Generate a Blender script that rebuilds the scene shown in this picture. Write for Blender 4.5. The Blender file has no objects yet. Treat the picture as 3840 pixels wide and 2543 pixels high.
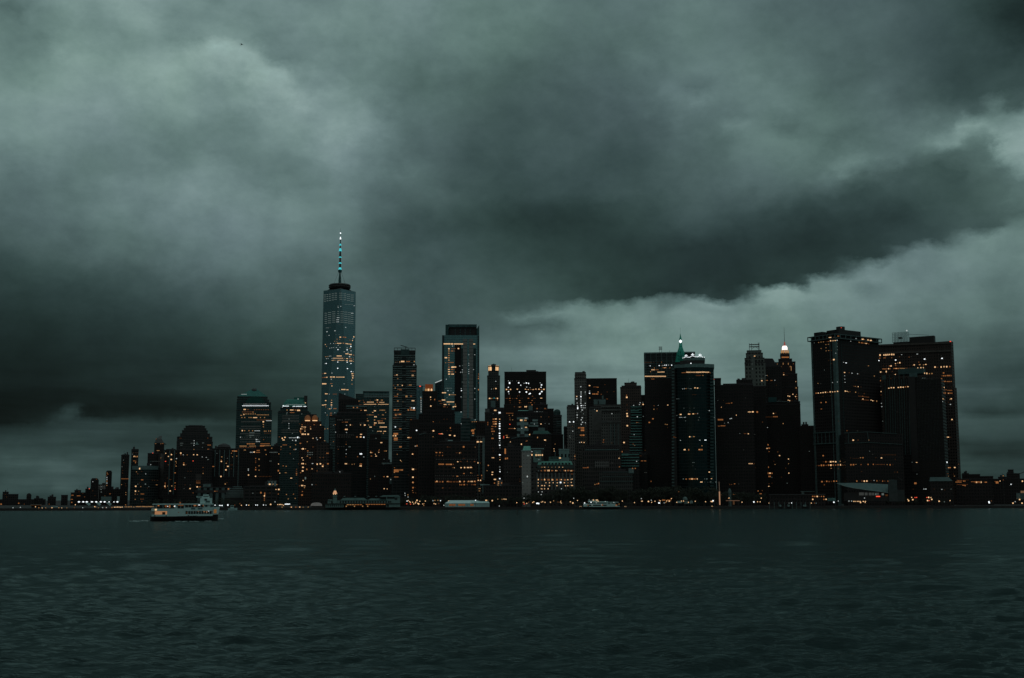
import bpy, math, random
import numpy as np
from mathutils import Vector, Matrix
from mathutils.bvhtree import BVHTree
R = math.radians
sc = bpy.context.scene
COL = sc.collection

# ------------------------------------------------------------ camera
FPX = 4644.0            # focal length in pixels of a 3840 px wide frame
CAM_H = 11.0
PITCH = math.atan(599.5 / FPX)
ROLL = 0.0026
fwd = Vector((0, math.cos(PITCH), math.sin(PITCH)))
up0 = Vector((0, -math.sin(PITCH), math.cos(PITCH)))
rt0 = Vector((1, 0, 0))
rt = rt0 * math.cos(ROLL) - up0 * math.sin(ROLL)
rt = rt0 * math.cos(ROLL) + up0 * math.sin(ROLL) * -1
up = up0 * math.cos(ROLL) + rt0 * math.sin(ROLL)
cd = bpy.data.cameras.new('camera')
cam = bpy.data.objects.new('camera', cd)
COL.objects.link(cam)
cd.sensor_width = 36.0
cd.lens = FPX / 3840 * 36
cd.clip_start = 0.5
cd.clip_end = 30000
m = Matrix((( rt.x, up.x, -fwd.x, 0), (rt.y, up.y, -fwd.y, 0), (rt.z, up.z, -fwd.z, CAM_H), (0, 0, 0, 1)))
cam.matrix_world = m
sc.camera = cam
CP = Vector((0, 0, CAM_H))

def ray(px, py):
    return fwd * FPX + rt * (px - 1920) - up * (py - 1271.5)

# ------------------------------------------------------------ render / view
sc.view_settings.view_transform = 'Standard'
sc.view_settings.look = 'None'
sc.view_settings.exposure = 0.0
sc.view_settings.gamma = 1.0
sc.render.engine = 'CYCLES'
sc.cycles.use_denoising = True
sc.cycles.max_bounces = 5
sc.cycles.diffuse_bounces = 3
sc.cycles.glossy_bounces = 3
sc.cycles.sample_clamp_indirect = 0.35

def lin(v):
    v = v / 255.0
    return v / 12.92 if v <= 0.04045 else ((v + 0.055) / 1.055) ** 2.4

# ------------------------------------------------------------ world: Nishita dusk sky behind a storm-cloud deck
GX = [256 * i for i in range(16)]
GY = [0, 120, 240, 360, 480, 600, 720, 840, 960, 1080, 1140, 1200, 1320, 1440, 1540, 1590, 1680, 1800, 1900]
GV = """125 145 150 138 142 132 130 128 122 124 118 108 100 92 78 52
130 142 148 135 142 140 125 122 115 112 112 108 100 90 75 56
132 148 155 164 138 128 112 110 105 104 112 115 102 92 78 70
138 145 148 148 166 132 108 100 95 96 106 118 104 95 82 76
135 132 132 130 138 150 105 92 88 90 104 115 112 108 118 150
118 125 122 122 120 138 105 88 84 78 95 110 118 112 100 158
112 118 128 140 116 122 98 82 76 80 88 96 92 84 84 96
98 112 122 124 126 110 86 70 60 64 76 66 58 60 80 100
80 92 105 112 112 105 88 78 64 56 50 48 50 70 118 122
60 68 78 88 98 98 88 82 74 58 52 56 100 122 122 116
52 58 68 78 90 94 86 80 76 78 72 108 128 124 118 112
44 48 58 68 82 90 84 82 98 126 140 136 126 120 112 105
32 36 45 54 66 78 82 118 134 138 134 126 118 108 92 80
26 28 36 44 54 66 76 108 126 130 126 120 112 100 80 72
24 34 32 36 46 60 70 92 104 106 110 108 102 92 82 78
50 60 58 54 52 60 68 84 94 98 104 104 98 86 72 68
66 68 64 66 68 70 72 80 88 92 96 98 92 78 58 54
72 76 72 74 74 72 72 78 82 86 88 90 84 76 68 62
58 62 62 64 64 64 66 70 74 78 80 82 76 70 64 60"""
GV = np.array([[float(t) for t in r.split()] for r in GV.splitlines()])

def samp(px, py):
    px = min(max(px, 0), 3840); py = min(max(py, 0), 1900)
    ix = min(int(px / 256), 14); fx = px / 256 - ix
    iy = max(i for i in range(len(GY) - 1) if GY[i] <= py)
    fy = (py - GY[iy]) / (GY[iy + 1] - GY[iy])
    a = GV[iy, ix] * (1 - fx) + GV[iy, ix + 1] * fx
    b = GV[iy + 1, ix] * (1 - fx) + GV[iy + 1, ix + 1] * fx
    v = a * (1 - fy) + b * fy
    def lerp1(pts, x):
        if x <= pts[0][0]: return pts[0][1]
        for (xa, ya), (xb, yb) in zip(pts[:-1], pts[1:]):
            if x <= xb: return ya + (yb - ya) * (x - xa) / (xb - xa)
        return pts[-1][1]
    # underside of the big dark cloud on the right
    yb = lerp1([(1500, 1225), (1900, 1168), (2108, 1151), (2430, 1137), (2757, 1119), (2950, 1080), (3081, 1042), (3405, 957), (3840, 845)], px)
    dk = lerp1([(1700, 88), (1900, 80), (2300, 58), (2560, 50), (2816, 46), (3072, 47), (3328, 58), (3584, 74), (3840, 92)], px)
    br = lerp1([(1700, 84), (1900, 108), (2108, 134), (2430, 150), (2757, 148), (3081, 142), (3405, 130), (3840, 130)], px)
    wt = min(1, max(0, (px - 1600) / 350)); dd = py - yb; Wd = 150
    if abs(dd) < Wd:
        k = wt * (1 - abs(dd) / Wd); e = min(1, max(0, dd / 34 + .5)); v = v * (1 - k) + (dk * (1 - e) + br * e) * k
    # underside of the low dark bank on the left
    yb = lerp1([(0, 1592), (150, 1580), (250, 1545), (310, 1522), (345, 1535), (385, 1578), (512, 1570), (700, 1576), (880, 1574), (1100, 1568)], px)
    dk = lerp1([(0, 22), (300, 32), (400, 30), (880, 32), (1200, 50)], px)
    br = lerp1([(0, 46), (200, 56), (310, 66), (420, 60), (600, 54), (880, 54), (1200, 62)], px)
    wt = min(1, max(0, (1300 - px) / 300)); dd = py - yb; Wd = 75
    if abs(dd) < Wd:
        k = wt * (1 - abs(dd) / Wd); e = min(1, max(0, dd / 26 + .5)); v = v * (1 - k) + (dk * (1 - e) + br * e) * k
    return v

# single cloud features: centre, radii, tilt, strength
FT = [tuple(float(q) for q in t.split(',')) for t in """867,233,230,42,12,14 976,271,95,36,25,16 1057,336,150,42,25,10 1084,240,115,50,35,-14 759,141,160,42,5,-10 894,331,110,24,3,-11 813,369,130,38,0,-6
786,650,95,26,8,13 1003,753,130,42,15,14 434,683,120,32,0,8 1138,623,130,75,0,-10 108,650,180,55,0,-10 920,490,150,75,0,-8 135,152,130,55,0,-12 217,233,75,34,0,9 596,43,120,48,30,-14 460,32,90,40,0,8 30,10,120,45,0,-24
1280,380,120,48,20,12 1361,488,130,55,0,8 1388,623,160,48,0,6 2500,336,75,42,0,14 2554,434,60,38,20,10 2418,190,110,36,-20,7 1930,347,160,80,0,-6 2200,813,260,50,0,-9
2630,369,58,34,0,16 2766,466,60,22,0,14 2630,303,75,18,0,-12 2777,385,50,34,0,-11 2804,325,60,28,-20,9 2967,347,160,100,0,8 2983,466,62,24,-5,-15 3200,520,80,36,0,-17 3004,548,65,20,-8,10 3102,477,75,20,0,10 3210,629,45,24,0,16
3351,591,75,22,-10,26 3482,542,55,20,-10,22 3601,512,75,28,-25,32 3688,423,85,24,-35,26 3790,488,110,70,0,22 3807,615,60,42,0,14 3671,545,30,40,0,-34 3725,600,65,38,35,-24 3563,645,200,46,0,-16 3455,282,200,70,0,-6 3807,54,130,95,0,-14 3823,748,90,30,-15,14 3183,732,140,40,0,-12
1920,1176,65,14,-5,12 2120,1160,90,18,-5,16 1974,1214,95,26,-8,-18 2093,1203,110,15,-8,-14 2489,1160,24,34,0,-34 2310,1149,150,13,0,14 2364,1252,110,13,0,-8 1844,1272,60,13,0,-12 2755,1124,42,24,0,-20 2940,1118,70,22,-8,14 3254,1098,30,14,0,-28 3183,1071,110,15,-12,10 2695,1140,60,15,0,12
3807,865,70,18,-25,12 3753,1093,95,60,0,-13 3780,1353,95,24,0,-17 3725,1548,120,16,0,-20 3753,1478,100,16,0,9 3807,1320,60,16,0,9 3740,1697,110,18,0,-14 3635,1660,120,12,0,-10 3660,1730,100,14,0,7
298,1530,70,30,-15,8 369,1555,32,24,30,-12 488,1576,160,10,0,9 705,1580,140,10,0,9 705,1472,140,24,0,8 651,1526,200,28,0,-6 380,1412,110,24,0,5
60,1742,120,11,0,17 240,1750,110,11,0,16 100,1700,95,12,0,11 380,1712,100,12,0,12 150,1725,90,8,0,-9 300,1690,110,10,0,-8 300,1822,45,16,-20,9 400,1772,80,11,0,-8 120,1800,110,14,0,4 520,1660,200,14,0,-6 600,1640,160,12,0,5""".split()]
FT = [(a, b, c, d, math.cos(R(e)), math.sin(R(e)), g) for a, b, c, d, e, g in FT]
def samp2(px, py):
    v = samp(px, py)
    for cx, cy, rx, ry, co, si, g in FT:
        dx, dy = px - cx, py - cy
        if abs(dx) > 3 * rx + ry * 3 or abs(dy) > 3 * ry + rx * 3: continue
        a, b = (dx * co + dy * si) / rx, (-dx * si + dy * co) / ry
        v += g * math.exp(-(a * a + b * b) * .8)
    return max(v, 12)

def pix_of(az, el):
    d = Vector((math.sin(az) * math.cos(el), math.cos(az) * math.cos(el), math.sin(el)))
    k = FPX / d.dot(fwd)
    return 1920 + d.dot(rt) * k, 1271.5 - d.dot(up) * k

SUN_EL, SUN_AZ = R(4.0), R(-150.0)      # low sun, hidden by the clouds behind and left of the camera
w = bpy.data.worlds.new('World')
sc.world = w
w.use_nodes = True
nt = w.node_tree
nt.nodes.clear()
N = nt.nodes.new
L = nt.links.new
def mth(op, a, b=None, c=None, cl=False, tree=None):
    n = (tree or nt).nodes.new('ShaderNodeMath'); n.operation = op; n.use_clamp = cl
    for i, v in enumerate((a, b, c)):
        if v is None: continue
        if isinstance(v, (int, float)): n.inputs[i].default_value = v
        else: (tree or nt).links.new(v, n.inputs[i])
    return n.outputs[0]
tc = N('ShaderNodeTexCoord')
sep = N('ShaderNodeSeparateXYZ'); L(tc.outputs['Generated'], sep.inputs[0])
# noise that bends and feathers the clouds (3-D noise over the direction, flattened vertically)
mp = N('ShaderNodeMapping'); mp.inputs['Scale'].default_value = (1, 1, 1.3)
L(tc.outputs['Generated'], mp.inputs[0])
nz = N('ShaderNodeTexNoise'); nz.inputs['Scale'].default_value = 7.5; nz.inputs['Detail'].default_value = 7; nz.inputs['Roughness'].default_value = 0.52
L(mp.outputs[0], nz.inputs['Vector'])
sn = N('ShaderNodeSeparateColor'); L(nz.outputs['Color'], sn.inputs[0])
nz2 = N('ShaderNodeTexNoise'); nz2.inputs['Scale'].default_value = 26; nz2.inputs['Detail'].default_value = 8; nz2.inputs['Roughness'].default_value = 0.62
mp2 = N('ShaderNodeMapping'); mp2.inputs['Scale'].default_value = (1, 1, 1.5); mp2.inputs['Rotation'].default_value = (0, R(5), 0)
L(tc.outputs['Generated'], mp2.inputs[0]); L(mp2.outputs[0], nz2.inputs['Vector'])
sn2 = N('ShaderNodeSeparateColor'); L(nz2.outputs['Color'], sn2.inputs[0])
hor = mth('SQRT', mth('ADD', mth('MULTIPLY', sep.outputs[0], sep.outputs[0]), mth('MULTIPLY', sep.outputs[1], sep.outputs[1])))
az = mth('ARCTAN2', sep.outputs[0], sep.outputs[1])
el = mth('ARCTAN2', sep.outputs[2], hor)
WA, WE = R(3.2), R(1.8)
# the bending fades near the horizon, where the cloud bands lie flat and thin
elf = mth('MULTIPLY_ADD', el, 3.2, 0.18, cl=True)
azw = mth('ADD', az, mth('ADD', mth('MULTIPLY', mth('SUBTRACT', sn.outputs[0], 0.5), WA), mth('MULTIPLY', mth('SUBTRACT', sn2.outputs[0], 0.5), WA * 0.8)))
elw = mth('ADD', el, mth('MULTIPLY', elf, mth('ADD', mth('MULTIPLY', mth('SUBTRACT', sn.outputs[1], 0.5), WE), mth('MULTIPLY', mth('SUBTRACT', sn2.outputs[1], 0.5), WE * 1.15))))
AZ0, AZ1 = R(-27), R(27)
azf = mth('DIVIDE', mth('SUBTRACT', azw, AZ0), AZ1 - AZ0, cl=True)
els = [-0.6, 0.5, 1.0, 1.5, 1.9, 2.3, 2.7, 3.05, 3.35, 3.65, 3.95, 4.3, 4.8, 5.4, 6.1, 6.9, 7.6, 8.1, 8.5, 8.85, 9.2, 9.6, 10.1, 10.6, 11.1, 11.6, 12.1, 12.6] + [13.3 + .7 * i for i in range(14)]
prev = None
NS = 64
for k, e in enumerate(els):
    fc = N('ShaderNodeFloatCurve'); cv = fc.mapping.curves[0]
    for i in range(NS):
        f = i / (NS - 1)
        v = lin(samp2(*pix_of(AZ0 + (AZ1 - AZ0) * f, R(max(e, 0.0))))) * 2
        if i == 0: cv.points[0].location = (0, v)
        elif i == NS - 1: cv.points[-1].location = (1, v)
        else: cv.points.new(f, v)
    fc.mapping.update()
    L(azf, fc.inputs['Value'])
    if prev is None:
        prev = fc.outputs[0]
    else:
        t_ = mth('DIVIDE', mth('SUBTRACT', elw, R(els[k - 1])), R(e) - R(els[k - 1]), cl=True)
        mx = N('ShaderNodeMix'); mx.data_type = 'FLOAT'
        L(t_, mx.inputs[0]); L(prev, mx.inputs[2]); L(fc.outputs[0], mx.inputs[3])
        prev = mx.outputs[0]
prev = mth('MULTIPLY', prev, 0.5)
# unseen deck, shaped for the glass reflections: brighter overhead and to the right
amb = N('ShaderNodeMapRange'); amb.interpolation_type = 'SMOOTHSTEP'; L(el, amb.inputs['Value'])
amb.inputs['From Min'].default_value = R(-2); amb.inputs['From Max'].default_value = R(55)
amb.inputs['To Min'].default_value = 0.035; amb.inputs['To Max'].default_value = 0.24
ambn = mth('MULTIPLY', mth('MULTIPLY', amb.outputs[0], mth('MULTIPLY_ADD', mth('SINE', az), 0.38, 1.0)), mth('MULTIPLY_ADD', sn.outputs[2], 0.9, 0.55))
fa = N('ShaderNodeMapRange'); fa.interpolation_type = 'SMOOTHSTEP'; L(mth('ABSOLUTE', az), fa.inputs['Value'])
fa.inputs['From Min'].default_value = R(27); fa.inputs['From Max'].default_value = R(60)
fe = N('ShaderNodeMapRange'); fe.interpolation_type = 'SMOOTHSTEP'; L(el, fe.inputs['Value'])
fe.inputs['From Min'].default_value = R(28); fe.inputs['From Max'].default_value = R(60)
fo = mth('MAXIMUM', fa.outputs[0], fe.outputs[0])
mx = N('ShaderNodeMix'); mx.data_type = 'FLOAT'
L(fo, mx.inputs[0]); L(prev, mx.inputs[2]); L(ambn, mx.inputs[3])
# ragged billows higher up, thin flat layers near the horizon
nz3 = N('ShaderNodeTexNoise'); nz3.inputs['Scale'].default_value = 10; nz3.inputs['Detail'].default_value = 8; nz3.inputs['Roughness'].default_value = 0.6; nz3.inputs['Distortion'].default_value = 0.0
mp3 = N('ShaderNodeMapping'); mp3.inputs['Scale'].default_value = (1, 1, 1.25); mp3.inputs['Rotation'].default_value = (0, R(14), 0)
L(tc.outputs['Generated'], mp3.inputs[0]); L(mp3.outputs[0], nz3.inputs['Vector'])
b3 = N('ShaderNodeMapRange'); b3.interpolation_type = 'SMOOTHSTEP'; L(nz3.outputs['Fac'], b3.inputs['Value'])
b3.inputs['From Min'].default_value = .34; b3.inputs['From Max'].default_value = .68; b3.inputs['To Min'].default_value = -.5; b3.inputs['To Max'].default_value = .5
nz4 = N('ShaderNodeTexNoise'); nz4.inputs['Scale'].default_value = 5; nz4.inputs['Detail'].default_value = 7; nz4.inputs['Roughness'].default_value = 0.55; nz4.inputs['Distortion'].default_value = 0.0
mp4 = N('ShaderNodeMapping'); mp4.inputs['Scale'].default_value = (1, 1, 11); mp4.inputs['Rotation'].default_value = (0, R(-1.5), 0)
L(tc.outputs['Generated'], mp4.inputs[0]); L(mp4.outputs[0], nz4.inputs['Vector'])
b4 = N('ShaderNodeMapRange'); b4.interpolation_type = 'SMOOTHSTEP'; L(nz4.outputs['Fac'], b4.inputs['Value'])
b4.inputs['From Min'].default_value = .35; b4.inputs['From Max'].default_value = .65; b4.inputs['To Min'].default_value = -.5; b4.inputs['To Max'].default_value = .5
hi = N('ShaderNodeMapRange'); hi.interpolation_type = 'SMOOTHSTEP'; L(el, hi.inputs['Value'])
hi.inputs['From Min'].default_value = R(3.5); hi.inputs['From Max'].default_value = R(8.5)
tex = mth('ADD', mth('MULTIPLY', mth('MULTIPLY', b3.outputs[0], hi.outputs[0]), 0.26), mth('MULTIPLY', mth('MULTIPLY', b4.outputs[0], mth('SUBTRACT', 1.0, hi.outputs[0])), 0.44))
lum = mth('MULTIPLY', mx.outputs[0], mth('ADD', mth('MULTIPLY_ADD', sn2.outputs[2], 0.60, 0.67), tex))
# tint: teal shadows, paler blue-grey highlights, with drifting green / blue patches
tr = N('ShaderNodeValToRGB'); L(lum, tr.inputs[0])
tr.color_ramp.elements[0].position = 0.0; tr.color_ramp.elements[0].color = (0.50, 1.03, 0.98, 1)
tr.color_ramp.elements[1].position = 0.34; tr.color_ramp.elements[1].color = (0.72, 1.02, 0.97, 1)
q = tr.color_ramp.elements.new(0.10); q.color = (0.60, 1.0, 0.968, 1)
hs = N('ShaderNodeMix'); hs.data_type = 'RGBA'; 
L(mth('MULTIPLY_ADD', mth('SUBTRACT', sn.outputs[2], 0.5), 2.2, 0.45, cl=True), hs.inputs[0])
hs.inputs[6].default_value = (0.97, 1.01, 0.965, 1); hs.inputs[7].default_value = (1.03, 0.985, 1.07, 1)
tm = N('ShaderNodeMix'); tm.data_type = 'RGBA'; tm.blend_type = 'MULTIPLY'; tm.inputs[0].default_value = 1
L(tr.outputs[0], tm.inputs[6]); L(hs.outputs[2], tm.inputs[7])
cm = N('ShaderNodeMix'); cm.data_type = 'RGBA'; cm.blend_type = 'MULTIPLY'; cm.inputs[0].default_value = 1
L(tm.outputs[2], cm.inputs[6]); L(lum, cm.inputs[7])
sky = N('ShaderNodeTexSky'); sky.sky_type = 'NISHITA'; sky.sun_disc = False
sky.sun_elevation = SUN_EL; sky.sun_rotation = SUN_AZ
bg1 = N('ShaderNodeBackground'); L(sky.outputs[0], bg1.inputs[0]); bg1.inputs[1].default_value = 0.05
bg2 = N('ShaderNodeBackground'); L(cm.outputs[2], bg2.inputs[0]); bg2.inputs[1].default_value = 1.0
ms = N('ShaderNodeMixShader'); ms.inputs[0].default_value = 0.985
L(bg1.outputs[0], ms.inputs[1]); L(bg2.outputs[0], ms.inputs[2])
wo = N('ShaderNodeOutputWorld'); L(ms.outputs[0], wo.inputs[0])

# the sun itself is hidden by the clouds: a very weak, very wide lamp from the same side
sl = bpy.data.lights.new('sun', 'SUN'); sl.energy = 0.04; sl.angle = R(40); sl.color = (0.9, 0.97, 1.0)
so = bpy.data.objects.new('sun', sl); COL.objects.link(so)
so.rotation_euler = (R(90 - 28), 0, -SUN_AZ + R(180) - R(180) + R(0))
sd = Vector((math.sin(SUN_AZ) * math.cos(R(28)), math.cos(SUN_AZ) * math.cos(R(28)), math.sin(R(28))))
so.rotation_euler = sd.to_track_quat('Z', 'Y').to_euler()

# ------------------------------------------------------------ helpers
def tag(o, label=None, cat=None, group=None, kind=None):
    if label: o['label'] = label
    if cat: o['category'] = cat
    if group: o['group'] = group
    if kind: o['kind'] = kind
    return o

def empty(name, loc, rz=0):
    o = bpy.data.objects.new(name, None); COL.objects.link(o)
    o.empty_display_size = 5
    o.location = loc; o.rotation_euler = (0, 0, rz)
    return o

class MB:
    def __init__(s): s.v = []; s.f = []
    def poly(s, pts):
        b = len(s.v); s.v += [tuple(p) for p in pts]; s.f.append(tuple(range(b, b + len(pts))))
    def loft(s, rings, cap=True):
        n = len(rings[0]); b = len(s.v)
        for r in rings: s.v += [tuple(p) for p in r]
        for k in range(len(rings) - 1):
            for i in range(n):
                j = (i + 1) % n
                s.f.append((b + k * n + i, b + k * n + j, b + (k + 1) * n + j, b + (k + 1) * n + i))
        if cap:
            s.f.append(tuple(b + i for i in reversed(range(n))))
            s.f.append(tuple(b + (len(rings) - 1) * n + i for i in range(n)))
        return s
    def prism(s, pts, z0, z1):
        return s.loft([[(x, y, z0) for x, y in pts], [(x, y, z1) for x, y in pts]])
    def box(s, x0, x1, y0, y1, z0, z1):
        return s.prism([(x0, y0), (x1, y0), (x1, y1), (x0, y1)], z0, z1)
    def frustum(s, a, z0, b, z1):
        return s.loft([[(x, y, z0) for x, y in a], [(x, y, z1) for x, y in b]])
    def cyl(s, x, y, z0, z1, r0, r1=None, n=10):
        r1 = r0 if r1 is None else r1
        return s.loft([[(x + math.cos(t) * r, y + math.sin(t) * r, z) for t in [2 * math.pi * i / n for i in range(n)]] for r, z in ((r0, z0), (r1, z1))])
    def lathe(s, x, y, prof, n=16):
        return s.loft([[(x + math.cos(t) * r, y + math.sin(t) * r, z) for t in [2 * math.pi * i / n for i in range(n)]] for r, z in prof])
    def bar(s, a, b, r=0.15, n=4):
        a = Vector(a); b = Vector(b); d = (b - a).normalized()
        x = d.cross(Vector((0, 0, 1)));
        if x.length < 1e-3: x = Vector((1, 0, 0))
        x.normalize(); y = d.cross(x)
        return s.loft([[p + x * math.cos(t) * r + y * math.sin(t) * r for t in [2 * math.pi * (i + .5) / n for i in range(n)]] for p in (a, b)])
    def build(s, name, mat, parent=None, smooth=False):
        me = bpy.data.meshes.new(name); me.from_pydata(s.v, [], s.f)
        if mat: me.materials.append(mat)
        if smooth: me.polygons.foreach_set('use_smooth', [True] * len(me.polygons))
        me.update()
        o = bpy.data.objects.new(name, me); COL.objects.link(o)
        if parent: o.parent = parent
        return o

def sq(x0, x1, y0, y1): return [(x0, y0), (x1, y0), (x1, y1), (x0, y1)]
# ------------------------------------------------------------ water: a real wavy surface
def water():
    rng = np.random.default_rng(5)
    comps = []
    for lam, a, n in ((28, .09, 5), (16, .07, 8), (9.5, .085, 10), (6, .078, 14), (3.8, .056, 20), (2.4, .034, 24), (1.5, .017, 24)):
        for _ in range(n):
            l = lam * rng.uniform(.75, 1.3); th = rng.normal(0.10, .38) + math.pi / 2
            comps.append((2 * math.pi / l, th, a * rng.uniform(.6, 1.2) / math.sqrt(n) * 1.5, rng.uniform(0, 6.28), l))
    ds = [18.0]
    while ds[-1] < 1330: ds.append(ds[-1] + max(.22, ds[-1] ** 2 / (CAM_H * 1238) * .55) if ds[-1] > 60 else ds[-1] + .8)
    ds = np.array(ds)
    tn = np.concatenate([np.linspace(-1.7, -.5, 40)[:-1], np.linspace(-.5, .5, 1100), np.linspace(.5, 1.7, 40)[1:]])
    D, T = np.meshgrid(ds, tn, indexing='ij')
    X = D * T; Y = D.copy(); Z = np.zeros_like(X)
    row = np.gradient(ds)[:, None]
    # patches of stronger and calmer water
    pat = 1 + .6 * np.sin(X / 47 + 2 * np.sin(Y / 90)) * np.sin(Y / 61 + 1.3 * np.sin(X / 75))
    for k, th, a, ph, l in comps:
        att = np.clip((l / (row + D * .0009) - .75) / 1.5, 0, 1)
        p = k * (X * math.cos(th) + Y * math.sin(th)) + ph + .6 * np.sin(X * k * .13 + ph) 
        s = np.sin(p)
        Z += a * att * (s + .25 * np.cos(2 * p)) * (pat if l < 12 else 1)
    V = np.stack([X, Y, Z], -1).reshape(-1, 3)
    nr, nc = X.shape
    i = np.arange(nr - 1)[:, None] * nc + np.arange(nc - 1)[None, :]
    F = np.stack([i, i + 1, i + nc + 1, i + nc], -1).reshape(-1, 4)
    me = bpy.data.meshes.new('water')
    me.vertices.add(len(V)); me.vertices.foreach_set('co', V.astype(np.float32).ravel())
    me.loops.add(F.size); me.loops.foreach_set('vertex_index', F.astype(np.int32).ravel())
    me.polygons.add(len(F)); me.polygons.foreach_set('loop_start', np.arange(0, F.size, 4, dtype=np.int32))
    me.polygons.foreach_set('use_smooth', np.ones(len(F), dtype=bool))
    me.update(calc_edges=True)
    o = bpy.data.objects.new('water', me); COL.objects.link(o); tag(o, kind='structure')
    mt = bpy.data.materials.new('water'); mt.use_nodes = True
    t = mt.node_tree; b = t.nodes['Principled BSDF']
    b.inputs['Base Color'].default_value = (.002, .006, .006, 1)
    b.inputs['Roughness'].default_value = .16
    b.inputs['IOR'].default_value = 1.33
    b.inputs['Specular IOR Level'].default_value = .42; b.inputs['Specular Tint'].default_value = (.72, .95, .97, 1)
    c = t.nodes.new('ShaderNodeTexCoord')
    prev = None
    # slicks: thin stretched patches where the fine chop dies down and the dark shore is mirrored
    mps = t.nodes.new('ShaderNodeMapping'); mps.inputs['Scale'].default_value = (.20, .52, 1); t.links.new(c.outputs['Object'], mps.inputs[0])
    ns = t.nodes.new('ShaderNodeTexNoise'); ns.inputs['Scale'].default_value = 1.0; ns.inputs['Detail'].default_value = 3; ns.inputs['Roughness'].default_value = .6; t.links.new(mps.outputs[0], ns.inputs['Vector'])
    sl_ = t.nodes.new('ShaderNodeMapRange'); sl_.interpolation_type = 'SMOOTHSTEP'; t.links.new(ns.outputs['Fac'], sl_.inputs['Value'])
    sl_.inputs['From Min'].default_value = .60; sl_.inputs['From Max'].default_value = .68; sl_.inputs['To Min'].default_value = 1.0; sl_.inputs['To Max'].default_value = .12
    for sx, sy, scl, st, dist in ((.45, 1.1, 1.0, 1.0, .42), (.8, 1.5, 3.1, .8, .12)):
        mp = t.nodes.new('ShaderNodeMapping'); mp.inputs['Scale'].default_value = (sx, sy, 1); mp.inputs['Rotation'].default_value = (0, 0, R(12 if scl > 2 else -9))
        t.links.new(c.outputs['Object'], mp.inputs[0])
        n = t.nodes.new('ShaderNodeTexNoise'); n.inputs['Scale'].default_value = scl; n.inputs['Detail'].default_value = 5; n.inputs['Roughness'].default_value = .62
        t.links.new(mp.outputs[0], n.inputs['Vector'])
        bp = t.nodes.new('ShaderNodeBump'); mst = t.nodes.new('ShaderNodeMath'); mst.operation = 'MULTIPLY'; mst.inputs[1].default_value = st; t.links.new(sl_.outputs[0], mst.inputs[0]); t.links.new(mst.outputs[0], bp.inputs['Strength']); bp.inputs['Distance'].default_value = dist
        t.links.new(n.outputs['Fac'], bp.inputs['Height'])
        if prev: t.links.new(prev, bp.inputs['Normal'])
        prev = bp.outputs[0]
    # choppy water hides part of its own mirror: a fresnel-weighted gloss over a dark body
    t.nodes.remove(b)
    gl_ = t.nodes.new('ShaderNodeBsdfGlossy'); gl_.inputs['Roughness'].default_value = .13; gl_.inputs['Color'].default_value = (.80, .97, .97, 1)
    df_ = t.nodes.new('ShaderNodeBsdfDiffuse'); df_.inputs['Color'].default_value = (.022, .034, .034, 1)
    fr_ = t.nodes.new('ShaderNodeFresnel'); fr_.inputs['IOR'].default_value = 1.33
    for n_ in (gl_, df_, fr_): t.links.new(prev, n_.inputs['Normal'])
    mu = t.nodes.new('ShaderNodeMath'); mu.operation = 'MULTIPLY'; mu.inputs[1].default_value = .5; t.links.new(fr_.outputs[0], mu.inputs[0])
    mi = t.nodes.new('ShaderNodeMixShader'); t.links.new(mu.outputs[0], mi.inputs[0]); t.links.new(df_.outputs[0], mi.inputs[1]); t.links.new(gl_.outputs[0], mi.inputs[2])
    t.links.new(mi.outputs[0], t.nodes['Material Output'].inputs[0])
    me.materials.append(mt)
    return o
water()
# ------------------------------------------------------------ materials
def lift(c):
    """dusk-grey masonry is warm in itself: it cancels the teal of the sky light"""
    if max(c) - min(c) > .028: return tuple(v * (1.9 if max(c) < .08 else 1.15) for v in c)
    if max(c) < .065: return (c[0] * 1.9 + .012, c[1] * 1.35 + .008, c[2] * 1.35 + .008)
    return (c[0] * 1.75, c[1] * 1.4, c[2] * 1.38)
def mat_plain(name, rgb, rough=.7, metal=0, noise=.25, nscale=.3, emit=None, es=0):
    if not emit: rgb = lift(rgb)
    m = bpy.data.materials.new(name); m.use_nodes = True
    t = m.node_tree; b = t.nodes['Principled BSDF']
    b.inputs['Roughness'].default_value = rough; b.inputs['Metallic'].default_value = metal
    c = t.nodes.new('ShaderNodeTexCoord'); n = t.nodes.new('ShaderNodeTexNoise')
    n.inputs['Scale'].default_value = nscale; n.inputs['Detail'].default_value = 4
    t.links.new(c.outputs['Object'], n.inputs['Vector'])
    r = t.nodes.new('ShaderNodeValToRGB')
    r.color_ramp.elements[0].position = .3; r.color_ramp.elements[1].position = .7
    r.color_ramp.elements[0].color = tuple(v * (1 - noise) for v in rgb) + (1,)
    r.color_ramp.elements[1].color = tuple(v * (1 + noise * .6) for v in rgb) + (1,)
    t.links.new(n.outputs['Fac'], r.inputs[0]); t.links.new(r.outputs[0], b.inputs['Base Color'])
    if emit:
        b.inputs['Emission Color'].default_value = emit + (1,); b.inputs['Emission Strength'].default_value = es
        m.cycles.emission_sampling = 'NONE'
    return m

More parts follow.
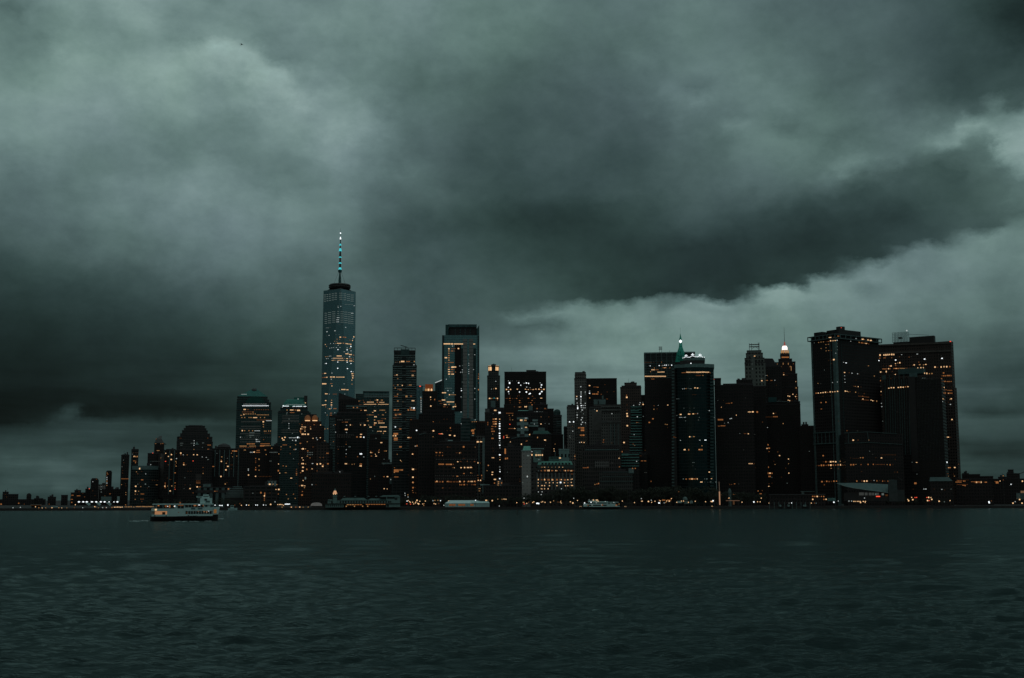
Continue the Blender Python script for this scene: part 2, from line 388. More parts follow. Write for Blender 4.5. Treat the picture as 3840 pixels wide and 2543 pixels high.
_fc = {}
def facade(wall=(.08, .08, .08), glass=(.03, .04, .045), fh=3.9, bw=3.2, vf=.55, hf=.6, groug=.25, gmetal=0.0, wrough=.8, var=.4):
    """masonry or curtain wall with a grid of unlit windows, in the wall's own metres"""
    key = (wall, glass, fh, bw, vf, hf, groug, gmetal, wrough, var)
    if key in _fc: return _fc[key]
    wall = lift(wall); glass = glass if gmetal > 0 else tuple(v * .4 for v in lift(glass))
    m = bpy.data.materials.new('facade'); m.use_nodes = True
    t = m.node_tree; b = t.nodes['Principled BSDF']; nn = t.nodes.new; ll = t.links.new
    M = lambda op, a, bb=None, c=None, cl=False: mth(op, a, bb, c, cl, t)
    c = nn('ShaderNodeTexCoord'); s = nn('ShaderNodeSeparateXYZ'); ll(c.outputs['Object'], s.inputs[0])
    g = nn('ShaderNodeNewGeometry'); 
    vt = nn('ShaderNodeVectorTransform'); vt.vector_type = 'NORMAL'; vt.convert_from = 'WORLD'; vt.convert_to = 'OBJECT'
    ll(g.outputs['True Normal'], vt.inputs[0]); sn_ = nn('ShaderNodeSeparateXYZ'); ll(vt.outputs[0], sn_.inputs[0])
    side = M('GREATER_THAN', M('ABSOLUTE', sn_.outputs[0]), .7)
    hx = nn('ShaderNodeMix'); hx.data_type = 'FLOAT'; ll(side, hx.inputs[0]); ll(s.outputs[0], hx.inputs[2]); ll(s.outputs[1], hx.inputs[3])
    u = M('DIVIDE', hx.outputs[0], bw); v = M('DIVIDE', s.outputs[2], fh)
    fu = M('FRACT', M('ADD', u, 500.0)); fv = M('FRACT', M('ADD', v, 500.0))
    iu = M('LESS_THAN', M('ABSOLUTE', M('SUBTRACT', fu, .5)), hf / 2)
    iv = M('LESS_THAN', M('ABSOLUTE', M('SUBTRACT', fv, .5)), vf / 2)
    flat = M('LESS_THAN', M('ABSOLUTE', sn_.outputs[2]), .5)
    win = M('MULTIPLY', M('MULTIPLY', iu, iv), flat)
    wn = nn('ShaderNodeTexWhiteNoise'); wn.noise_dimensions = '3D'
    cb = nn('ShaderNodeCombineXYZ'); ll(M('FLOOR', u), cb.inputs[0]); ll(M('FLOOR', v), cb.inputs[1]); ll(side, cb.inputs[2])
    ll(cb.outputs[0], wn.inputs[0])
    nz_ = nn('ShaderNodeTexNoise'); nz_.inputs['Scale'].default_value = .05; nz_.inputs['Detail'].default_value = 5; ll(c.outputs['Object'], nz_.inputs['Vector'])
    wc = nn('ShaderNodeMix'); wc.data_type = 'RGBA'; ll(nz_.outputs['Fac'], wc.inputs[0])
    wc.inputs[6].default_value = tuple(x * .65 for x in wall) + (1,); wc.inputs[7].default_value = tuple(x * 1.35 for x in wall) + (1,)
    gc = nn('ShaderNodeMix'); gc.data_type = 'RGBA'; ll(wn.outputs[0], gc.inputs[0])
    gc.inputs[6].default_value = tuple(x * (1 - var) for x in glass) + (1,); gc.inputs[7].default_value = tuple(x * (1 + var) for x in glass) + (1,)
    mx_ = nn('ShaderNodeMix'); mx_.data_type = 'RGBA'; ll(win, mx_.inputs[0]); ll(wc.outputs[2], mx_.inputs[6]); ll(gc.outputs[2], mx_.inputs[7])
    ll(mx_.outputs[2], b.inputs['Base Color'])
    rr = nn('ShaderNodeMix'); rr.data_type = 'FLOAT'; ll(win, rr.inputs[0]); rr.inputs[2].default_value = wrough; rr.inputs[3].default_value = groug
    ll(rr.outputs[0], b.inputs['Roughness'])
    ll(M('MULTIPLY', win, gmetal), b.inputs['Metallic'])
    sp = nn('ShaderNodeMix'); sp.data_type = 'FLOAT'; ll(win, sp.inputs[0]); sp.inputs[2].default_value = .15; sp.inputs[3].default_value = .5
    ll(sp.outputs[0], b.inputs['Specular IOR Level'])
    _fc[key] = m
    return m

DARK = facade((.026, .026, .026), (.012, .016, .017))
DARK2 = facade((.024, .022, .021), (.012, .018, .019), 4.2, 2.6, .5, .5)
DARKB = facade((0.05, 0.062, 0.062), (.012, .02, .02), 3.8, 6, .6, .92)
BROWN = facade((0.075, 0.06, 0.055), (.015, .018, .02), 3.8, 2.8, .5, .5)
STONE = facade((0.24, 0.24, 0.232), (.02, .03, .03), 3.9, 3.4, .5, .42)
STONEL = facade((0.39, 0.42, 0.413), (.03, .05, .05), 3.9, 3.6, .5, .45)
TEALG = facade((0.06, 0.09, 0.09), (.10, .22, .24), 3.9, 3.0, .7, .85, .18, .85)
BLUEG = facade((0.15, 0.21, 0.225), (.30, .44, .50), 4.0, 1.6, .8, .9, .12, .9)
GREYG = facade((0.21, 0.285, 0.285), (.05, .10, .105), 3.9, 3.0, .55, .8, .2, .6)
ROOF = mat_plain('roof_felt', (.03, .03, .032))
METAL = mat_plain('dark_metal', (.04, .045, .045), .5, .3)
TRIM = mat_plain('pale_trim', (.36, .43, .42), .6)
TRIMD = mat_plain('grey_trim', (.17, .22, .215), .6)
COPPER = mat_plain('green_copper', (.20, .46, .38), .6)
COPPERB = mat_plain('bright_green_copper', (.03, .42, .30), .6)
WHITE = mat_plain('white_paint', (.74, .82, .82), .5, noise=.12)
WHITEG = mat_plain('weathered_white_paint', (.50, .62, .61), .6, noise=.15)
BLACK = mat_plain('black_paint', (.012, .011, .011), .5)

def glow(name, rgb, s):
    m = bpy.data.materials.new(name); m.use_nodes = True
    t = m.node_tree; t.nodes.clear()
    e = t.nodes.new('ShaderNodeEmission'); e.inputs[0].default_value = rgb + (1,); e.inputs[1].default_value = s
    o = t.nodes.new('ShaderNodeOutputMaterial'); t.links.new(e.outputs[0], o.inputs[0])
    m.cycles.emission_sampling = 'NONE'
    return m
GL = {
 'W': glow('bright_white_light', (.90, .97, 1.0), 1.4),
 'w': glow('white_light', (.85, .95, .93), .5),
 'g': glow('faint_grey_green_light', (.58, .75, .70), .17),
 'e': glow('very_faint_grey_light', (.5, .55, .5), .07),
 't': glow('teal_light', (.08, .70, .78), .8),
 'Y': glow('bright_warm_light', (1.0, .60, .30), 1.0),
 'y': glow('warm_light', (1.0, .52, .20), .38),
 'o': glow('orange_light', (1.0, .38, .12), .32),
 'd': glow('dim_orange_light', (1.0, .36, .12), .14),
 'x': glow('very_dim_orange_light', (.9, .35, .12), .06),
 'r': glow('red_light', (1.0, .10, .05), 1.2),
}
# ------------------------------------------------------------ reading positions off the photograph and placing things at real distances
CR = {'A': (0, 1560, 3.7333), 'B': (400, 1560, 3.734), 'C': (820, 1420, 2.9045), 'D': (1150, 840, 3.733), 'E': (1150, 1200, 4.355),
      'F': (1100, 1500, 3.4845), 'G': (1400, 1260, 3.5635), 'H': (1450, 1560, 4.02), 'I': (1600, 1180, 3.4087), 'J': (1780, 1340, 4.3555),
      'K': (1800, 1600, 4.48), 'L': (2080, 1360, 2.9037), 'M': (2380, 1220, 4.6118), 'N': (2300, 1540, 3.8244), 'O': (2640, 1200, 4.3551),
      'P': (2640, 1520, 3.6465), 'Q': (3000, 1200, 4.3556), 'R': (3260, 1200, 4.3556), 'S': (3000, 1540, 3.8244), 'T': (3400, 1540, 3.8244),
      'U': (1200, 1780, 7.893), 'V': (3080, 1780, 6.578), 'Z': (2500, 1500, 4.3545), 'X': (540, 1780, 7.4), '0': (0, 0, 1)}
def S(c, x, y):
    a, b, k = CR[c]; return a + x / k, b + y / k
GZ = 2.0
class Frame:
    """local axes: u to the right along the front, w into the building, z up; origin on the ground"""
    def __init__(s, Y, px, phi=0.0, z=GZ):
        d = ray(px, 1860); a = math.atan2(d.x, d.y)
        s.ang = -a + R(phi)
        s.O = Vector((math.tan(a) * Y, Y, z))
        s.U = Vector((math.cos(s.ang), math.sin(s.ang), 0)); s.W = Vector((-math.sin(s.ang), math.cos(s.ang), 0))
    def hit(s, px, py, w=0.0):
        d = ray(px, py); t = ((s.O - CP).dot(s.W) + w) / d.dot(s.W)
        p = CP + d * t - s.O
        return p.dot(s.U), p.z
    def hitu(s, px, py, u=0.0):
        d = ray(px, py); t = ((s.O - CP).dot(s.U) + u) / d.dot(s.U)
        p = CP + d * t - s.O
        return p.dot(s.W), p.z

BUILT = []
class Bld:
    def __init__(b, name, label, cat, Y, crop, x0, x1, phi=0.0, group=None):
        px0 = S(crop, x0, 0)[0]; px1 = S(crop, x1, 0)[0]
        b.fr = Frame(Y, (px0 + px1) / 2, phi); b.crop = crop
        b.e = empty(name, b.fr.O, b.fr.ang); tag(b.e, label, cat, group)
        b.rng = random.Random(hash_(label)); BUILT.append(b)
    def h(b, x, y, w=0.0, crop=None):
        return b.fr.hit(*S(crop or b.crop, x, y), w)
    def tiers(b, tiers, mat, D=36, name='wall', inset=2.0, roofkit=True, parapet=True):
        mb = MB(); rf = MB(); z = -1.0; last = None
        for k, t in enumerate(tiers):
            x0, x1, yt = t[:3]; w0 = t[3] if len(t) > 3 else k * inset; yl = t[4] if len(t) > 4 else yt
            u0, zt = b.h(x0, yt, w0); u1, zt2 = b.h(x1, yt, w0)
            zt = (zt + zt2) / 2
            w1 = max(w0 + 4, D - k * inset)
            mb.box(u0, u1, w0, w1, z, zt)
            if parapet: rf.box(u0 - .25, u1 + .25, w0 - .25, w1 + .25, zt - .15, zt + .9)
            last = (u0, u1, w0, w1, zt); z = zt
        o = mb.build(name, mat, b.e)
        if parapet: rf.build('parapet', ROOF, b.e)
        b.top = last
        if roofkit and last[1] - last[0] > 8: b.kit()
        return o
    def kit(b, n=None, hmax=4.5):
        u0, u1, w0, w1, z = b.top; r = b.rng; W = u1 - u0; Dp = w1 - w0
        k = n if n is not None else r.randint(1, 3)
        for _ in range(k):
            a = r.uniform(2, min(9, W * .3)); c = u0 + a + (W - 2 * a) * r.random(); hh = r.uniform(1.6, hmax); ww = w0 + 2 + r.random() * max(1, Dp - 8)
            MB().box(c - a / 2, c + a / 2, ww, ww + min(5, Dp * .3), z + .8, z + .9 + hh).build('rooftop_unit', ROOF, b.e)
        if r.random() < .55:
            m = MB(); c = u0 + W * r.uniform(.2, .8); m.bar((c, w0 + Dp / 2, z), (c, w0 + Dp / 2, z + r.uniform(4, 10)), .18)
            m.build('mast', METAL, b.e)
    def boxpx(b, x0, x1, y0, y1, mat, name, w0=-.4, w1=0.0, crop=None, mb=None):
        """box whose face fills the given picture rectangle, lying on depth w0"""
        u0, za = b.h(x0, (y0 + y1) / 2, w0, crop); u1, _ = b.h(x1, (y0 + y1) / 2, w0, crop)
        z1 = b.h((x0 + x1) / 2, y0, w0, crop)[1]; z0 = b.h((x0 + x1) / 2, y1, w0, crop)[1]
        if mb is not None: mb.box(u0, u1, w0, w1, z0, z1); return
        return MB().box(u0, u1, w0, w1, z0, z1).build(name, mat, b.e)
    def lines(b, segs, mat, name, th=.35, w=-.5, crop=None):
        """bars on the facade from picture point to picture point"""
        m = MB()
        for x0, y0, x1, y1 in segs:
            u0, z0 = b.h(x0, y0, w, crop); u1, z1 = b.h(x1, y1, w, crop)
            m.bar((u0, w, z0), (u1, w, z1), th)
        return m.build(name, mat, b.e)

def hash_(s):
    h = 7
    for c in s: h = (h * 31 + ord(c)) % 1000003
    return h

def simple(label, Y, crop, tiers, mat=None, D=34, name='office_tower', cat='tower', phi=0.0, inset=2.0, **k):
    x0 = min(t[0] for t in tiers); x1 = max(t[1] for t in tiers)
    b = Bld(name, label, cat, Y, crop, x0, x1, phi)
    b.tiers(tiers, mat or DARK, D, inset=inset, **k)
    return b
# ------------------------------------------------------------ ground and quay
g = MB(); g.box(-9000, 9000, 1311, 22000, -6, GZ); tag(g.build('ground', mat_plain('ground', (.02, .02, .02), .9)), kind='structure')
rd = MB(); rd.box(-900, 900, 1336, 1346, GZ - .3, GZ + .04); tag(rd.build('road', mat_plain('asphalt', (.05, .05, .05), .85)), kind='structure')
sw = MB()
for i in range(60): sw.box(-1150 + i * 40, -1150 + i * 40 + 39.8, 1309.2, 1311, -3, 2.6)
tag(sw.build('seawall', mat_plain('dark_wet_stone', (.025, .025, .024), .8)), 'long dark stone seawall between the water and the city lights', 'seawall')

AP, BK = 'apartment_block', 'apartment block'
# ------------------------------------------------------------ far left
simple('low dark mass of far blocks at the left edge under the two-bump roof', 2300, 'A', [(-60, 640, 1172)], name='low_building', cat='low building', D=60, roofkit=False)
simple('dark far block with a stepped roof at the left edge of the skyline', 2200, 'A', [(35, 258, 1100), (38, 122, 1068)], name=AP, cat=BK)
simple('small far tower with rounded top standing alone left of the pier lights', 2210, 'A', [(372, 440, 1112), (378, 434, 1098), (392, 420, 1089)], name=AP, cat=BK, roofkit=False)
simple('low wide dark block right of the small rounded far tower', 2240, 'A', [(478, 605, 1158)], name=AP, cat=BK)
simple('dark squarish block over the white pier canopy at far left', 2180, 'A', [(668, 785, 1138)], name=AP, cat=BK)
simple('plain flat topped dark block just left of the stepped lit block', 2150, 'A', [(857, 951, 1112)], name=AP, cat=BK, roofkit=False)
simple('stepped dark block with orange lit floors behind the row of white floodlights', 2100, 'A', [(985, 1275, 1140), (992, 1210, 1078), (1043, 1135, 1044)], name=AP, cat=BK)
simple('dark block with a small red roof lamp left of the rounded tower', 2080, 'A', [(1195, 1275, 1026)], name=AP, cat=BK)
simple('dark tower with rounded shoulders and one white window near its top, left part of skyline', 2050, 'A', [(1272, 1384, 905), (1278, 1376, 888, 2), (1290, 1362, 878, 3)], name=AP, cat='tower', roofkit=False)
b = simple('short pale grey block squeezed between two dark towers at left', 2120, 'A', [(1380, 1485, 965)], STONE, name=AP, cat=BK)
simple('slim dark tower with a column of orange windows on its left edge', 2000, 'A', [(1483, 1568, 795), (1490, 1562, 780, 2), (1500, 1556, 772, 3)], name=AP, cat='tower', roofkit=False)
b = simple('low dark buildings with a tiny spire left of the tall slim tower', 2060, 'A', [(1385, 1705, 1030)], name='low_building', cat='low building')
u, z = b.h(1625, 1030); u2, z2 = b.h(1625, 998)
MB().cyl(u, 8, z, z + (z2 - z) * .5, 2.2, 1.8, 8).cyl(u, 8, z + (z2 - z) * .5, z2, 1.8, .1, 8).build('spire', METAL, b.e)
simple('tall slim dark tower with one orange lit floor low down, left skyline', 1960, 'B', [(205, 318, 552), (222, 310, 545)], name=AP, cat='tower')
simple('tall slim tower behind the curved block with a pinkish lit top floor', 1980, 'B', [(347, 448, 478), (352, 444, 470)], DARKB, name=AP, cat='tower')
# curved glass block
b = Bld('office_building', 'curved dark glass block with a pale band round its roof, left skyline', 'office building', 1850, 'B', 345, 735)
def arcfoot(u0, u1, bulge, D, n=14):
    pts = []
    for i in range(n + 1):
        t = i / n; pts.append((u0 + (u1 - u0) * t, -bulge * math.sin(math.pi * t) + bulge))
    return pts + [(u1, D), (u0, D)]
u0, zt = b.h(345, 750); u1, _ = b.h(735, 750); zr = b.h(540, 697)[1]
MB().prism(arcfoot(u0, u1, 9, 36), -1, zt).build('wall', facade((.03, .04, .04), (.02, .045, .046), 3.9, 3, .6, .8, .25, .6), b.e)
MB().prism(arcfoot(u0 + 1, u1 - 1, 9, 36), zt, zr).build('roof_band', TRIMD, b.e)
b.top = (u0 + 8, u1 - 8, 10, 30, zr); b.kit(2)
# brown block with side tower
b = simple('dark block with a pale line across it below the pointed tower', 1900, 'B', [(575, 742, 528)], DARK2, name=AP, cat=BK)
b.lines([(600, 636, 735, 634)], TRIMD, 'ledge', .5)
b = Bld('pointed_tower', 'dark tower with a crooked pyramid roof and a lamp on its tip, left skyline', 'tower', 1930, 'B', 668, 808)
b.tiers([(668, 808, 385)], DARK2, 34, roofkit=False)
u0, z0 = b.h(668, 385); u1, _ = b.h(806, 385); ua, za = b.h(745, 274); ub, _ = b.h(775, 270); ul, zl = b.h(690, 320)
MB().frustum(sq(u0, u1, 0, 30), z0, sq(ul, u1 - 4, 4, 26), zl).frustum(sq(ul, u1 - 4, 4, 26), zl, sq(ua, ub, 13, 17), za).build('pyramid_roof', METAL, b.e)
b.lines([(800, 392, 835, 396)], METAL, 'roof_beam', .9)
b = simple('tall plain grey brown slab with a blank wall left of the striped tower', 1880, 'B', [(728, 812, 528)], facade((0.045, 0.043, 0.042), (.04, .04, .04), 3.9, 3, .4, .3), name=AP, cat=BK, roofkit=False)
b.boxpx(745, 806, 532, 1150, mat_plain('blank_brown_wall', (.12, .115, .11)), 'blank_wall', -.5, 0)
b = simple('tower with pale vertical stripes and scattered orange windows behind the ferry', 1860, 'B', [(808, 1015, 482), (835, 965, 470)], DARK, name=AP, cat='tower')
b.boxpx(870, 880, 485, 1100, TRIMD, 'pier'); b.boxpx(936, 947, 485, 1100, TRIMD, 'pier'); b.boxpx(1004, 1012, 485, 1020, TRIMD, 'pier')
# stepped dome
b = Bld('stepped_tower', 'broad dark tower whose roof steps up to a flat dome, left of centre', 'tower', 2000, 'B', 980, 1485)
b.tiers([(980, 1486, 365), (985, 1480, 300, 1), (1000, 1470, 296, 2), (1030, 1447, 252, 4), (1055, 1415, 208, 6), (1080, 1395, 178, 8), (1105, 1376, 145, 10), (1150, 1340, 138, 12)], facade((0.04, 0.045, 0.045), (.02, .028, .028), 3.9, 2.4, .55, .6), 44, inset=2, roofkit=False)
u, z = b.h(1263, 402, -.6); u2, _ = b.h(1290, 402, -.6); u3, z3 = b.h(1264, 360, -.6); u1, _ = b.h(1238, 402, -.6)
MB().loft([[(u1, -.6, z), (u2, -.6, z), (u2, -.1, z), (u1, -.1, z)], [(u3 - .2, -.6, z3), (u3 + .2, -.6, z3), (u3 + .2, -.1, z3), (u3 - .2, -.1, z3)]]).build('gable_ornament', TRIM, b.e)
simple('wide dark slab in front of the stepped dome tower', 1840, 'B', [(1010, 1482, 482)], DARK, name=AP, cat=BK, D=30)
# striped block
b = simple('wide block with six pale vertical stripes between the stepped tower and pyramid tower', 1870, 'B', [(1480, 1980, 462)], DARK, name=AP, cat=BK, D=32)
for x in (1515, 1580, 1645, 1717, 1780, 1842): b.boxpx(x - 5, x + 5, 475, 850 if x < 1800 else 1050, TRIMD, 'pier')
u, z = b.h(1640, 462)
MB().lathe(u, 12, [(0.1, z - 1), (9, z), (10.5, z + 3), (8, z + 6.5), (3, z + 8.5), (.1, z + 9)], 14).build('roof_dome', ROOF, b.e)
simple('dark block with a lit orange row of windows left below the pyramid roofed tower', 1800, 'C', [(318, 640, 770), (380, 560, 745)], DARK2, name=AP, cat=BK, D=30)
simple('low dark block filling the gap between the two green roofed towers', 1790, 'C', [(560, 668, 738)], DARK, name=AP, cat=BK, D=24)
# long gallery and stepped museum
b = simple('long low building with a row of square openings behind the ferry', 1500, 'B', [(1240, 1850, 1003)], facade((0.135, 0.165, 0.162), (.012, .014, .014), 60, 7, .9, .5), name='gallery_building', cat='low building', D=24)
b.boxpx(1350, 1455, 955, 1003, TRIMD, 'rooftop_room', 3, 12)
b.boxpx(1240, 1850, 1040, 1075, mat_plain('dark_base', (.03, .03, .03)), 'base_wall', -.6, 0)
b = Bld('stepped_museum', 'low museum with a six tiered stepped roof of pale edges behind the ferry bow', 'museum', 1420, 'C', 62, 272)
bm_ = MB(); ed = MB()
for k, (x0, x1, y) in enumerate([(62, 272, 1287), (68, 270, 1266), (82, 268, 1244), (95, 266, 1221), (120, 262, 1197), (160, 250, 1177)]):
    u0, zt = b.h(x0, y, k * 2.5); u1, _ = b.h(x1, y, k * 2.5)
    zb = -1 if k == 0 else zp
    hexa = lambda e: [(u0 - e + (u1 - u0) * .0, 10 + k * 1.0), (u0 + (u1 - u0) * .18, k * 2.5 - e), (u1 - (u1 - u0) * .18, k * 2.5 - e), (u1 + e, 10 + k), (u1 - (u1 - u0) * .18, 30 - k * 1.5 + e), (u0 + (u1 - u0) * .18, 30 - k * 1.5 + e)]
    bm_.prism(hexa(0), zb, zt - .5); ed.prism(hexa(.5), zt - .5, zt); zp = zt
bm_.build('wall', facade((0.03, 0.034, 0.034), (.02, .02, .02), 9, 9, .1, .1), b.e); ed.build('roof_edge', TRIM, b.e)
simple('dark low block with a pale roof line under the pyramid roofed tower', 1400, 'C', [(272, 640, 1180), (345, 600, 1172, 6)], facade((0.03, 0.033, 0.033), (.015, .018, .018), 4, 6, .5, .8), name='low_building', cat='low building', D=22)
b = simple('small pale block with a white lamp low under the gap of the two domed towers', 1480, 'C', [(528, 630, 1112)], STONEL, name='low_building', cat='low building', D=12)

# ------------------------------------------------------------ pyramid roofed glass tower
GB1 = facade((0.05, 0.075, 0.075), (.045, .09, .09), 3.9, 2.6, .6, .75, .25, .7)
b = Bld('pyramid_tower', 'glass office tower with a green pyramid roof and a white lit band below it', 'tower', 2150, 'C', 193, 582)
b.tiers([(193, 581, 348), (196, 570, 262, 1.5), (200, 548, 232, 3), (203, 532, 205, 4.5)], GB1, 56, roofkit=False)
u0, z0 = b.h(203, 188); u1, z1 = b.h(528, 215); ua, za = b.h(395, 108, 26)
bu0 = b.h(203, 188, 5)[0]; bu1 = b.h(532, 205, 5)[0]
zb = b.h(300, 192, 5)[1]
m = MB(); m.box(bu0, bu1, 5, 50, b.top[4], zb); m.build('wall', GB1, b.e)
MB().frustum(sq(bu0, bu1, 5, 50), zb, sq(ua - 2, ua + 2, 26, 30), za).build('pyramid_roof', mat_plain('dull_green_copper', (.04, .17, .15)), b.e)
uu, zz = b.h(388, 135, 20); MB().lathe(uu, 24, [(5.5, zz), (5, zz + 2.5), (3, zz + 4.5), (.1, zz + 5.4)], 14).build('roof_cap', METAL, b.e)
# arched gable on the front face
n = 16; pts0 = []; c0, cz = b.h(400, 268, -1); c1, _ = b.h(505, 268, -1); rz = b.h(400, 195, -1)[1] - cz; rr_ = c1 - c0
arch = [(c0 + rr_ * math.cos(math.pi * i / n), cz + rz * math.sin(math.pi * i / n)) for i in range(n + 1)]
MB().loft([[(x, -1, z) for x, z in arch], [(x, 3.0, z) for x, z in arch]]).build('arched_gable', mat_plain('dark_green_panel', (.02, .09, .075)), b.e)
# ------------------------------------------------------------ domed glass tower
b = Bld('domed_tower', 'glass tower with a cut green dome and broken white band, left of the tallest', 'tower', 2160, 'C', 645, 1002)
b.tiers([(645, 1002, 372), (652, 985, 358, 1.5), (672, 970, 322, 3), (690, 955, 312, 4.5)], GB1, 54, roofkit=False)
m = MB(); rings = []
for (xa, xb, y, w) in [(690, 955, 312, 5), (700, 952, 285, 7), (718, 948, 255, 10), (738, 940, 230, 14), (760, 935, 225, 18)]:
    ua_, z_ = b.h(xa, y, w); ub_, _ = b.h(xb, y, w); rings.append([(x, yy, z_) for x, yy in sq(ua_, ub_, w, 50 - w * .5)])
m.loft(rings).build('dome_roof', mat_plain('green_copper_dome', (.05, .22, .18)), b.e)
b.boxpx(820, 932, 204, 232, mat_plain('green_copper_dome_b', (.05, .2, .17)), 'roof_box', 20, 34)
b.boxpx(930, 966, 186, 312, METAL, 'roof_fin', 10, 30)
# floodlit roof building
b = Bld('floodlit_building', 'brick tower with two orange floodlit patches under its roof beside the tallest tower', 'tower', 1760, 'C', 880, 1150)
BRK = mat_plain('brick', (.10, .07, .055))
b.tiers([(880, 1150, 520), (900, 1118, 470, 1.5), (938, 1090, 430, 3), (960, 1064, 394, 5)], facade((0.05, 0.04, 0.035), (.015, .017, .018), 3.8, 2.8, .5, .5), 30, roofkit=False)
for x in (968, 1048):
    uf, zf = b.h(x, 462, 1.0); m = MB(); m.lathe(uf, 2.6, [(.1, zf + 1), (4.2, zf + 1), (4.4, zf + 3), (3.6, zf + 6), (2, zf + 8), (.1, zf + 8.6)], 14)
    m.build('floodlight_glow_patch', mat_plain('glowing_brick', (.30, .14, .07), emit=(1.0, .32, .09), es=.06, noise=.6, nscale=.12), b.e)  # patch of floodlight made as a bulge of self-glowing brick
    MB().box(uf - 3.4, uf + 3.4, -4.2, -3.4, zf - .3, zf + .9).build('floodlight', GL['Y'], b.e)
b = simple('slab with faint brown grid front between the floodlit tower and tallest tower', 1650, 'C', [(1068, 1205, 705)], facade((0.055, 0.05, 0.045), (.02, .02, .02), 3.8, 4, .5, .6), name=AP, cat=BK, D=22)
simple('dark low wide building with a grey roof line behind the pier clock tower', 1440, 'F', [(240, 760, 962)], DARK2, name='low_building', cat='low building', D=40)
b = simple('dark slab with pale stacked balconies left of the tallest tower base', 1700, 'F', [(468, 610, 215)], DARK, name=AP, cat=BK, D=26)
mb = MB()
for k in range(34):
    y = 235 + k * 21; x1 = 548 if k < 20 else 545; x0 = 478 if k < 20 else 515
    b.boxpx(x0, x1, y, y + 9, TRIMD, 'x', -1.2, 0, mb=mb)
mb.build('balconies', TRIMD, b.e)
simple('broad dark block with faint green window rows in front of the tallest tower', 1730, 'F', [(570, 965, 175), (580, 960, 165, 4)], facade((0.028, 0.03, 0.03), (.02, .035, .035), 3.9, 6, .5, .85), name='office_building', cat='office building', D=34)
simple('dark tower with a slanting roof in front of the tallest glass tower', 1810, 'E', [(520, 860, 1300)], DARK, name='office_building', cat='office building', D=30, roofkit=False, parapet=False)
b = BUILT[-1]
u0, z0 = b.h(520, 1301); u1, _ = b.h(860, 1301); ul, zl = b.h(548, 1195); um, zm = b.h(640, 1232)
MB().loft([[(u0, 0, z0), (u1, 0, z0), (um, 0, zm), (ul, 0, zl), (u0, 0, zl)], [(u0, 30, z0), (u1, 30, z0), (um, 30, zm), (ul, 30, zl), (u0, 30, zl)]]).build('slanted_roof', ROOF, b.e)
b = simple('dark block with a pale parapet and two round orange lamps right of the slanted roof', 1770, 'E', [(645, 985, 1395)], DARK, name='office_building', cat='office building', D=30)
b.boxpx(645, 985, 1398, 1420, TRIMD, 'parapet_band', -.5, 0); b.boxpx(645, 900, 1440, 1450, TRIMD, 'ledge', -.5, 0)
simple('dark block with dim orange windows right of the glass tower base', 1720, 'F', [(985, 1240, 520), (1000, 1145, 452)], DARK2, name=AP, cat=BK, D=28)
b = simple('lower block with a pale roof slab at the foot of the balcony tower', 1600, 'F', [(1112, 1292, 845), (1155, 1290, 822, 3)], DARK, name=AP, cat=BK, D=26)
b.boxpx(1155, 1290, 822, 842, TRIM, 'roof_slab', 2.2, 3)
b.boxpx(1255, 1292, 1015, 1100, TRIMD, 'stair_shaft', -2, 0)
# glass office block right of the tallest tower
b = Bld('glass_office_block', 'glass office block with bright orange floors just right of the tallest tower', 'office block', 2250, 'E', 790, 1352)
b.tiers([(800, 1350, 1215), (920, 1348, 1172, 3)], facade((0.06, 0.08, 0.08), (.06, .12, .125), 4, 3, .6, .85, .2, .8), 40, roofkit=False)
b.boxpx(930, 1345, 1200, 1270, GREYG, 'plant_screen', -.6, 0)
# ------------------------------------------------------------ the tallest tower: square base twisting into a turned square top
b = Bld('glass_skyscraper', 'tallest tower, tapering glass facets under a ring platform and cyan lit spire', 'skyscraper', 2400, 'D', 232, 687)
T = b
W1 = facade((.16, .22, .23), (.30, .45, .49), 4.0, 1.6, .84, .92, .1, .95, .8, .08)
cx = 0.0
uL, zt = b.h(237, 942, 31); uR, _ = b.h(686, 942, 31); hw = (uR - uL) / 2; cu = (uL + uR) / 2
uc, zc = b.h(440, 908, 1); zt = (zt + zc) / 2
bL = b.fr.hit(1203, 1700, 0)[0]; bR = b.fr.hit(1345, 1700, 0)[0]
hb = hw * 1.04
rt_ = R(4)
topq = [(cu + hw * math.cos(a + rt_), 31 + hw * math.sin(a + rt_)) for a in (-math.pi / 2, 0, math.pi / 2, math.pi)]
botq = [(cu - hb, 31 - hb), (cu + hb, 31 - hb), (cu + hb, 31 + hb), (cu - hb, 31 + hb)]
zb = 56
tq = [(x, y, zt) for x, y in topq]; bq = [(x, y, zb) for x, y in botq]
m = MB()
for k in range(4):
    m.poly([bq[k], bq[(k + 1) % 4], tq[k]])                       # upright triangle
    m.poly([bq[(k + 1) % 4], tq[(k + 1) % 4], tq[k]])             # leaning triangle
m.poly(tq); m.build('glass_wall', W1, b.e)
MB().prism(botq, -1, zb).build('base_wall', GREYG, b.e)
em = MB()
for k in range(4):
    em.bar(bq[k], tq[k], .35); em.bar(bq[(k + 1) % 4], tq[k], .35); em.bar(tq[k], tq[(k + 1) % 4], .5)
em.build('edge_trim', mat_plain('steel_edge', (.25, .33, .34), .4), b.e)
c2 = b.h(462, 880, 31)
zr = zt + 1
pl = MB(); r1 = (b.h(622, 890, 31)[0] - b.h(307, 890, 31)[0]) / 2
z850 = b.h(462, 850, 31)[1]; z880 = b.h(462, 880, 31)[1]; z905 = b.h(462, 912, 31)[1]; z640 = b.h(462, 645, 31)[1]; z675 = b.h(462, 678, 31)[1]
pl.lathe(cu, 31, [(.1, z905), (r1 * .9, z905), (r1, z905 + 3), (r1 * .94, z880), (r1 * 1.0, z880 + 2), (r1 * .97, z850 - 2), (r1 * .9, z850), (.1, z850)], 28)
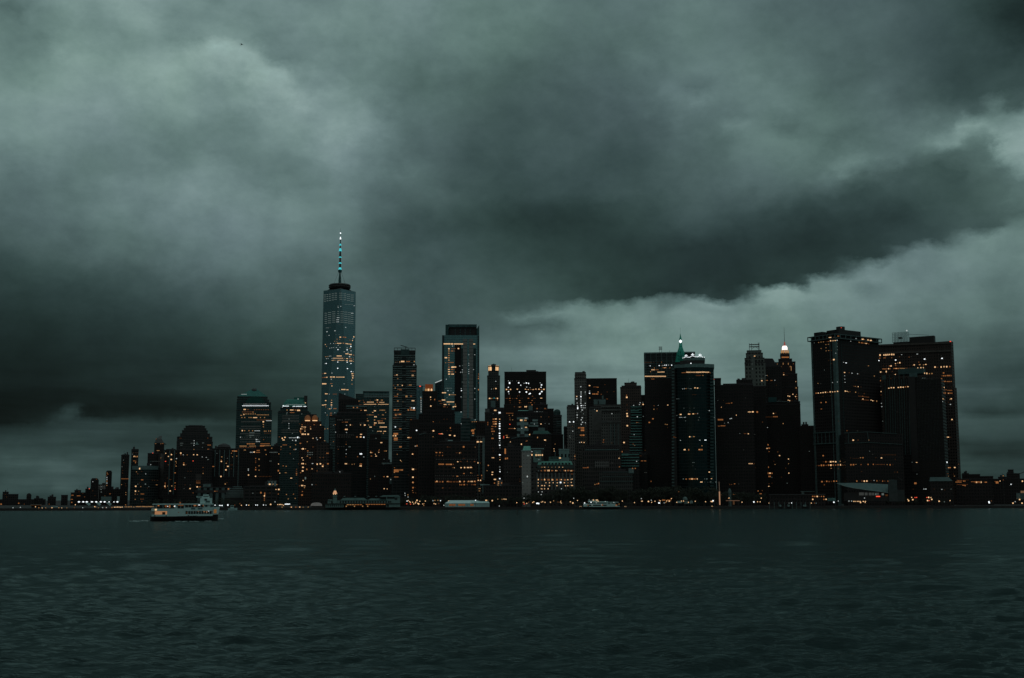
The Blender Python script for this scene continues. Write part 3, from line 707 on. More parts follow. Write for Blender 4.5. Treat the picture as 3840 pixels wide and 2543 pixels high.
pl.build('ring_platform', METAL, b.e)
MB().frustum([(cu + (x - cu) * .9, 31 + (y - 31) * .9) for x, y in topq], zt - .5, [(cu + (x - cu) * .55, 31 + (y - 31) * .55) for x, y in topq], z905 + 1).build('roof', ROOF, b.e)
prof = []; Z = lambda y: b.h(462, y, 31)[1]
MB().lathe(cu, 31, [(2.9, z905), (2.7, z850), (1.6, Z(700)), (1.5, z675), (3.6, z675 + .2), (3.8, z640), (2.2, z640 + .2)], 12).build('mast_base', mat_plain('teal_lit_steel', (.02, .10, .10), .5), b.e)  # cyan of the spire lights put into the steel's colour
MB().lathe(cu, 31, [(2.2, z640), (1.9, Z(560)), (2.2, Z(552)), (1.7, Z(480)), (2.5, Z(474)), (1.6, Z(390)), (2.3, Z(386)), (1.0, Z(310)), (1.6, Z(303)), (1.0, Z(300)), (.9, Z(218)), (.25, Z(180)), (.12, Z(60))], 12).build('spire', METAL, b.e)
for y0, y1, g_, rr0 in ((638, 596, 't', 3.2), (556, 530, 't', 3.0), (474, 438, 't', 2.8), (383, 330, 't', 2.9), (303, 275, 't', 2.2), (215, 180, 'w', 1.5)):
    MB().lathe(cu, 31, [(rr0, Z(y0)), (rr0 * .8, Z((y0 + y1) / 2)), (rr0 * .35, Z(y1))], 10).build('spire_light', GL['t'] if g_ == 't' else GL['W'], b.e)
MB().lathe(cu, 31, [(.2, Z(140)), (1.5, Z(128)), (.2, Z(117))], 8).build('beacon', GL['W'], b.e)
for a in (0.3, 1.9, 3.4, 5.0):
    MB().bar((cu + math.cos(a) * r1 * .55, 31 + math.sin(a) * r1 * .55, z850), (cu + math.cos(a) * 3, 31 + math.sin(a) * 3, z675), .22).build('stay_cable', METAL, b.e)

# ------------------------------------------------------------ balcony tower with a roof crane frame
b = Bld('balcony_tower', 'tall dark tower with pale balcony lines and an open roof frame, right of the tallest', 'tower', 1560, 'G', 258, 580)
b.tiers([(258, 580, 400), (272, 566, 375, 1), (275, 562, 205, 2)], facade((.04, .05, .05), (.015, .028, .03), 3.6, 5, .65, .9), 34, roofkit=False)
lm = MB()
def lerp(a, c, t): return a + (c - a) * t
for k in range(44):
    y = 262 + k * 29.5
    if y > 1560: break
    x0, x1 = (276, 560) if y < 380 else (262, 576)
    zc_ = b.h(400, y, -.5)[1]
    for xa, xb in ((x0, 385), (440, 565)) if k % 3 else ((x0, x1),):
        ua, _ = b.h(xa, y, -.6); ub, _ = b.h(xb, y, -.6); lm.box(ua, ub, -.9 if y > 400 else 1.2, 2.2, zc_ - .22, zc_ + .22)
lm.build('balcony_edges', TRIM, b.e)
u0, z0 = b.h(278, 203, 2); u1, _ = b.h(560, 203, 2); z1 = b.h(400, 160, 2)[1]
fm = MB()
for t in (0, .16, .34, .67, .84, 1):
    for w in (3, 30): fm.bar((lerp(u0, u1, t), w, z0), (lerp(u0, u1, t), w, z1), .3)
for w in (3, 30): fm.bar((u0, w, z1), (u1, w, z1), .45)
for u in (u0, u1): fm.bar((u, 3, z1), (u, 30, z1), .35)
fm.build('roof_frame', METAL, b.e)
b.boxpx(365, 480, 178, 262, mat_plain('teal_plant_box', (.05, .08, .08)), 'plant_room', 1.2, 14)
cr = MB(); ua, za = b.h(365, 125, 12); ub, zb_ = b.h(455, 152, 12); cr.bar((ua, 12, za), (ub, 12, zb_), .55); u3, z3 = b.h(430, 178, 12); cr.bar((lerp(ua, ub, .75), 12, lerp(za, zb_, .75)), (u3, 12, z3), .5)
cr.build('window_crane', METAL, b.e)
# continuing shaft and neighbours behind
b = Bld('glass_slab', 'pale glass slab with a vertical string of lights, between balcony tower and orange lantern', 'glass slab', 2150, 'G', 578, 662)
b.tiers([(578, 660, 672)], BLUEG, 26, roofkit=False)
b.lines([(600, 672, 692, 672)], METAL, 'roof_boom', .5)
b = Bld('lantern_tower', 'dark tower topped by an orange floodlit brick drum left of the tall glass tower', 'tower', 1880, 'G', 655, 850)
b.tiers([(655, 852, 742)], DARK2, 32, roofkit=False)
u0, z0 = b.h(680, 740, 4); u1, _ = b.h(800, 740, 4); ua, za = b.h(693, 645, 6); ub, _ = b.h(797, 645, 6); zm = b.h(740, 715, 4)[1]
MB().box(u0, u1, 4, 24, z0, zm).build('drum_base', BRK, b.e)
MB().box(ua, ub, 6, 22, zm, za).build('floodlit_drum', mat_plain('orange_glowing_brick', (.25, .09, .04), emit=(1.0, .22, .05), es=.09, noise=.5, nscale=1.2), b.e)  # orange floodlight put into the brick's own colour and emission
for x in (700, 720, 738, 752, 778): 
    uu, zz = b.h(x, 727, 3.4); MB().lathe(uu, 3.2, [(.1, zz - 1.5), (1.1, zz - 1), (1.3, zz + 1), (.1, zz + 3)], 8).build('floodlight', GL['Y'] if x in (738, 778) else GL['y'], b.e)
b = Bld('slanted_glass_tower', 'dark glass tower whose slanting roof edge is a bright white line', 'tower', 2080, 'G', 825, 925)
u0, z0 = b.h(825, 627); u1, z1 = b.h(925, 586)
MB().loft([[(u0, 0, -1), (u1, 0, -1), (u1, 0, z1), (u0, 0, z0)], [(u0, 30, -1), (u1, 30, -1), (u1, 30, z1), (u0, 30, z0)]]).build('wall', facade((.03, .05, .055), (.04, .08, .09), 3.9, 3, .7, .85, .25, .7), b.e)
MB().bar((u0, -.5, z0), (u1, -.5, z1), .8).build('light_strip', GL['w'], b.e)

# ------------------------------------------------------------ tall teal glass tower with crown and pale fins
b = Bld('crowned_glass_tower', 'tall teal glass tower with an open crown, grey strips and a dark notch, centre', 'tower', 1900, 'I', 197, 674)
TG = facade((.12, .2, .21), (.36, .54, .57), 3.9, 2.6, .78, .9, .14, .9, .8, .1)
b.tiers([(197, 672, 264)], TG, 50, roofkit=False, parapet=False)
b.boxpx(197, 222, 266, 1180, mat_plain('dark_glass_edge', (.02, .04, .045), .3), 'corner_strip', -.3, 0)
u0, z0 = b.h(280, 262, 3); u1, _ = b.h(640, 262, 3); zt = b.h(400, 182, 3)[1]
MB().box(u0, u1, 6, 44, z0, zt + 4).build('crown_core', mat_plain('crown_core_grey', (.025, .026, .027)), b.e)
for x in (364, 428, 492, 556): b.boxpx(x - 2.5, x + 2.5, 182, 262, GREYG, 'crown_mullion', 4.6, 5.6)
b.boxpx(275, 640, 124, 158, facade((.10, .14, .145), (.10, .17, .18), 3, 3, .8, .9, .2, .7), 'crown_screen', 2, 2.8)
b.boxpx(240, 278, 128, 262, mat_plain('dark_glass_fin', (.02, .05, .05), .3), 'left_fin', 1, 40)
u0, z0 = b.h(640, 262, 1); u1, _ = b.h(672, 262, 1); za = b.h(645, 182, 1)[1]; zb = b.h(668, 132, 1)[1]
MB().loft([[(u0, 1, z0), (u1, 1, z0), (u1, 1, zb), (u0, 1, za)], [(u0, 44, z0), (u1, 44, z0), (u1, 44, zb), (u0, 44, za)]]).build('right_fin', mat_plain('dark_glass_fin', (.025, .06, .06), .3), b.e)
GS = facade((.20, .215, .21), (.12, .13, .13), 5.5, 30, .12, 1.0)
b.boxpx(463, 516, 310, 1335, GS, 'pale_strip', -.9, 0); b.boxpx(542, 595, 310, 1335, GS, 'pale_strip', -.9, 0)
b.boxpx(358, 440, 385, 1240, mat_plain('dark_recess', (.008, .008, .009), .9), 'dark_notch', -.6, 0)
b.boxpx(440, 463, 430, 1240, mat_plain('dark_glass', (.01, .03, .03), .3), 'dark_strip', -.5, 0)
b.boxpx(596, 630, 430, 1335, mat_plain('dark_glass', (.012, .035, .035), .3), 'dark_strip', -.5, 0)
b.boxpx(650, 672, 270, 1360, mat_plain('dark_glass', (.018, .045, .045), .3), 'dark_strip', -.7, 0)
b2 = simple('lower grey glass wing below the crowned tower, above the small roof lights', 1850, 'I', [(440, 560, 1332)], facade((.06, .085, .085), (.05, .09, .09), 5, 3, .5, .9, .25, .6), name='office_building', cat='office building', D=26, roofkit=False)
# lantern tower to the right of it
b = Bld('stone_lantern_tower', 'slim stone tower with a glowing lantern and red lamp, right of the crowned tower', 'tower', 2020, 'J', 203, 415)
ST = facade((.085, .085, .083), (.015, .02, .02), 3.9, 3.0, .5, .45)
b.tiers([(204, 414, 305), (222, 394, 226, 3)], ST, 28, roofkit=False)
u0, z0 = b.h(220, 224, 3); u1, _ = b.h(394, 224, 3); zt = b.h(300, 140, 3)[1]
m = MB()
for t in (0, .21, .33, .45, .63, .82, .94):
    pass
for xa, xb in ((218, 226), (243, 250), (276, 342), (360, 368), (388, 397)): 
    b.boxpx(xa, xb, 146, 224, mat_plain('lantern_stone', (.10, .08, .07)), 'lantern_pier', 3, 5)
m = MB(); m.box(u0 + 1, u1 - 1, 7, 20, z0, zt - 1.5); m.build('lantern_core', mat_plain('lit_lantern', (.3, .2, .12), emit=(1, .45, .16), es=.3), b.e)
m = MB(); m.box(u0 - .6, u1 + .6, 2.4, 24, zt - 1.5, zt).build('lantern_roof', ROOF, b.e)
ud, zd = b.h(310, 140, 10); MB().lathe(ud, 12, [(5, zd - 1), (4, zd + 2.5), (.1, zd + 4)], 10).build('cupola', ROOF, b.e)
for x in (234, 262, 350, 382):
    uu, zz = b.h(x, 190, 3.6); MB().lathe(uu, 4.6, [(.2, zz - 5), (1.5, zz - 4), (1.6, zz + 1), (.3, zz + 6)], 8).build('lantern_light', GL['Y'], b.e)
uu, zz = b.h(308, 122, 12); MB().lathe(uu, 12, [(.1, zz - 2), (1.6, zz), (.1, zz + 2)], 8).build('beacon', glow('red_beacon', (1, .25, .3), 2.0), b.e)
b.boxpx(265, 337, 712, 820, TRIM, 'pale_shaft', -2.5, 0)
# big black block
b = simple('wide black block with white lamp-like windows and an orange lit floor, centre', 1960, 'J', [(485, 1168, 243)], facade((.022, .021, .02), (.012, .013, .013), 3.9, 2.2, .5, .6), name='office_tower', cat='tower', D=44, roofkit=False)
b.boxpx(843, 1002, 207, 243, BLACK, 'penthouse', 4, 22); b.boxpx(1002, 1040, 226, 243, BLACK, 'roof_box', 6, 14)
b.lines([(604, 170, 604, 243)], METAL, 'antenna', .16, 6)
simple('broad dark shoulder block in front of the wide black block', 1900, 'J', [(478, 1192, 778)], DARK2, D=30)
# tower with the column of white lamps
b = simple('dark tower with one column of bright white windows and orange rows left of it', 1520, 'J', [(165, 485, 905), (172, 480, 850, 1), (232, 478, 832, 4)], facade((.03, .03, .03), (.015, .018, .018), 3.9, 2.6, .5, .55), name='office_tower', cat='tower', D=30)
b.boxpx(175, 240, 848, 900, mat_plain('pale_roof_room', (.10, .10, .10)), 'roof_room', -.4, 1)
simple('dark block with tiny roof lamps left of the white window column', 1600, 'I', [(556, 745, 1368)], DARK2, name='office_building', cat='office building', D=24)
b = BUILT[-1]; b.boxpx(560, 630, 1378, 1560, facade((.03, .05, .05), (.04, .09, .09), 3.9, 2, .7, .8, .25, .7), 'glass_bay', -.5, 0)
b = Bld('arcaded_building', 'narrow block with pale piers and an arcade, left of the white window column', 'office building', 1540, 'H', 1348, 1484)
b.tiers([(1348, 1484, 292)], facade((.14, .145, .14), (.02, .022, .022), 3.9, 3.4, .6, .55), 24)
b.boxpx(1443, 1482, 330, 970, TRIM, 'side_pier', -.8, 0); b.boxpx(1350, 1440, 380, 975, facade((.05, .05, .05), (.012, .014, .014), 3.9, 2.4, .6, .6), 'recessed_wall', -.3, 0)
b.boxpx(1383, 1400, 400, 900, TRIMD, 'pier', -.8, 0)
# dark masses between the balcony tower and the centre
simple('dark stepped block below the orange drum tower', 1700, 'G', [(600, 1170, 1180), (606, 1090, 1048), (690, 1085, 995), (850, 1048, 932)], DARK, D=34)
simple('tall dark narrow block with a column of orange windows right of the balcony tower', 1530, 'H', [(345, 482, 60)], DARK2, name=AP, cat='tower', D=26)
b = simple('dark block with a slanting pale roof line left of the wide lit office block', 1480, 'H', [(482, 722, 272)], DARK, name='office_building', cat='office building', D=26)
b.lines([(490, 282, 590, 256)], TRIMD, 'roof_line', .4, -.5)
b = Bld('hotel_block', 'wide dark office block with seven rows of paired orange windows, left of centre', 'office building', 1440, 'H', 720, 1355)
b.tiers([(720, 1352, 440), (790, 1330, 388, 3)], facade((.026, .024, .023), (.012, .014, .014), 4.3, 4.6, .5, .62), 30)
u0, z0 = b.h(905, 388, 6); u1, _ = b.h(1000, 388, 6); zt = b.h(950, 362, 6)[1]
MB().frustum(sq(u0, u1, 6, 14), z0, sq(u0 + 2, u1 - .5, 7, 13), zt).build('roof_light', TRIM, b.e)
# ferry landing tent and pavilion
b = Bld('ferry_tent', 'long white tent with warm lit openings on the quay, centre left', 'tent', 1322, 'H', 878, 1550)
m = MB(); u0, z0 = b.h(880, 1318, 0); u1, _ = b.h(1550, 1318, 0); zb = b.h(1200, 1373, 0)[1]
ua, za = b.h(950, 1272, 8); ub, _ = b.h(1340, 1272, 8); uc_, zc_ = b.h(1430, 1286, 8); ue, ze = b.h(1528, 1300, 6)
m.box(u0, u1, 0, 14, zb, z0); m.build('tent_wall', WHITEG, b.e)
m = MB()
def gable(m, a0, a1, r0, r1, zr_, z_, w0=-.4, w1=14.4):
    mid = (w0 + w1) / 2
    m.loft([[(a0, w0, z_), (a1, w0, z_), (r1, mid, zr_), (r0, mid, zr_)][:3] + [(r0, mid, zr_)], [(a0, w1, z_), (a1, w1, z_), (r1, mid + .1, zr_ + .01), (r0, mid + .1, zr_ + .01)]])
gable(m, u0 - .4, u1 + .2, ua, ub, za, z0); m.build('tent_roof', WHITE, b.e)
m = MB(); gable(m, b.h(1280, 1300, 0)[0], u1 + .3, uc_ - 12, ue, zc_, z0 + .1, -.8, 10); m.build('tent_roof_end', WHITEG, b.e)
for k in range(9):
    uu = u0 + (u1 - u0) * (k + .5) / 9; MB().box(uu - .12, uu + .12, -.35, -.2, zb, z0).build('tent_pole', TRIM, b.e)
for xa, xb, c in ((942, 1035, 'o'), (1080, 1182, 'o'), (1262, 1310, 'd')):
    b.boxpx(xa, xb, 1328, 1354, GL['d'], 'lit_opening', -.25, -.05)
b = Bld('pavilion', 'small flat roofed grey pavilion behind the white tent', 'pavilion', 1400, 'H', 1405, 1556)
b.boxpx(1410, 1556, 1030, 1046, TRIM, 'roof', -1, 12); b.boxpx(1440, 1522, 1046, 1165, TRIMD, 'wall', 0, 10)
b = Bld('lit_kiosk', 'small block with stacked warm lit floors at the foot of the white window column', 'kiosk', 1410, 'H', 1655, 1750)
b.tiers([(1658, 1748, 965)], mat_plain('kiosk_wall', (.12, .12, .12)), 9, roofkit=False)
simple('long dark low terrace behind the quay left of the clubhouse', 1390, 'K', [(60, 700, 993)], DARK, name='low_building', cat='low building', D=16)

# ------------------------------------------------------------ pier building with clock tower
b = Bld('pier_building', 'long pale pier building with arched windows and a lit pointed clock tower', 'pier building', 1300, 'U', 165, 2370)
b.fr.O.z = .6; b.e.location.z = .6
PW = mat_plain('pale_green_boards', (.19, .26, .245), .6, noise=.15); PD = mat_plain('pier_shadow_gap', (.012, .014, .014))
def bp(x0, x1, y0, y1, mat, name, w0=-.3, w1=0): return b.boxpx(x0, x1, y0, y1, mat, name, w0, w1)
bp(165, 700, 872, 968, PW, 'lower_wall', 0, 12)
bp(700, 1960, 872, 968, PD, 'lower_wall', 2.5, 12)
bp(1960, 2370, 850, 960, PW, 'lower_wall', 0, 12)
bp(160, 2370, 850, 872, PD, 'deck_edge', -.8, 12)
bp(225, 2110, 762, 850, PW, 'upper_wall', .6, 12)
for i in range(9):
    x = 205 + i * 56; bp(x - 13, x + 13, 890, 950, PD, 'opening', -.12, .1)
for i in range(19):
    x = 605 + i * 79.5
    if x > 2080: break
    bp(x - 22, x + 22, 778, 842, PD, 'arched_window', .45, .7)
bp(330, 420, 790, 845, PD, 'arched_window', .45, .7)
# roofs
def proof(x0, x1, y0, y1, ins=16):
    u0, z0 = b.h(x0, y1, 0); u1, _ = b.h(x1, y1, 0); z1 = b.h(x0, y0, 5)[1]
    MB().frustum(sq(u0, u1, -.2, 12.4), z0, sq(u0 + ins * .2, u1 - ins * .2, 5, 8), z1).build('roof', mat_plain('dark_green_roof', (.045, .075, .07)), b.e)
proof(590, 1400, 690, 762); proof(1400, 2000, 705, 762); proof(225, 370, 735, 765, 3)
for x in (725, 1040, 1435, 1665): bp(x - 25, x + 25, 635, 650, TRIM, 'roof_vent', 4, 6)
u0, z0 = b.h(230, 850); 
for x in (262,): 
    u0, z0 = b.h(228, 765, .3); u1, _ = b.h(300, 765, .3); zt = b.h(262, 725, .3)[1]
    MB().loft([[(u0, .3, z0), (u1, .3, z0), ((u0 + u1) / 2, .3, zt)], [(u0, 3, z0), (u1, 3, z0), ((u0 + u1) / 2, 3, zt)]]).build('gable', PW, b.e)
# head house at the landward end
bp(1960, 2370, 640, 850, PW, 'head_house', .5, 14); bp(1985, 2210, 660, 715, PD, 'window_band', .3, .6)
for x in (2090, 2270, 2230): bp(x - 20, x + 20, 690 if x > 2200 else 780, 750 if x > 2200 else 830, PD, 'window', .3, .6)
bp(1975, 2040, 880, 950, PD, 'opening', -.2, .1); 
u0, z0 = b.h(1760, 655, 0); u1, z1 = b.h(2380, 640, 0); z2 = b.h(2000, 612, 6)[1]
MB().frustum(sq(u0, u1 + .3, -.4, 14.4), z0, sq(u0 + 4, u1 - 2, 5, 9), z2).build('head_roof', mat_plain('dark_green_roof', (.06, .10, .095)), b.e)
# clock tower
u0, _ = b.h(376, 760, -.6); u1, _ = b.h(502, 760, -.6); zb = b.h(440, 850, -.6)[1]; z6 = b.h(440, 600, -.6)[1]; z56 = b.h(440, 560, -.6)[1]; z47 = b.h(440, 475, 1)[1]; z41 = b.h(440, 410, 2)[1]
wt = u1 - u0
MB().box(u0, u1, -.6, -.6 + wt, zb, z6).build('tower_wall', PW, b.e)
MB().box(u0 - .1, u1 + .1, -.7, -.5 + wt, z6 - 2.6, z6 - 2.2).build('tower_ledge', PD, b.e)
MB().box(u0 - .35, u1 + .35, -.95, -.25 + wt, z6, z6 + .35).build('belfry_floor', PW, b.e)
for x in (u0 + .25, (u0 + u1) / 2, u1 - .25): MB().box(x - .2, x + .2, -.6, -.2, z6 + .35, z56 + .8).build('belfry_post', PW, b.e)
for x in (400, 458): 
    uu, zz = b.h(x, 575, -.5); MB().lathe(uu, .2, [(.1, zz - .7), (.65, zz), (.1, zz + .7)], 8).build('belfry_lamp', GL['Y'], b.e)
MB().frustum(sq(u0 - .2, u1 + .2, -.8, -.4 + wt), z56 - .2, sq(u0 + wt * .27, u1 - wt * .27, -.6 + wt * .27, -.6 + wt * .73), z47).build('lit_roof', mat_plain('glowing_belfry_roof', (.45, .3, .2), emit=(1.0, .50, .26), es=.55, noise=.4, nscale=1.5), b.e)  # lamplight on the roof put into its own emission
MB().frustum(sq(u0 + wt * .27, u1 - wt * .27, -.6 + wt * .27, -.6 + wt * .73), z47, sq(u0 + wt * .49, u1 - wt * .49, -.6 + wt * .49, -.6 + wt * .51), z41).build('roof_peak', TRIM, b.e)
# scalloped lights under the deck
for a, c, y in ((785, 1250, 893), (1350, 1945, 884)):
    n = 6 if a < 1000 else 8
    for k in range(n):
        x = a + (c - a) * (k + .5) / n
        bp(x - 30, x + 26, y - 10, y + 6, GL['y'] if k < 3 and a < 1000 else GL['o'], 'lit_arch', 1.9, 2.3)
for x, y in ((778, 938), (1020, 938), (1262, 935), (1412, 935)):
    bp(x - 14, x + 14, y - 14, y + 14, GL['y'], 'wall_lamp', 1.6, 2.1)
b = Bld('white_marquee', 'small domed marquee glowing pale on the quay left of the pier clock tower', 'marquee', 1330, 'F', 215, 385)
u0, z0 = b.h(225, 1385); u1, z1 = b.h(378, 1340)
rgs = []
for t in range(9):
    a = math.pi * t / 8
    rgs.append([(lerp(u0, u1, .5) + (u1 - u0) / 2 * math.cos(a), w, z0 + (z1 - z0) * math.sin(a) ** .6) for w in (0, 8)])
m = MB()
for k in range(8): m.poly([rgs[k][0], rgs[k + 1][0], rgs[k + 1][1], rgs[k][1]])
m.poly([r[0] for r in rgs]); m.build('canvas', mat_plain('lit_canvas', (.5, .5, .5), emit=(.8, .6, .55), es=.05), b.e)
# ------------------------------------------------------------ centre: blocks behind the clubhouse
b = Bld('white_gridded_building', 'pale building with a white grid of windows and warm lit top floor, centre', 'office building', 1620, 'J', 690, 878)
b.tiers([(690, 876, 978)], facade((0.3, 0.375, 0.367), (.03, .05, .05), 7.6, 12.5, .5, .62), 24)
b = simple('dark block with pale white floor bands right of the white gridded building', 1640, 'J', [(878, 1192, 905)], DARK, name='office_building', cat='office building', D=26)
for x0, x1, y0, y1 in ((945, 1032, 1015, 1045), (905, 1035, 1062, 1085), (880, 1040, 1103, 1135)): b.boxpx(x0, x1, y0, y1, TRIM, 'pale_band', -.8, 0)
b = Bld('green_roofed_building', 'dark building with a slanting green roof and pale roof box, before the wide black block', 'office building', 1680, 'J', 690, 945)
b.tiers([(690, 945, 885)], DARK, 24, roofkit=False)
u0, z0 = b.h(690, 886, 0); u1, _ = b.h(900, 886, 0); ua, za = b.h(715, 864, 6)
MB().frustum(sq(u0, u1, 0, 20), z0, sq(ua, u1, 8, 16), za).build('green_roof', COPPER, b.e); b.boxpx(882, 945, 790, 868, TRIMD, 'roof_box', 2, 12)
b = simple('dark building with dormers and two small floodlit roof patches right of the wide black block', 1740, 'J', [(985, 1290, 848)], DARK2, name='office_building', cat='office building', D=28)
b = simple('dark banded block with a round greenish tank on its roof, centre', 1700, 'J', [(1280, 1422, 952)], DARKB, name='office_building', cat='office building', D=26, roofkit=False)
u0, _ = b.h(1290, 900, 4); u1, zt = b.h(1402, 850, 8); z0 = b.h(1340, 952, 4)[1]; cuu = (u0 + u1) / 2; rr = (u1 - u0) / 2
MB().lathe(cuu, 4 + rr, [(rr, z0), (rr, z0 + (zt - z0) * .65), (rr * .75, zt - 1), (rr * .35, zt), (.1, zt)], 16).build('roof_tank', mat_plain('green_tank', (.05, .085, .08)), b.e)
for y in (1047, 1078, 1120): b.boxpx(1335, 1420, y - 5, y + 5, TRIMD, 'floor_band', -.7, 0)
simple('dark block stepping down at the narrow sky gap, centre right', 1660, 'J', [(1170, 1445, 1268)], DARK2, name=AP, cat=BK, D=24)
b = Bld('green_mansard_building', 'dark building with a small green mansard roof above the clubhouse', 'office building', 1520, 'J', 935, 1258)
b.tiers([(940, 1255, 1262)], DARK2, 26, roofkit=False)
u0, z0 = b.h(940, 1262, 0); u1, _ = b.h(1255, 1262, 0); ua, za = b.h(965, 1200, 4); ub, _ = b.h(1190, 1200, 4)
MB().frustum(sq(u0, u1, 0, 26), z0, sq(ua, ub, 5, 20), za).build('mansard_roof', mat_plain('dark_green_copper', (.035, .10, .085)), b.e); b.boxpx(1040, 1145, 1150, 1200, TRIMD, 'roof_box', 7, 16)
b = simple('dark long block with a thin pale sloping roof line left of the clubhouse', 1470, 'K', [(470, 880, 182)], DARK, name='office_building', cat='office building', D=26)
b.lines([(530, 200, 680, 172), (680, 172, 850, 168)], TRIMD, 'roof_line', .35, -.6)
simple('dark building with a bright orange upright strip window left of the clubhouse', 1440, 'K', [(395, 720, 345)], facade((0.035, 0.035, 0.035), (.012, .014, .015), 3.9, 3, .4, .5), name='office_building', cat='office building', D=26)
# ------------------------------------------------------------ clubhouse building with a green mansard
b = Bld('mansard_clubhouse', 'pale stone building with a blank left wall, green mansard and rows of orange windows', 'stone building', 1390, 'K', 700, 1590)
CW = facade((0.045, 0.05, 0.048), (.012, .014, .014), 4.6, 5, .4, .45)
u0, z0 = b.h(860, 1110); u1, _ = b.h(1587, 1110); ztop = b.h(1200, 640, 0)[1]
MB().box(u0, u1, 0, 28, -1, ztop).build('wall', CW, b.e)
ul, zl = b.h(700, 395); um, _ = b.h(860, 395)
MB().box(ul, um - .05, 0.3, 26, -1, zl).build('blank_wall', facade((0.255, 0.262, 0.255), (.13, .135, .13), 4.2, 3.6, .25, .2), b.e)
MB().box(ul - .4, um + .3, -.2, 26.4, zl - 1.2, zl).build('cornice', TRIM, b.e)
uf, zf = b.h(720, 372, 3); ug, zg = b.h(858, 325, 3)
MB().frustum(sq(ul + 1, um - .3, 1, 24), zl, sq(uf + 1, um - 1, 7, 16), zg).build('green_hip_roof', COPPER, b.e)
# stair wing
uw, _ = b.h(862, 400, 2); ux, zx = b.h(1070, 376, 2)
MB().box(uw, ux, 2, 20, ztop - 2, zx).build('upper_block', facade((0.05, 0.055, 0.055), (.015, .018, .018), 4, 3, .4, .4), b.e)
MB().box(uw - .3, ux + .4, 1.5, 20.5, zx, zx + .9).build('upper_cornice', TRIM, b.e)
b.boxpx(895, 1030, 395, 600, WHITEG if False else mat_plain('pale_green_panel', (.18, .27, .25)), 'pale_bay', 1.2, 2)
b.boxpx(930, 1000, 505, 520, BLACK, 'slot', .9, 1.3)
# mansard: steep copper roof with dormers
u0m, zm0 = b.h(960, 640, -.3); u1m, _ = b.h(1565, 640, -.3); u0n, zm1 = b.h(985, 582, 1.6); u1n, _ = b.h(1535, 582, 1.6)
MB().frustum(sq(u0m, u1m, -.3, 26), zm0 - 1.8, sq(u0n, u1n, 1.6, 24), zm1).build('mansard_roof', COPPER, b.e)
for i in range(9):
    x = 1050 + i * 56.5; b.boxpx(x - 15, x + 15, 606, 632, BLACK, 'dormer', -.9, 1.2)
b.boxpx(965, 1575, 648, 700, mat_plain('green_frieze', (.035, .06, .055)), 'frieze', -.5, 0)
b.boxpx(960, 1590, 752, 768, mat_plain('dark_ledge', (.02, .022, .022)), 'ledge', -1.0, 0)
for i in range(11):
    x = 962 + i * 61.5; b.boxpx(x - 12, x + 10, 775, 1060, mat_plain('pale_pilaster', (.10, .11, .105)) if i == 0 else PIL, 'pilaster', -.55, 0) if i else None
    if i == 0: PIL = mat_plain('pale_pilaster', (.12, .132, .128)); b.boxpx(x - 12, x + 10, 775, 1060, PIL, 'pilaster', -.55, 0)
for y in (866, 918, 966): b.boxpx(960, 1588, y - 5, y + 5, PIL, 'string_course', -.5, 0)
for y in (715, 770, 862, 950, 1000, 1080): b.boxpx(862, 955, y - 4, y + 4, mat_plain('side_course', (.08, .085, .083)), 'string_course', -.5, 0)
b.boxpx(1155, 1328, 505, 575, mat_plain('pale_green_panel', (.10, .16, .15)), 'penthouse', 6, 16)
for i in range(5): b.boxpx(1188 + i * 27, 1202 + i * 27, 515, 540, BLACK, 'penthouse_window', 5.7, 6.1)
b.lines([(1262, 415, 1262, 500)], TRIM, 'flagpole', .22, 8)
b = Bld('pale_rear_building', 'pale small building with square windows peeking over the clubhouse roof', 'building', 1440, 'K', 1325, 1500)
b.tiers([(1325, 1500, 385)], facade((0.24, 0.315, 0.3), (.02, .03, .03), 9, 4.2, .45, .5), 18)
b.boxpx(1320, 1505, 375, 388, TRIM, 'cornice', -.6, .2)

# ------------------------------------------------------------ stone towers right of the gap
simple('small dark block with rounded top at the foot of the narrow sky gap', 1760, 'L', [(98, 138, 712), (102, 136, 700, 2)], DARK, name=AP, cat=BK, D=16, roofkit=False)
b = simple('pale slim stone building with two bright windows, right of the sky gap', 1640, 'L', [(132, 220, 485), (140, 215, 468, 1)], facade((0.15, 0.158, 0.15), (.015, .02, .02), 3.8, 2.6, .5, .45), name='stone_building', cat='stone building', D=26)
b = Bld('stone_tower', 'slim grey stone tower with white and orange lit columns and a notched top', 'tower', 1680, 'L', 213, 352)
b.tiers([(213, 352, 480), (214, 346, 175, 1), (219, 342, 135, 2), (222, 338, 110, 3)], facade((0.128, 0.128, 0.12), (.012, .016, .016), 3.8, 2.4, .6, .45), 28, roofkit=False)
b.boxpx(302, 328, 92, 110, METAL, 'roof_box', 6, 12)
b = simple('black slab behind the grey stone tower with a few orange windows', 1900, 'L', [(345, 676, 176)], facade((0.02, 0.02, 0.02), (.012, .012, .012), 3.9, 2.4, .5, .6), D=34, roofkit=False)
b = simple('grey stepped building with a pale green penthouse before the black slab', 1600, 'L', [(372, 560, 500), (380, 515, 482, 1.5), (425, 555, 402, 4)], facade((0.112, 0.12, 0.115), (.018, .022, .022), 3.8, 2.8, .5, .42), name='stone_building', cat='stone building', D=28, roofkit=False)
b.boxpx(425, 555, 402, 455, TRIMD, 'penthouse', 3.4, 16); b.boxpx(515, 532, 360, 402, TRIMD, 'roof_box', 6, 10); b.boxpx(470, 482, 412, 450, BLACK, 'penthouse_window', 3.1, 3.5)
b.boxpx(412, 512, 530, 740, mat_plain('blank_stone', (.10, .105, .10)), 'blank_wall', -.6, 0)
b = Bld('corniced_building', 'grey stone building with heavy cornices and tall window bays before the black slab', 'stone building', 1560, 'L', 508, 722)
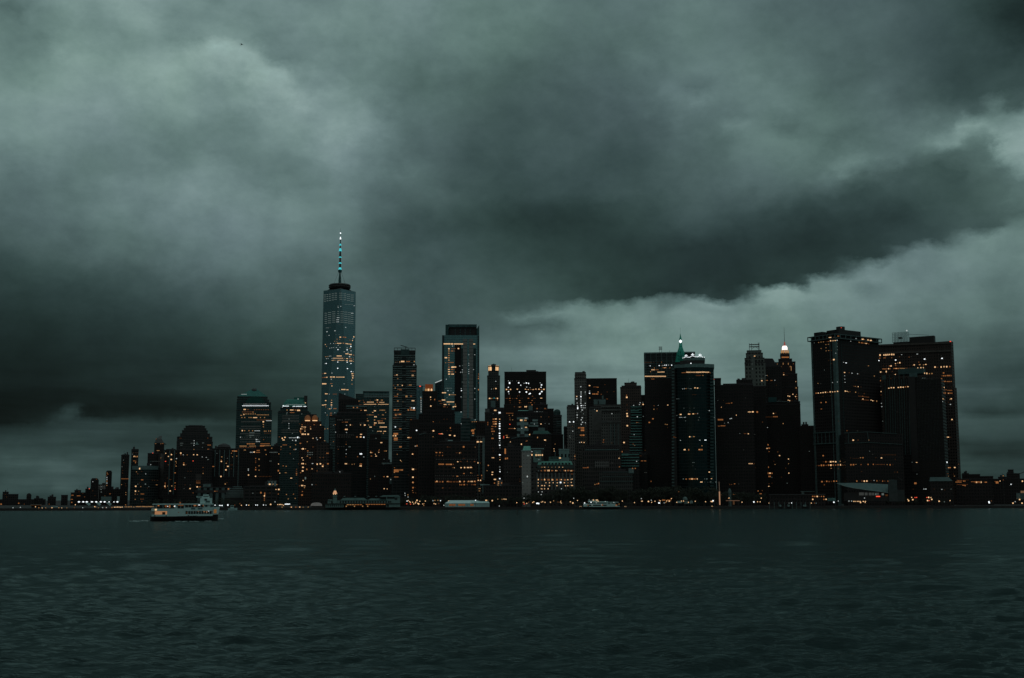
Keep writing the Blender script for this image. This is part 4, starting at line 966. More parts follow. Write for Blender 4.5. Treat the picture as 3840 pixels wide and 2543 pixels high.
b.tiers([(510, 722, 640), (514, 720, 500, 1), (530, 715, 462, 3)], facade((0.112, 0.117, 0.112), (.014, .016, .016), 3.8, 2.8, .55, .45), 30, roofkit=False)
for y in (478, 515, 645): b.boxpx(505, 724, y - 6, y + 7, mat_plain('stone_cornice', (.11, .12, .115)), 'cornice', -1.2, 1)
for i in range(7): b.boxpx(590 + i * 20, 596 + i * 20, 665, 920, TRIMD if i % 2 else mat_plain('stone_pier', (.08, .085, .08)), 'pier', -.6, 0)
simple('dark brown tower with cut corners and a low roof block, right of the black slab', 1720, 'L', [(714, 942, 270), (730, 938, 256, 1), (760, 893, 224, 6)], BROWN, D=30)
# green banded blocks
b = Bld('banded_block', 'tower of stacked pale green floor bands, right of the brown tower', 'office tower', 1520, 'L', 808, 958)
b.tiers([(812, 955, 788), (826, 950, 470)], DARK, 26, inset=1)
GB = mat_plain('pale_green_band', (.17, .34, .31))
mb = MB()
for k in range(19):
    y = 482 + k * 29.6; x0, x1 = (828, 948) if y < 780 else (814, 953)
    if y < 990: b.boxpx(x0, x1, y - 5, y + 4, GB, 'x', -.9, 1.2, mb=mb)
b.boxpx(828, 916, 505, 528, GB, 'x', -.9, 1.2, mb=mb)
mb.build('floor_bands', GB, b.e)
b = Bld('banded_low_block', 'lower wider block of pale green floor bands below the banded tower', 'office block', 1470, 'L', 722, 922)
b.tiers([(722, 920, 992)], DARK, 24)
mb = MB()
for k in range(5): b.boxpx(726, 919, 997 + k * 31, 1006 + k * 31, GB, 'x', -.9, .5, mb=mb)
b.boxpx(728, 800, 992, 1012, GB, 'x', -.95, .5, mb=mb)
mb.build('floor_bands', GB, b.e)
b = simple('low grey arcaded block with fine vertical windows, left of the green banded blocks', 1440, 'L', [(300, 722, 925), (330, 700, 905, 3)], facade((0.05, 0.052, 0.05), (.012, .014, .014), 4.5, 2.4, .7, .5), name='stone_building', cat='stone building', D=24)
b.boxpx(330, 700, 945, 953, TRIMD, 'cornice', -.7, 0)
b.boxpx(435, 590, 1070, 1145, facade((0.135, 0.135, 0.132), (.015, .016, .016), 3.6, 2.2, .7, .5), 'lower_arcade', -.5, 0)
b = Bld('quay_terminal', 'long low greenish terminal with a pale parapet behind the moored white ferry', 'terminal', 1380, 'L', 478, 852)
b.tiers([(482, 850, 1192)], facade((0.045, 0.055, 0.052), (.02, .024, .024), 4, 2.2, .6, .5), 20)
for y in (1192, 1242, 1293): b.boxpx(520 if y < 1290 else 482, 852, y - 3, y + 3, mat_plain('parapet_green', (.10, .13, .125)), 'ledge', -.6, 0)
b.boxpx(806, 862, 1150, 1205, TRIMD, 'stair_box', -1, 6)
simple('dark slab with a few orange windows between banded tower and rounded tower', 1490, 'L', [(920, 1010, 1000)], DARK, name=AP, cat=BK, D=24)

# ------------------------------------------------------------ grid tower
b = Bld('gridded_tower', 'dark tower with a pale line grid and bright orange floor behind the green spire', 'tower', 1780, 'M', 162, 1045)
b.tiers([(162, 1045, 474)], facade((0.03, 0.04, 0.04), (.02, .045, .047), 3.8, 3, .6, .8), 40, roofkit=False, parapet=False)
b.boxpx(160, 1046, 462, 480, TRIM, 'roof_edge', -1, 1)
for x in (165, 192, 283, 375, 467, 558, 650, 741, 915): b.boxpx(x - 3, x + 3, 480, 960, TRIMD, 'mullion', -.8, 0)
mb = MB()
for y in (622, 664, 706, 748, 790, 832, 868, 905): b.boxpx(165, 700, y - 2.5, y + 2.5, TRIMD, 'x', -.6, 0, mb=mb)
mb.build('floor_lines', TRIMD, b.e)
fm = MB(); ua, za = b.h(428, 462, 8); ub, zb_ = b.h(466, 375, 8)
for u in (ua, ub): 
    for w in (6, 12): fm.bar((u, w, za), (u, w, zb_), .3)
for t in (.5, .75, 1): fm.bar((ua - 1, 6, lerp(za, zb_, t)), (ub + 1, 6, lerp(za, zb_, t)), .3); fm.bar((ua, 12, lerp(za, zb_, t)), (ub, 12, lerp(za, zb_, t)), .3)
fm.build('roof_mast', METAL, b.e)
b.lines([(605, 430, 605, 462)], METAL, 'antenna', .25, 8)
simple('plain black tower standing before the gridded tower, left of the rounded tower', 1500, 'M', [(170, 645, 1090), (190, 640, 918, .5)], facade((0.022, 0.022, 0.022), (.014, .014, .014), 3.8, 2.4, .5, .6), D=30, parapet=False, roofkit=False)
simple('dark stub block left of the gridded tower', 1740, 'M', [(-40, 172, 1215)], DARK, name=AP, cat=BK, D=22, roofkit=False)
# ------------------------------------------------------------ green pyramid spire
b = Bld('green_spire_tower', 'tower with a tall green pyramid spire and a round white lamp', 'tower', 1700, 'M', 695, 875)
b.tiers([(695, 880, 645)], DARK2, 30, roofkit=False)
rings = []
for xa, xb, y in ((700, 876, 645), (732, 860, 480), (765, 826, 375), (770, 820, 310), (770, 814, 240), (780, 803, 200), (785, 792, 145)):
    ua_, z_ = b.h(xa, y, 15); ub_, _ = b.h(xb, y, 15); h_ = (ub_ - ua_) / 2; c_ = (ua_ + ub_) / 2
    rings.append([(x, yy, z_) for x, yy in [(c_ + h_ * math.cos(a) / .92, 15 + h_ * math.sin(a) / .92) for a in [math.pi * (2 * i + 1) / 8 for i in range(8)]]])
MB().loft(rings).build('pyramid_spire', COPPERB, b.e)
b.lines([(788, 145, 788, 40)], METAL, 'antenna', .14, 15)
for y in (460, 520, 575):
    for x in (760, 790, 820): 
        if y > 470 or x == 790: b.boxpx(x - 5, x + 5, y - 8, y + 8, mat_plain('spire_window', (.01, .1, .08)), 'dormer', lerp(8.5, 3.0, (y - 460) / 130), 15)
uu, zz = b.h(793, 278, 8); MB().lathe(uu, 8, [(.1, zz - 2.4), (1.5, zz - 1.4), (2.0, zz), (1.5, zz + 1.4), (.1, zz + 2.4)], 12).build('spire_lamp', GL['W'], b.e)
# ------------------------------------------------------------ rounded tower
b = Bld('rounded_tower', 'tall rounded tower with a pale top ring, orange floor and lit garland crown', 'tower', 1440, 'M', 636, 1380)
RG = facade((.02, .03, .031), (.034, .066, .07), 3.8, 2.4, .85, .92, .2, .88, .8, .15)
u0, z0 = b.h(690, 745); u1, _ = b.h(1368, 700); D_ = 44
def barrel(u0, u1, bulge, D, off=0, n=18):
    pts = [(u0 - off, D)]
    pts = []
    for i in range(n + 1):
        t = i / n; pts.append((lerp(u0 - off, u1 + off, t), bulge * (1 - math.sin(math.pi * min(1, .12 + t * .80)) ) - off))
    return pts + [(u1 + off, D), (u0 - off, D)]
z1 = b.h(1100, 668, 3)[1]; zring = b.h(1100, 725, 1)[1]
MB().prism(barrel(u0, u1, 14, D_), -1, zring).build('curved_wall', RG, b.e)
MB().prism(barrel(u0, u1, 14, D_, .7), zring, z1).build('top_ring', mat_plain('pale_ring', (.19, .26, .255)), b.e)
# left stair shaft with white blocks
ul, _ = b.h(640, 800); 
MB().box(ul, u0 + .5, 6, 40, -1, b.h(660, 740, 6)[1]).build('side_shaft', BLACK, b.e)
mb = MB()
for k in range(46):
    y = 755 + k * 54.5
    if y > 2790: break
    zz0 = b.h(660, y + 15, 5)[1]; zz1 = b.h(660, y - 12, 5)[1]; mb.box(b.h(642, y, 5)[0], b.h(686, y, 5)[0], 5, 6, zz0, zz1)
mb.build('shaft_blocks', mat_plain('pale_shaft_block', (.10, .14, .138)), b.e)
mb = MB()
for k in range(40):
    y = 815 + k * 54.5
    zz0 = b.h(1340, y + 15, 0)[1]; zz1 = b.h(1340, y - 12, 0)[1]; mb.box(b.h(1308, y, 0)[0], b.h(1366, y, 0)[0], 2.0, 9, zz0, zz1)
mb.build('corner_blocks', mat_plain('teal_corner_block', (.05, .085, .085)), b.e)
uq0, zq0 = b.h(785, 660, 12); uq1, zq1 = b.h(1208, 575, 12)
MB().prism(barrel(uq0, uq1, 4, 34), z1, zq1 - 3).build('penthouse', mat_plain('dark_penthouse', (.03, .032, .032)), b.e)
MB().prism(barrel(uq0 + 4, uq1, 4, 34, .4), zq1 - 3.2, zq1).build('penthouse_ring', TRIMD, b.e)
gar = [(835, 567), (855, 557), (872, 549), (888, 541), (905, 548), (925, 553), (945, 552), (965, 545), (985, 533), (1002, 525), (1018, 533), (1040, 540), (1062, 545), (1085, 545), (1105, 540), (1122, 530), (1135, 530), (1150, 540), (1172, 549), (1203, 553)]
for x, y in gar:
    uu, zz = b.h(x, y, 14); MB().lathe(uu, 14, [(.1, zz - .5), (.5, zz), (.1, zz + .5)], 8).build('crown_lamp', GL['W'], b.e)
for x, y in ((875, 525), (890, 515), (905, 525), (985, 508), (1002, 492), (1002, 508), (1022, 508), (1113, 515), (1130, 500), (1130, 515), (1150, 515)):
    uu, zz = b.h(x, y, 14); MB().lathe(uu, 14, [(.1, zz - .6), (.6, zz), (.1, zz + .6)], 8).build('crown_lamp', GL['W'], b.e)
cm_ = MB()
for (xa, ya), (xb, yb) in zip(gar[:-1], gar[1:]):
    ua, za = b.h(xa, ya + 8, 14.5); ub, zb_ = b.h(xb, yb + 8, 14.5); cm_.bar((ua, 14.5, za), (ub, 14.5, zb_), .3)
cm_.build('crown_rail', METAL, b.e)
# ------------------------------------------------------------ dark masses right of it
simple('dark stub tower touching the right side of the rounded tower', 1530, 'O', [(168, 276, 960)], DARK, D=24, roofkit=False)
simple('wide black office mass with a raised block on its roof, right of the rounded tower', 1500, 'O', [(168, 800, 1068), (312, 795, 1048, 1), (530, 790, 985, 5)], facade((0.025, 0.025, 0.025), (.013, .014, .014), 3.9, 3, .5, .6), D=40)
b = Bld('frame_topped_tower', 'pale stone tower with an open steel frame on its stepped roof, right of centre', 'tower', 1700, 'O', 662, 1004)
b.tiers([(663, 1003, 700), (664, 985, 628, 1), (684, 960, 548, 3), (700, 935, 505, 5)], facade((0.128, 0.15, 0.138), (.018, .025, .024), 5.4, 4.4, .55, .42), 34, roofkit=False)
b.boxpx(780, 835, 560, 1080, mat_plain('pale_corner', (.12, .14, .13)), 'corner_pier', -.7, 0)
for x in (684, 710, 740, 842, 893, 942): b.boxpx(x - 8, x + 8, 652, 745, BLACK, 'tall_window', -.2, .1)
fm = MB()
for x in (742, 778, 890, 904):
    u_, za = b.h(x, 500, 8); _, zb_ = b.h(x, 382 if x < 850 else 370, 8)
    for w in (8, 14): fm.bar((u_, w, za), (u_, w, zb_), .4)
for y in (400, 435):
    u_, z_ = b.h(742, y, 8); u2_, _ = b.h(904, y, 8)
    for w in (8, 14): fm.bar((u_, w, z_), (u2_, w, z_), .42)
u_, z_ = b.h(778, 470, 8); um_, zm_ = b.h(834, 440, 8); u2_, _ = b.h(890, 470, 8)
fm.bar((u_, 8, z_), (um_, 8, zm_), .3); fm.bar((um_, 8, zm_), (u2_, 8, z_), .3)
fm.build('roof_frame', METAL, b.e)
b = Bld('slope_roofed_block', 'black block with a sloping roof between the frame topped tower and white lit spire', 'office block', 1760, 'O', 985, 1260)
b.tiers([(985, 1262, 762)], DARK, 30, roofkit=False, parapet=False)
pts = [(985, 763), (1262, 763), (1215, 690), (1158, 688), (1128, 635), (1118, 629), (985, 627)]
loc = [b.h(x, y) for x, y in pts]
MB().loft([[(u, 0, z) for u, z in loc], [(u, 30, z) for u, z in loc]]).build('sloping_roof', ROOF, b.e)
simple('plain black block directly below the frame topped tower', 1560, 'O', [(780, 1012, 1088)], facade((.025, .025, .025), (.013, .014, .014), 3.9, 3, .5, .6), D=22, roofkit=False)
# white lit spire tower
b = Bld('lit_spire_tower', 'dark stepped tower crowned by a white floodlit lantern and thin antenna', 'tower', 1820, 'O', 1210, 1545)
b.tiers([(1200, 1538, 1100), (1205, 1522, 885, 1), (1212, 1492, 690, 2), (1216, 1436, 642, 4), (1244, 1397, 572, 8)], DARK2, 40, roofkit=False)
cuo = b.h(1319, 500, 20)[0]
def W_(x, y): return b.h(x, y, 20)
ZZ = lambda y: b.h(1319, y, 20)[1]
rad = lambda x0, x1: (W_(x1, 500)[0] - W_(x0, 500)[0]) / 2
r1_, r2_, r3_ = rad(1245, 1396), rad(1258, 1384), rad(1272, 1364)
MB().lathe(cuo, 20, [(r1_, ZZ(575)), (r1_, ZZ(545)), (r1_ * .92, ZZ(540))], 16).build('drum', METAL, b.e)
MB().lathe(cuo, 20, [(r2_, ZZ(540)), (r2_ * .95, ZZ(505)), (r3_, ZZ(490))], 16).build('lantern_gallery', mat_plain('lit_stone', (.4, .36, .33), emit=(1, .8, .68), es=.25, noise=.5, nscale=.6), b.e)  # floodlight on the stone put into its emission
MB().lathe(cuo, 20, [(r3_, ZZ(490)), (r3_ * .95, ZZ(450)), (r3_ * .7, ZZ(425))], 16).build('lit_lantern', glow('floodlit_white_lantern', (1.0, .86, .78), 1.6), b.e)
MB().lathe(cuo, 20, [(r3_ * .7, ZZ(425)), (r3_ * .32, ZZ(405)), (.9, ZZ(362)), (.2, ZZ(355))], 10).build('pinnacle', mat_plain('pink_glow_pinnacle', (.35, .14, .12), emit=(1, .25, .2), es=.2), b.e)  # pink light on the pinnacle put into its own glow
MB().lathe(cuo, 20, [(.35, ZZ(362)), (.12, ZZ(115))], 6).build('antenna', METAL, b.e)
for x in (1270, 1300, 1338, 1372): 
    uu, zz = b.h(x, 522, 10); MB().lathe(uu, 9, [(.1, zz - 2.4), (1.4, zz - .5), (.8, zz + 2), (.1, zz + 3)], 8).build('gallery_lamp', GL['y'], b.e)
for k in range(7):
    x = 1276 + k * 17; b.boxpx(x - 7, x + 7, 600, 618, GL['o'], 'window', 7.3, 8)
for x, y, h_ in ((1293, 715, 14), (1377, 716, 14), (1258, 770, 16), (1424, 790, 34), (1408, 760, 8)): b.boxpx(x - 4, x + 4, y - h_, y + h_, GL['y'], 'floodlight', -.2, 1)
simple('dark mass stepping down right of the white lit spire', 1600, 'O', [(1000, 1572, 1385), (1180, 1568, 1340, 2)], facade((0.024, 0.024, 0.024), (.013, .014, .014), 3.9, 3, .5, .6), D=40)
b = BUILT[-1]; b.boxpx(1050, 1186, 1262, 1340, mat_plain('teal_plant_room', (.02, .055, .055)), 'plant_room', 4, 14); b.lines([(1180, 1328, 1262, 1328), (1262, 1328, 1400, 1342)], TRIM, 'roof_line', .3, 1)
simple('low black block behind, closing the sky gap left of the cornered tower', 1560, 'P', [(1300, 1520, 288), (1335, 1425, 268, 2)], DARK, name=AP, cat=BK, D=24)
# ------------------------------------------------------------ cornered black tower (two faces seen)
b = Bld('cornered_tower', 'huge black tower seen on its corner with a pale overhanging roof frame', 'tower', 1480, 'Q', 660, 660, 50.0)
fr = b.fr
def rs(crop, x, y, u=None):          # right face (w=0) -> (u,z)
    return fr.hit(*S(crop, x, y), 0)
def ls(crop, x, y): return fr.hitu(*S(crop, x, y), 0)
CT = facade((0.02, 0.02, 0.02), (.013, .015, .015), 3.75, 2.9, .5, .5)
uR, zR = rs('Q', 1285, 385); wL, zL = ls('Q', 178, 350); _, zC = rs('Q', 665, 292)
uB, wB, zB = uR, wL, (zC + zL + zR) / 3
MB().prism(sq(0, uB, 0, wB), -1, zB).build('wall', CT, b.e)
ub_, zbt = rs('Q', 1312, 318); wb_, _ = ls('Q', 128, 275); _, zct = rs('Q', 670, 225)
over = 3.0
CB = mat_plain('pale_frame', (.11, .15, .148))
fm = MB(); zt = zB + (zct - zC)
for zz in (zB - .6, zt - .9):
    fm.prism(sq(-over, uB + over, -over, wB + over), zz, zz + .9)
fm.build('roof_frame', CB, b.e)
n1 = 9
for k in range(n1 + 1):
    t = k / n1
    MB().box(lerp(-over, uB + over - .8, t), lerp(-over, uB + over - .8, t) + .8, -over + .02, -over + .8, zB + .3, zt - .9).build('frame_post', CB, b.e)
for k in range(1, 8):
    t = k / 7; w_ = lerp(-over, wB + over - .8, t)
    MB().box(-over + .02, -over + .8, w_, w_ + .8, zB + .3, zt - .9).build('frame_post', CB, b.e)
MB().prism(sq(0, uB, 0, wB), zB + .3, zt - .9).build('top_floor', mat_plain('dark_top_floor', (.02, .02, .02)), b.e)
up0_, zp = rs('Q', 720, 150); 
MB().box(uB * .12, uB * .62, wB * .05, wB * .55, zt, zt + (zp - zct) + .6).build('penthouse', BLACK, b.e)
MB().cyl(uB * .3, wB * .3, zt + (zp - zct) + .5, zt + (zp - zct) + 5.5, 5.2, 5.2, 14).build('roof_tank', METAL, b.e)
MB().box(uB * .02, uB * .14, wB * .55, wB * .9, zt, zt + 5).build('roof_room', BLACK, b.e)
MB().prism([(-1.6, 2.6), (-1.2, -1.2), (2.6, -1.6), (2.6, 1), (1, 2.6)], -1, zB - .6).build('corner_post', CB, b.e)
for t in (.19,): MB().box(-.5, 0, wB * t, wB * t + .6, -1, zB - .6).build('wall_rib', TRIMD, b.e)
for t in (.955, .995): MB().box(-.5, 0, wB * t - .6, wB * t, -1, zB - .6).build('wall_rib', TRIMD, b.e)
MB().box(uB * .13, uB * .13 + .4, -.45, 0, -1, zB - .6).build('wall_rib', mat_plain('thin_rib', (.05, .08, .08)), b.e)
for x, c in ((892, 165), (525, 147)): pass
# podium ring
uP, zP0 = rs('S', 960, 470); 
fr2 = Frame(1462, S('S', 620, 0)[0], 22.0)
b2 = Bld('podium_block', 'dark lower wing with two pale horizontal lines at the foot of the cornered tower', 'low wing', 1450, 'S', 215, 1400, 12.0)
b2.tiers([(640, 1470, 330)], facade((0.022, 0.022, 0.022), (.013, .015, .015), 3.75, 2.9, .5, .5), 30, roofkit=False, parapet=False)
PC = mat_plain('pale_podium_line', (.09, .12, .118))
b2.lines([(640, 320, 960, 305), (960, 305, 1390, 332), (640, 470, 980, 457), (980, 457, 1465, 485), (965, 305, 985, 460), (693, 315, 693, 465)], PC, 'podium_frame', .45, -.6)
for yy in (322, 480):
    za = ls('S', 230, yy)[1]; MB().box(-1.8, -.2, 1, wB, za - .5, za + .5).build('podium_ledge', CB, b.e)
za, zb_ = ls('S', 230, 480)[1], ls('S', 230, 322)[1]
for k in range(6): MB().box(-1.4, -.6, lerp(6, wB - 1, k / 5), lerp(6, wB - 1, k / 5) + .5, za + .4, zb_ - .4).build('podium_post', CB, b.e)
# ------------------------------------------------------------ brown broad tower and finned tower in front
b = Bld('broad_brown_tower', 'broad dark brown tower with a red roof lamp and orange rows, rightmost skyscraper', 'tower', 1620, 'R', 150, 1350, -15.0)
BT = facade((0.045, 0.04, 0.036), (.014, .014, .014), 3.8, 3.1, .5, .55)
b.tiers([(120, 1385, 1130), (140, 1334, 385, 1)], BT, 14, inset=1, roofkit=False, parapet=False)
bz = mat_plain('brown_band', (.075, .066, .06))
b.lines([(150, 415, 1336, 372), (155, 545, 1340, 502)], bz, 'brown_band', 1.6, .6)
for i in range(13):
    x = 192 + i * 94; b.lines([(x, 440 - i * 3, x + 6 + i * .5, 2500)], mat_plain('brown_rib', (.06, .056, .05)), 'wall_rib', .3, .7)
b.boxpx(655, 1055, 268, 392, BLACK, 'penthouse', 4, 12)
fm = MB()
for j in range(7):
    y = lerp(205, 362, j / 6)
    for w in (8, 16):
        u_, z_ = b.h(375, y + 6, 8); u2_, z2_ = b.h(615, y - 12, 8); fm.bar((u_, w, z_), (u2_, w, z2_), .22)
for i in range(6):
    x = lerp(375, 615, i / 5); u_, z_ = b.h(x, 208 - i * 4, 8); _, z2_ = b.h(x, 372, 8)
    for w in (8, 16): fm.bar((u_, w, z_), (u_, w, z2_), .25)
fm.build('cooling_frame', mat_plain('light_steel', (.12, .17, .17)), b.e)
b.boxpx(470, 525, 282, 305, METAL, 'frame_box', 9, 14); b.boxpx(390, 655, 360, 392, BLACK, 'roof_step', 3, 12)
b.lines([(615, 232, 970, 248)], METAL, 'roof_cable', .25, 10)
for x, y in ((612, 174), (1323, 356)): 
    uu, zz = b.h(x, y, 8 if x < 700 else .5); MB().lathe(uu, 8 if x < 700 else .5, [(.1, zz - 1.2), (1.2, zz), (.1, zz + 1.2)], 8).build('beacon', GL['r'] if x > 700 else GL['w'], b.e)
b = Bld('finned_tower', 'dark tower with pale vertical fins and a teal roof block before the broad brown tower', 'tower', 1500, 'R', 208, 1175, -8.0)
FN = mat_plain('pale_fin', (.07, .105, .10)); FD = mat_plain('dim_fin', (.03, .042, .042))
b.tiers([(212, 1175, 980), (255, 880, 955, .6)], facade((0.016, 0.018, 0.018), (.012, .014, .014), 3.8, 2, .5, .6), 34, roofkit=False, parapet=False)
b.boxpx(468, 878, 783, 880, mat_plain('teal_roof_block', (.06, .10, .10)), 'roof_block', 2, 24); b.boxpx(650, 778, 868, 935, mat_plain('teal_roof_block', (.09, .14, .14)), 'roof_stub', 0, 6)
b.boxpx(210, 260, 905, 975, mat_plain('teal_corner_block', (.08, .12, .12)), 'corner_block', -.6, 4)
b.boxpx(665, 775, 925, 2480, BLACK, 'blank_shaft', -1.0, 0)
for i, x in enumerate((256, 296, 330, 371, 410, 448, 487, 526, 563, 604, 643)):
    y0 = 905 if i in (2, 4) else 870 if i in (6, 8) else 970
    b.lines([(x, y0, x + 26, 2200)], FN if i % 2 == 0 else FD if i % 4 == 1 else FN, 'fin', .38, -.6)
for i in range(15):
    x = 785 + i * 24; b.lines([(x, 900 + abs(i - 3) * 3, x + 26, 2300)], FD, 'fin', .2, -.5)

# ------------------------------------------------------------ ferry terminal with the sweeping canopy
b = Bld('canopy_terminal', 'ferry terminal with a sweeping curved grey canopy and green lit glass front', 'ferry terminal', 1345, 'V', 385, 2050)
cp = [(385, 215), (600, 288), (830, 333), (1100, 372), (1380, 410), (1645, 442)]
tp = [(385, 208), (600, 206), (830, 206), (1100, 208), (1380, 225), (1645, 240)]
m = MB(); e = MB()
A_ = [b.h(x, y, -2) for x, y in cp]; B_ = [b.h(tp[i][0], tp[i][1], 34) for i in range(6)]
for i in range(5):
    m.loft([[(A_[i][0], -2, A_[i][1]), (A_[i + 1][0], -2, A_[i + 1][1]), (B_[i + 1][0], 34, B_[i + 1][1]), (B_[i][0], 34, B_[i][1])],
            [(A_[i][0], -2, A_[i][1] - .6), (A_[i + 1][0], -2, A_[i + 1][1] - .6), (B_[i + 1][0], 34, B_[i + 1][1] - .6), (B_[i][0], 34, B_[i][1] - .6)]])
    e.bar((A_[i][0], -2.3, A_[i][1]), (A_[i + 1][0], -2.3, A_[i + 1][1]), .38)
m.build('canopy', mat_plain('canopy_metal', (.13, .18, .18), .5), b.e); e.build('canopy_edge', TRIM, b.e)
b.boxpx(560, 1680, 445, 650, mat_plain('terminal_wall', (.02, .022, .022)), 'wall', 1, 30)
for xa, xb, c in ((930, 1050, 'e'), (1070, 1140, 'g'), (1170, 1240, 'e'), (1250, 1310, 'g'), (1330, 1420, 'g'), (1490, 1545, 'g')):
    b.boxpx(xa, xb, 440 + (xa - 900) * .02, 512, GL['e'] , 'glass_bay', .7, 1)
b.boxpx(1350, 1450, 527, 550, GL['r'], 'red_sign', .4, .7)
for x, w_ in ((1342, 10), (1515, 26)): b.boxpx(x - w_, x + w_, 465, 505, GL['g'], 'lit_panel', .3, .6)
b.boxpx(1580, 1640, 490, 530, GL['x'], 'lit_panel', .3, .6)
b.boxpx(1665, 1875, 132, 660, mat_plain('terminal_tower', (.035, .055, .055)), 'stair_tower', -1, 16); b.boxpx(1660, 1790, 130, 140, TRIMD, 'tower_cap', -1.5, 0)
b.boxpx(1880, 2050, 380, 660, mat_plain('terminal_wing', (.025, .04, .04)), 'side_wing', 0, 20); b.lines([(1880, 50, 2000, 140)], METAL, 'roof_beam', .4, 2)
simple('low black pier shed with a pale slanting roof right of the canopy terminal', 1400, 'T', [(330, 665, 1010)], DARK, name='pier_shed', cat='shed', D=26, roofkit=False, parapet=False)
b = BUILT[-1]; u0, z0 = b.h(325, 1012); u1, _ = b.h(660, 1012); ua, za = b.h(335, 955, 12); ub, _ = b.h(600, 958, 12)
MB().frustum(sq(u0, u1, -.5, 26), z0, sq(ua, ub, 12, 15), za).build('roof', mat_plain('slate_roof', (.07, .10, .10), .5), b.e)
# long low pier buildings left of the terminal (in front of the black tower)
b = Bld('slip_building', 'long low dark building with a pale roof edge and orange windows at the ferry slips', 'low building', 1370, 'P', 885, 1660)
b.tiers([(890, 1660, 1225)], DARK, 20, roofkit=False)
b.boxpx(890, 1660, 1220, 1226, mat_plain('thin_edge', (.08, .085, .085)), 'roof_edge', -.8, 0); b.boxpx(1320, 1512, 1176, 1182, TRIMD, 'canopy', 2, 8); b.boxpx(1335, 1370, 1182, 1222, TRIMD, 'canopy_post', 3, 6)
b = Bld('white_sign_board', 'pale blank hoarding on the quay left of the canopy terminal', 'hoarding', 1338, 'S', 395, 512)
b.boxpx(395, 510, 1252, 1296, mat_plain('pale_hoarding', (.12, .22, .21)), 'board', 0, .5); 
for x in (405, 500): b.boxpx(x - 3, x + 3, 1296, 1340, METAL, 'post', .1, .4)
b = Bld('small_pale_shed', 'tiny pale shed at the water edge below the glowing canopy terminal', 'shed', 1325, 'S', 590, 630)
b.boxpx(592, 628, 1345, 1366, mat_plain('pale_shed', (.09, .10, .095)), 'wall', 0, 3); b.boxpx(589, 631, 1340, 1346, TRIMD, 'roof', -.3, 3.3)
# tall white-orange flagpole / mast
b = Bld('lit_mast', 'tall thin mast lit orange from below between rounded tower and black mass', 'mast', 1335, 'P', 200, 222)
u0, z0 = b.h(216, 1362); u1, z1 = b.h(206, 1045); um, zm = b.h(211, 1180)
MB().bar((u0, 0, z0), (um, 0, zm), .62, 6).build('lower_mast', mat_plain('bright_mast_glow', (.5, .3, .2), emit=(1, .5, .28), es=.35), b.e)  # uplight put into the mast's own glow, stronger below
MB().bar((um, 0, zm), (u1, 0, z1), .28, 6).build('upper_mast', mat_plain('dim_mast_glow', (.3, .25, .2), emit=(.8, .5, .35), es=.10), b.e)  # weaker copy of the same glow for the upper part
MB().bar((um, 0, b.h(214, 1225)[1]), (b.h(240, 1225)[0], 0, b.h(214, 1225)[1]), .2).build('yardarm', mat_plain('dim_mast_glow', (.3, .2, .12), emit=(1, .5, .2), es=.1), b.e)
b = Bld('lit_pier_canopy', 'small flat quay canopy glowing orange on its left edge, right of the lit mast', 'canopy', 1340, 'P', 300, 490)
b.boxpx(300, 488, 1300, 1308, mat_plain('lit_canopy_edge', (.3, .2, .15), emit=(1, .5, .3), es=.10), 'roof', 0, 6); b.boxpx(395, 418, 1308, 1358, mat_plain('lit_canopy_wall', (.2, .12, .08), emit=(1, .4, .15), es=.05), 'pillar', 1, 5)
b.boxpx(476, 482, 1308, 1358, METAL, 'post', 1, 1.5)
b = Bld('domed_structure', 'small pale domed monument among dark trees right of the lit mast', 'monument', 1370, 'P', 330, 380)
u0, z0 = b.h(352, 1214); ra = b.h(376, 1180)[0] - u0; zt = b.h(352, 1136)[1]
MB().lathe(u0, 0, [(ra * .8, GZ - 2), (ra * .8, z0), (ra, z0 + (zt - z0) * .1), (ra * .95, z0 + (zt - z0) * .5), (ra * .55, z0 + (zt - z0) * .88), (.1, zt)], 14).build('dome', mat_plain('pale_dome', (.13, .17, .165)), b.e)
b = Bld('sculpture_shelter', 'pale angular shelter with a small rounded roof on the quay right of centre', 'shelter', 1335, 'N', 905, 1150)
b.boxpx(915, 985, 1295, 1325, WHITEG, 'left_wing', 0, 5); b.boxpx(1015, 1075, 1292, 1338, TRIMD, 'middle_wing', 1, 6); b.boxpx(1098, 1140, 1292, 1330, TRIM, 'right_wing', 0, 4)
u0, z0 = b.h(1030, 1283, 3); rr = b.h(1064, 1283, 3)[0] - u0; zt = b.h(1030, 1235, 3)[1]
MB().lathe(u0, 3, [(rr, z0), (rr * .95, z0 + (zt - z0) * .5), (rr * .5, zt - .3), (.1, zt)], 12).build('rounded_roof', TRIMD, b.e)
# ------------------------------------------------------------ far right
simple('low dark block with orange lit shop windows at far right', 1500, 'T', [(700, 1235, 985)], DARK, name='low_building', cat='low building', D=30, roofkit=False)
simple('dark flat block behind the orange lit row at far right', 1700, 'T', [(790, 1052, 920), (798, 890, 906, 2)], DARK, name='low_building', cat='low building', D=30)
simple('thin dark warehouse stepping down to the right of the broad brown tower', 1750, 'T', [(1048, 1240, 948)], DARK, name='low_building', cat='low building', D=30, roofkit=False)
simple('low dark sheds with a small orange lit box, far right', 1650, 'T', [(1230, 1700, 985), (1312, 1432, 958, 2)], DARK, name='low_building', cat='low building', D=30)
b = Bld('bridge_tower', 'dark blocky bridge tower with a cable sloping away at the right edge', 'bridge tower', 2600, 'T', 1430, 1625)
b.tiers([(1430, 1622, 905), (1440, 1535, 885, 6), (1450, 1532, 850, 8)], DARK, 30, inset=0, roofkit=False)
b.lines([(1545, 900, 1622, 905), (1622, 905, 1760, 848)], METAL, 'cable', .9, 6)
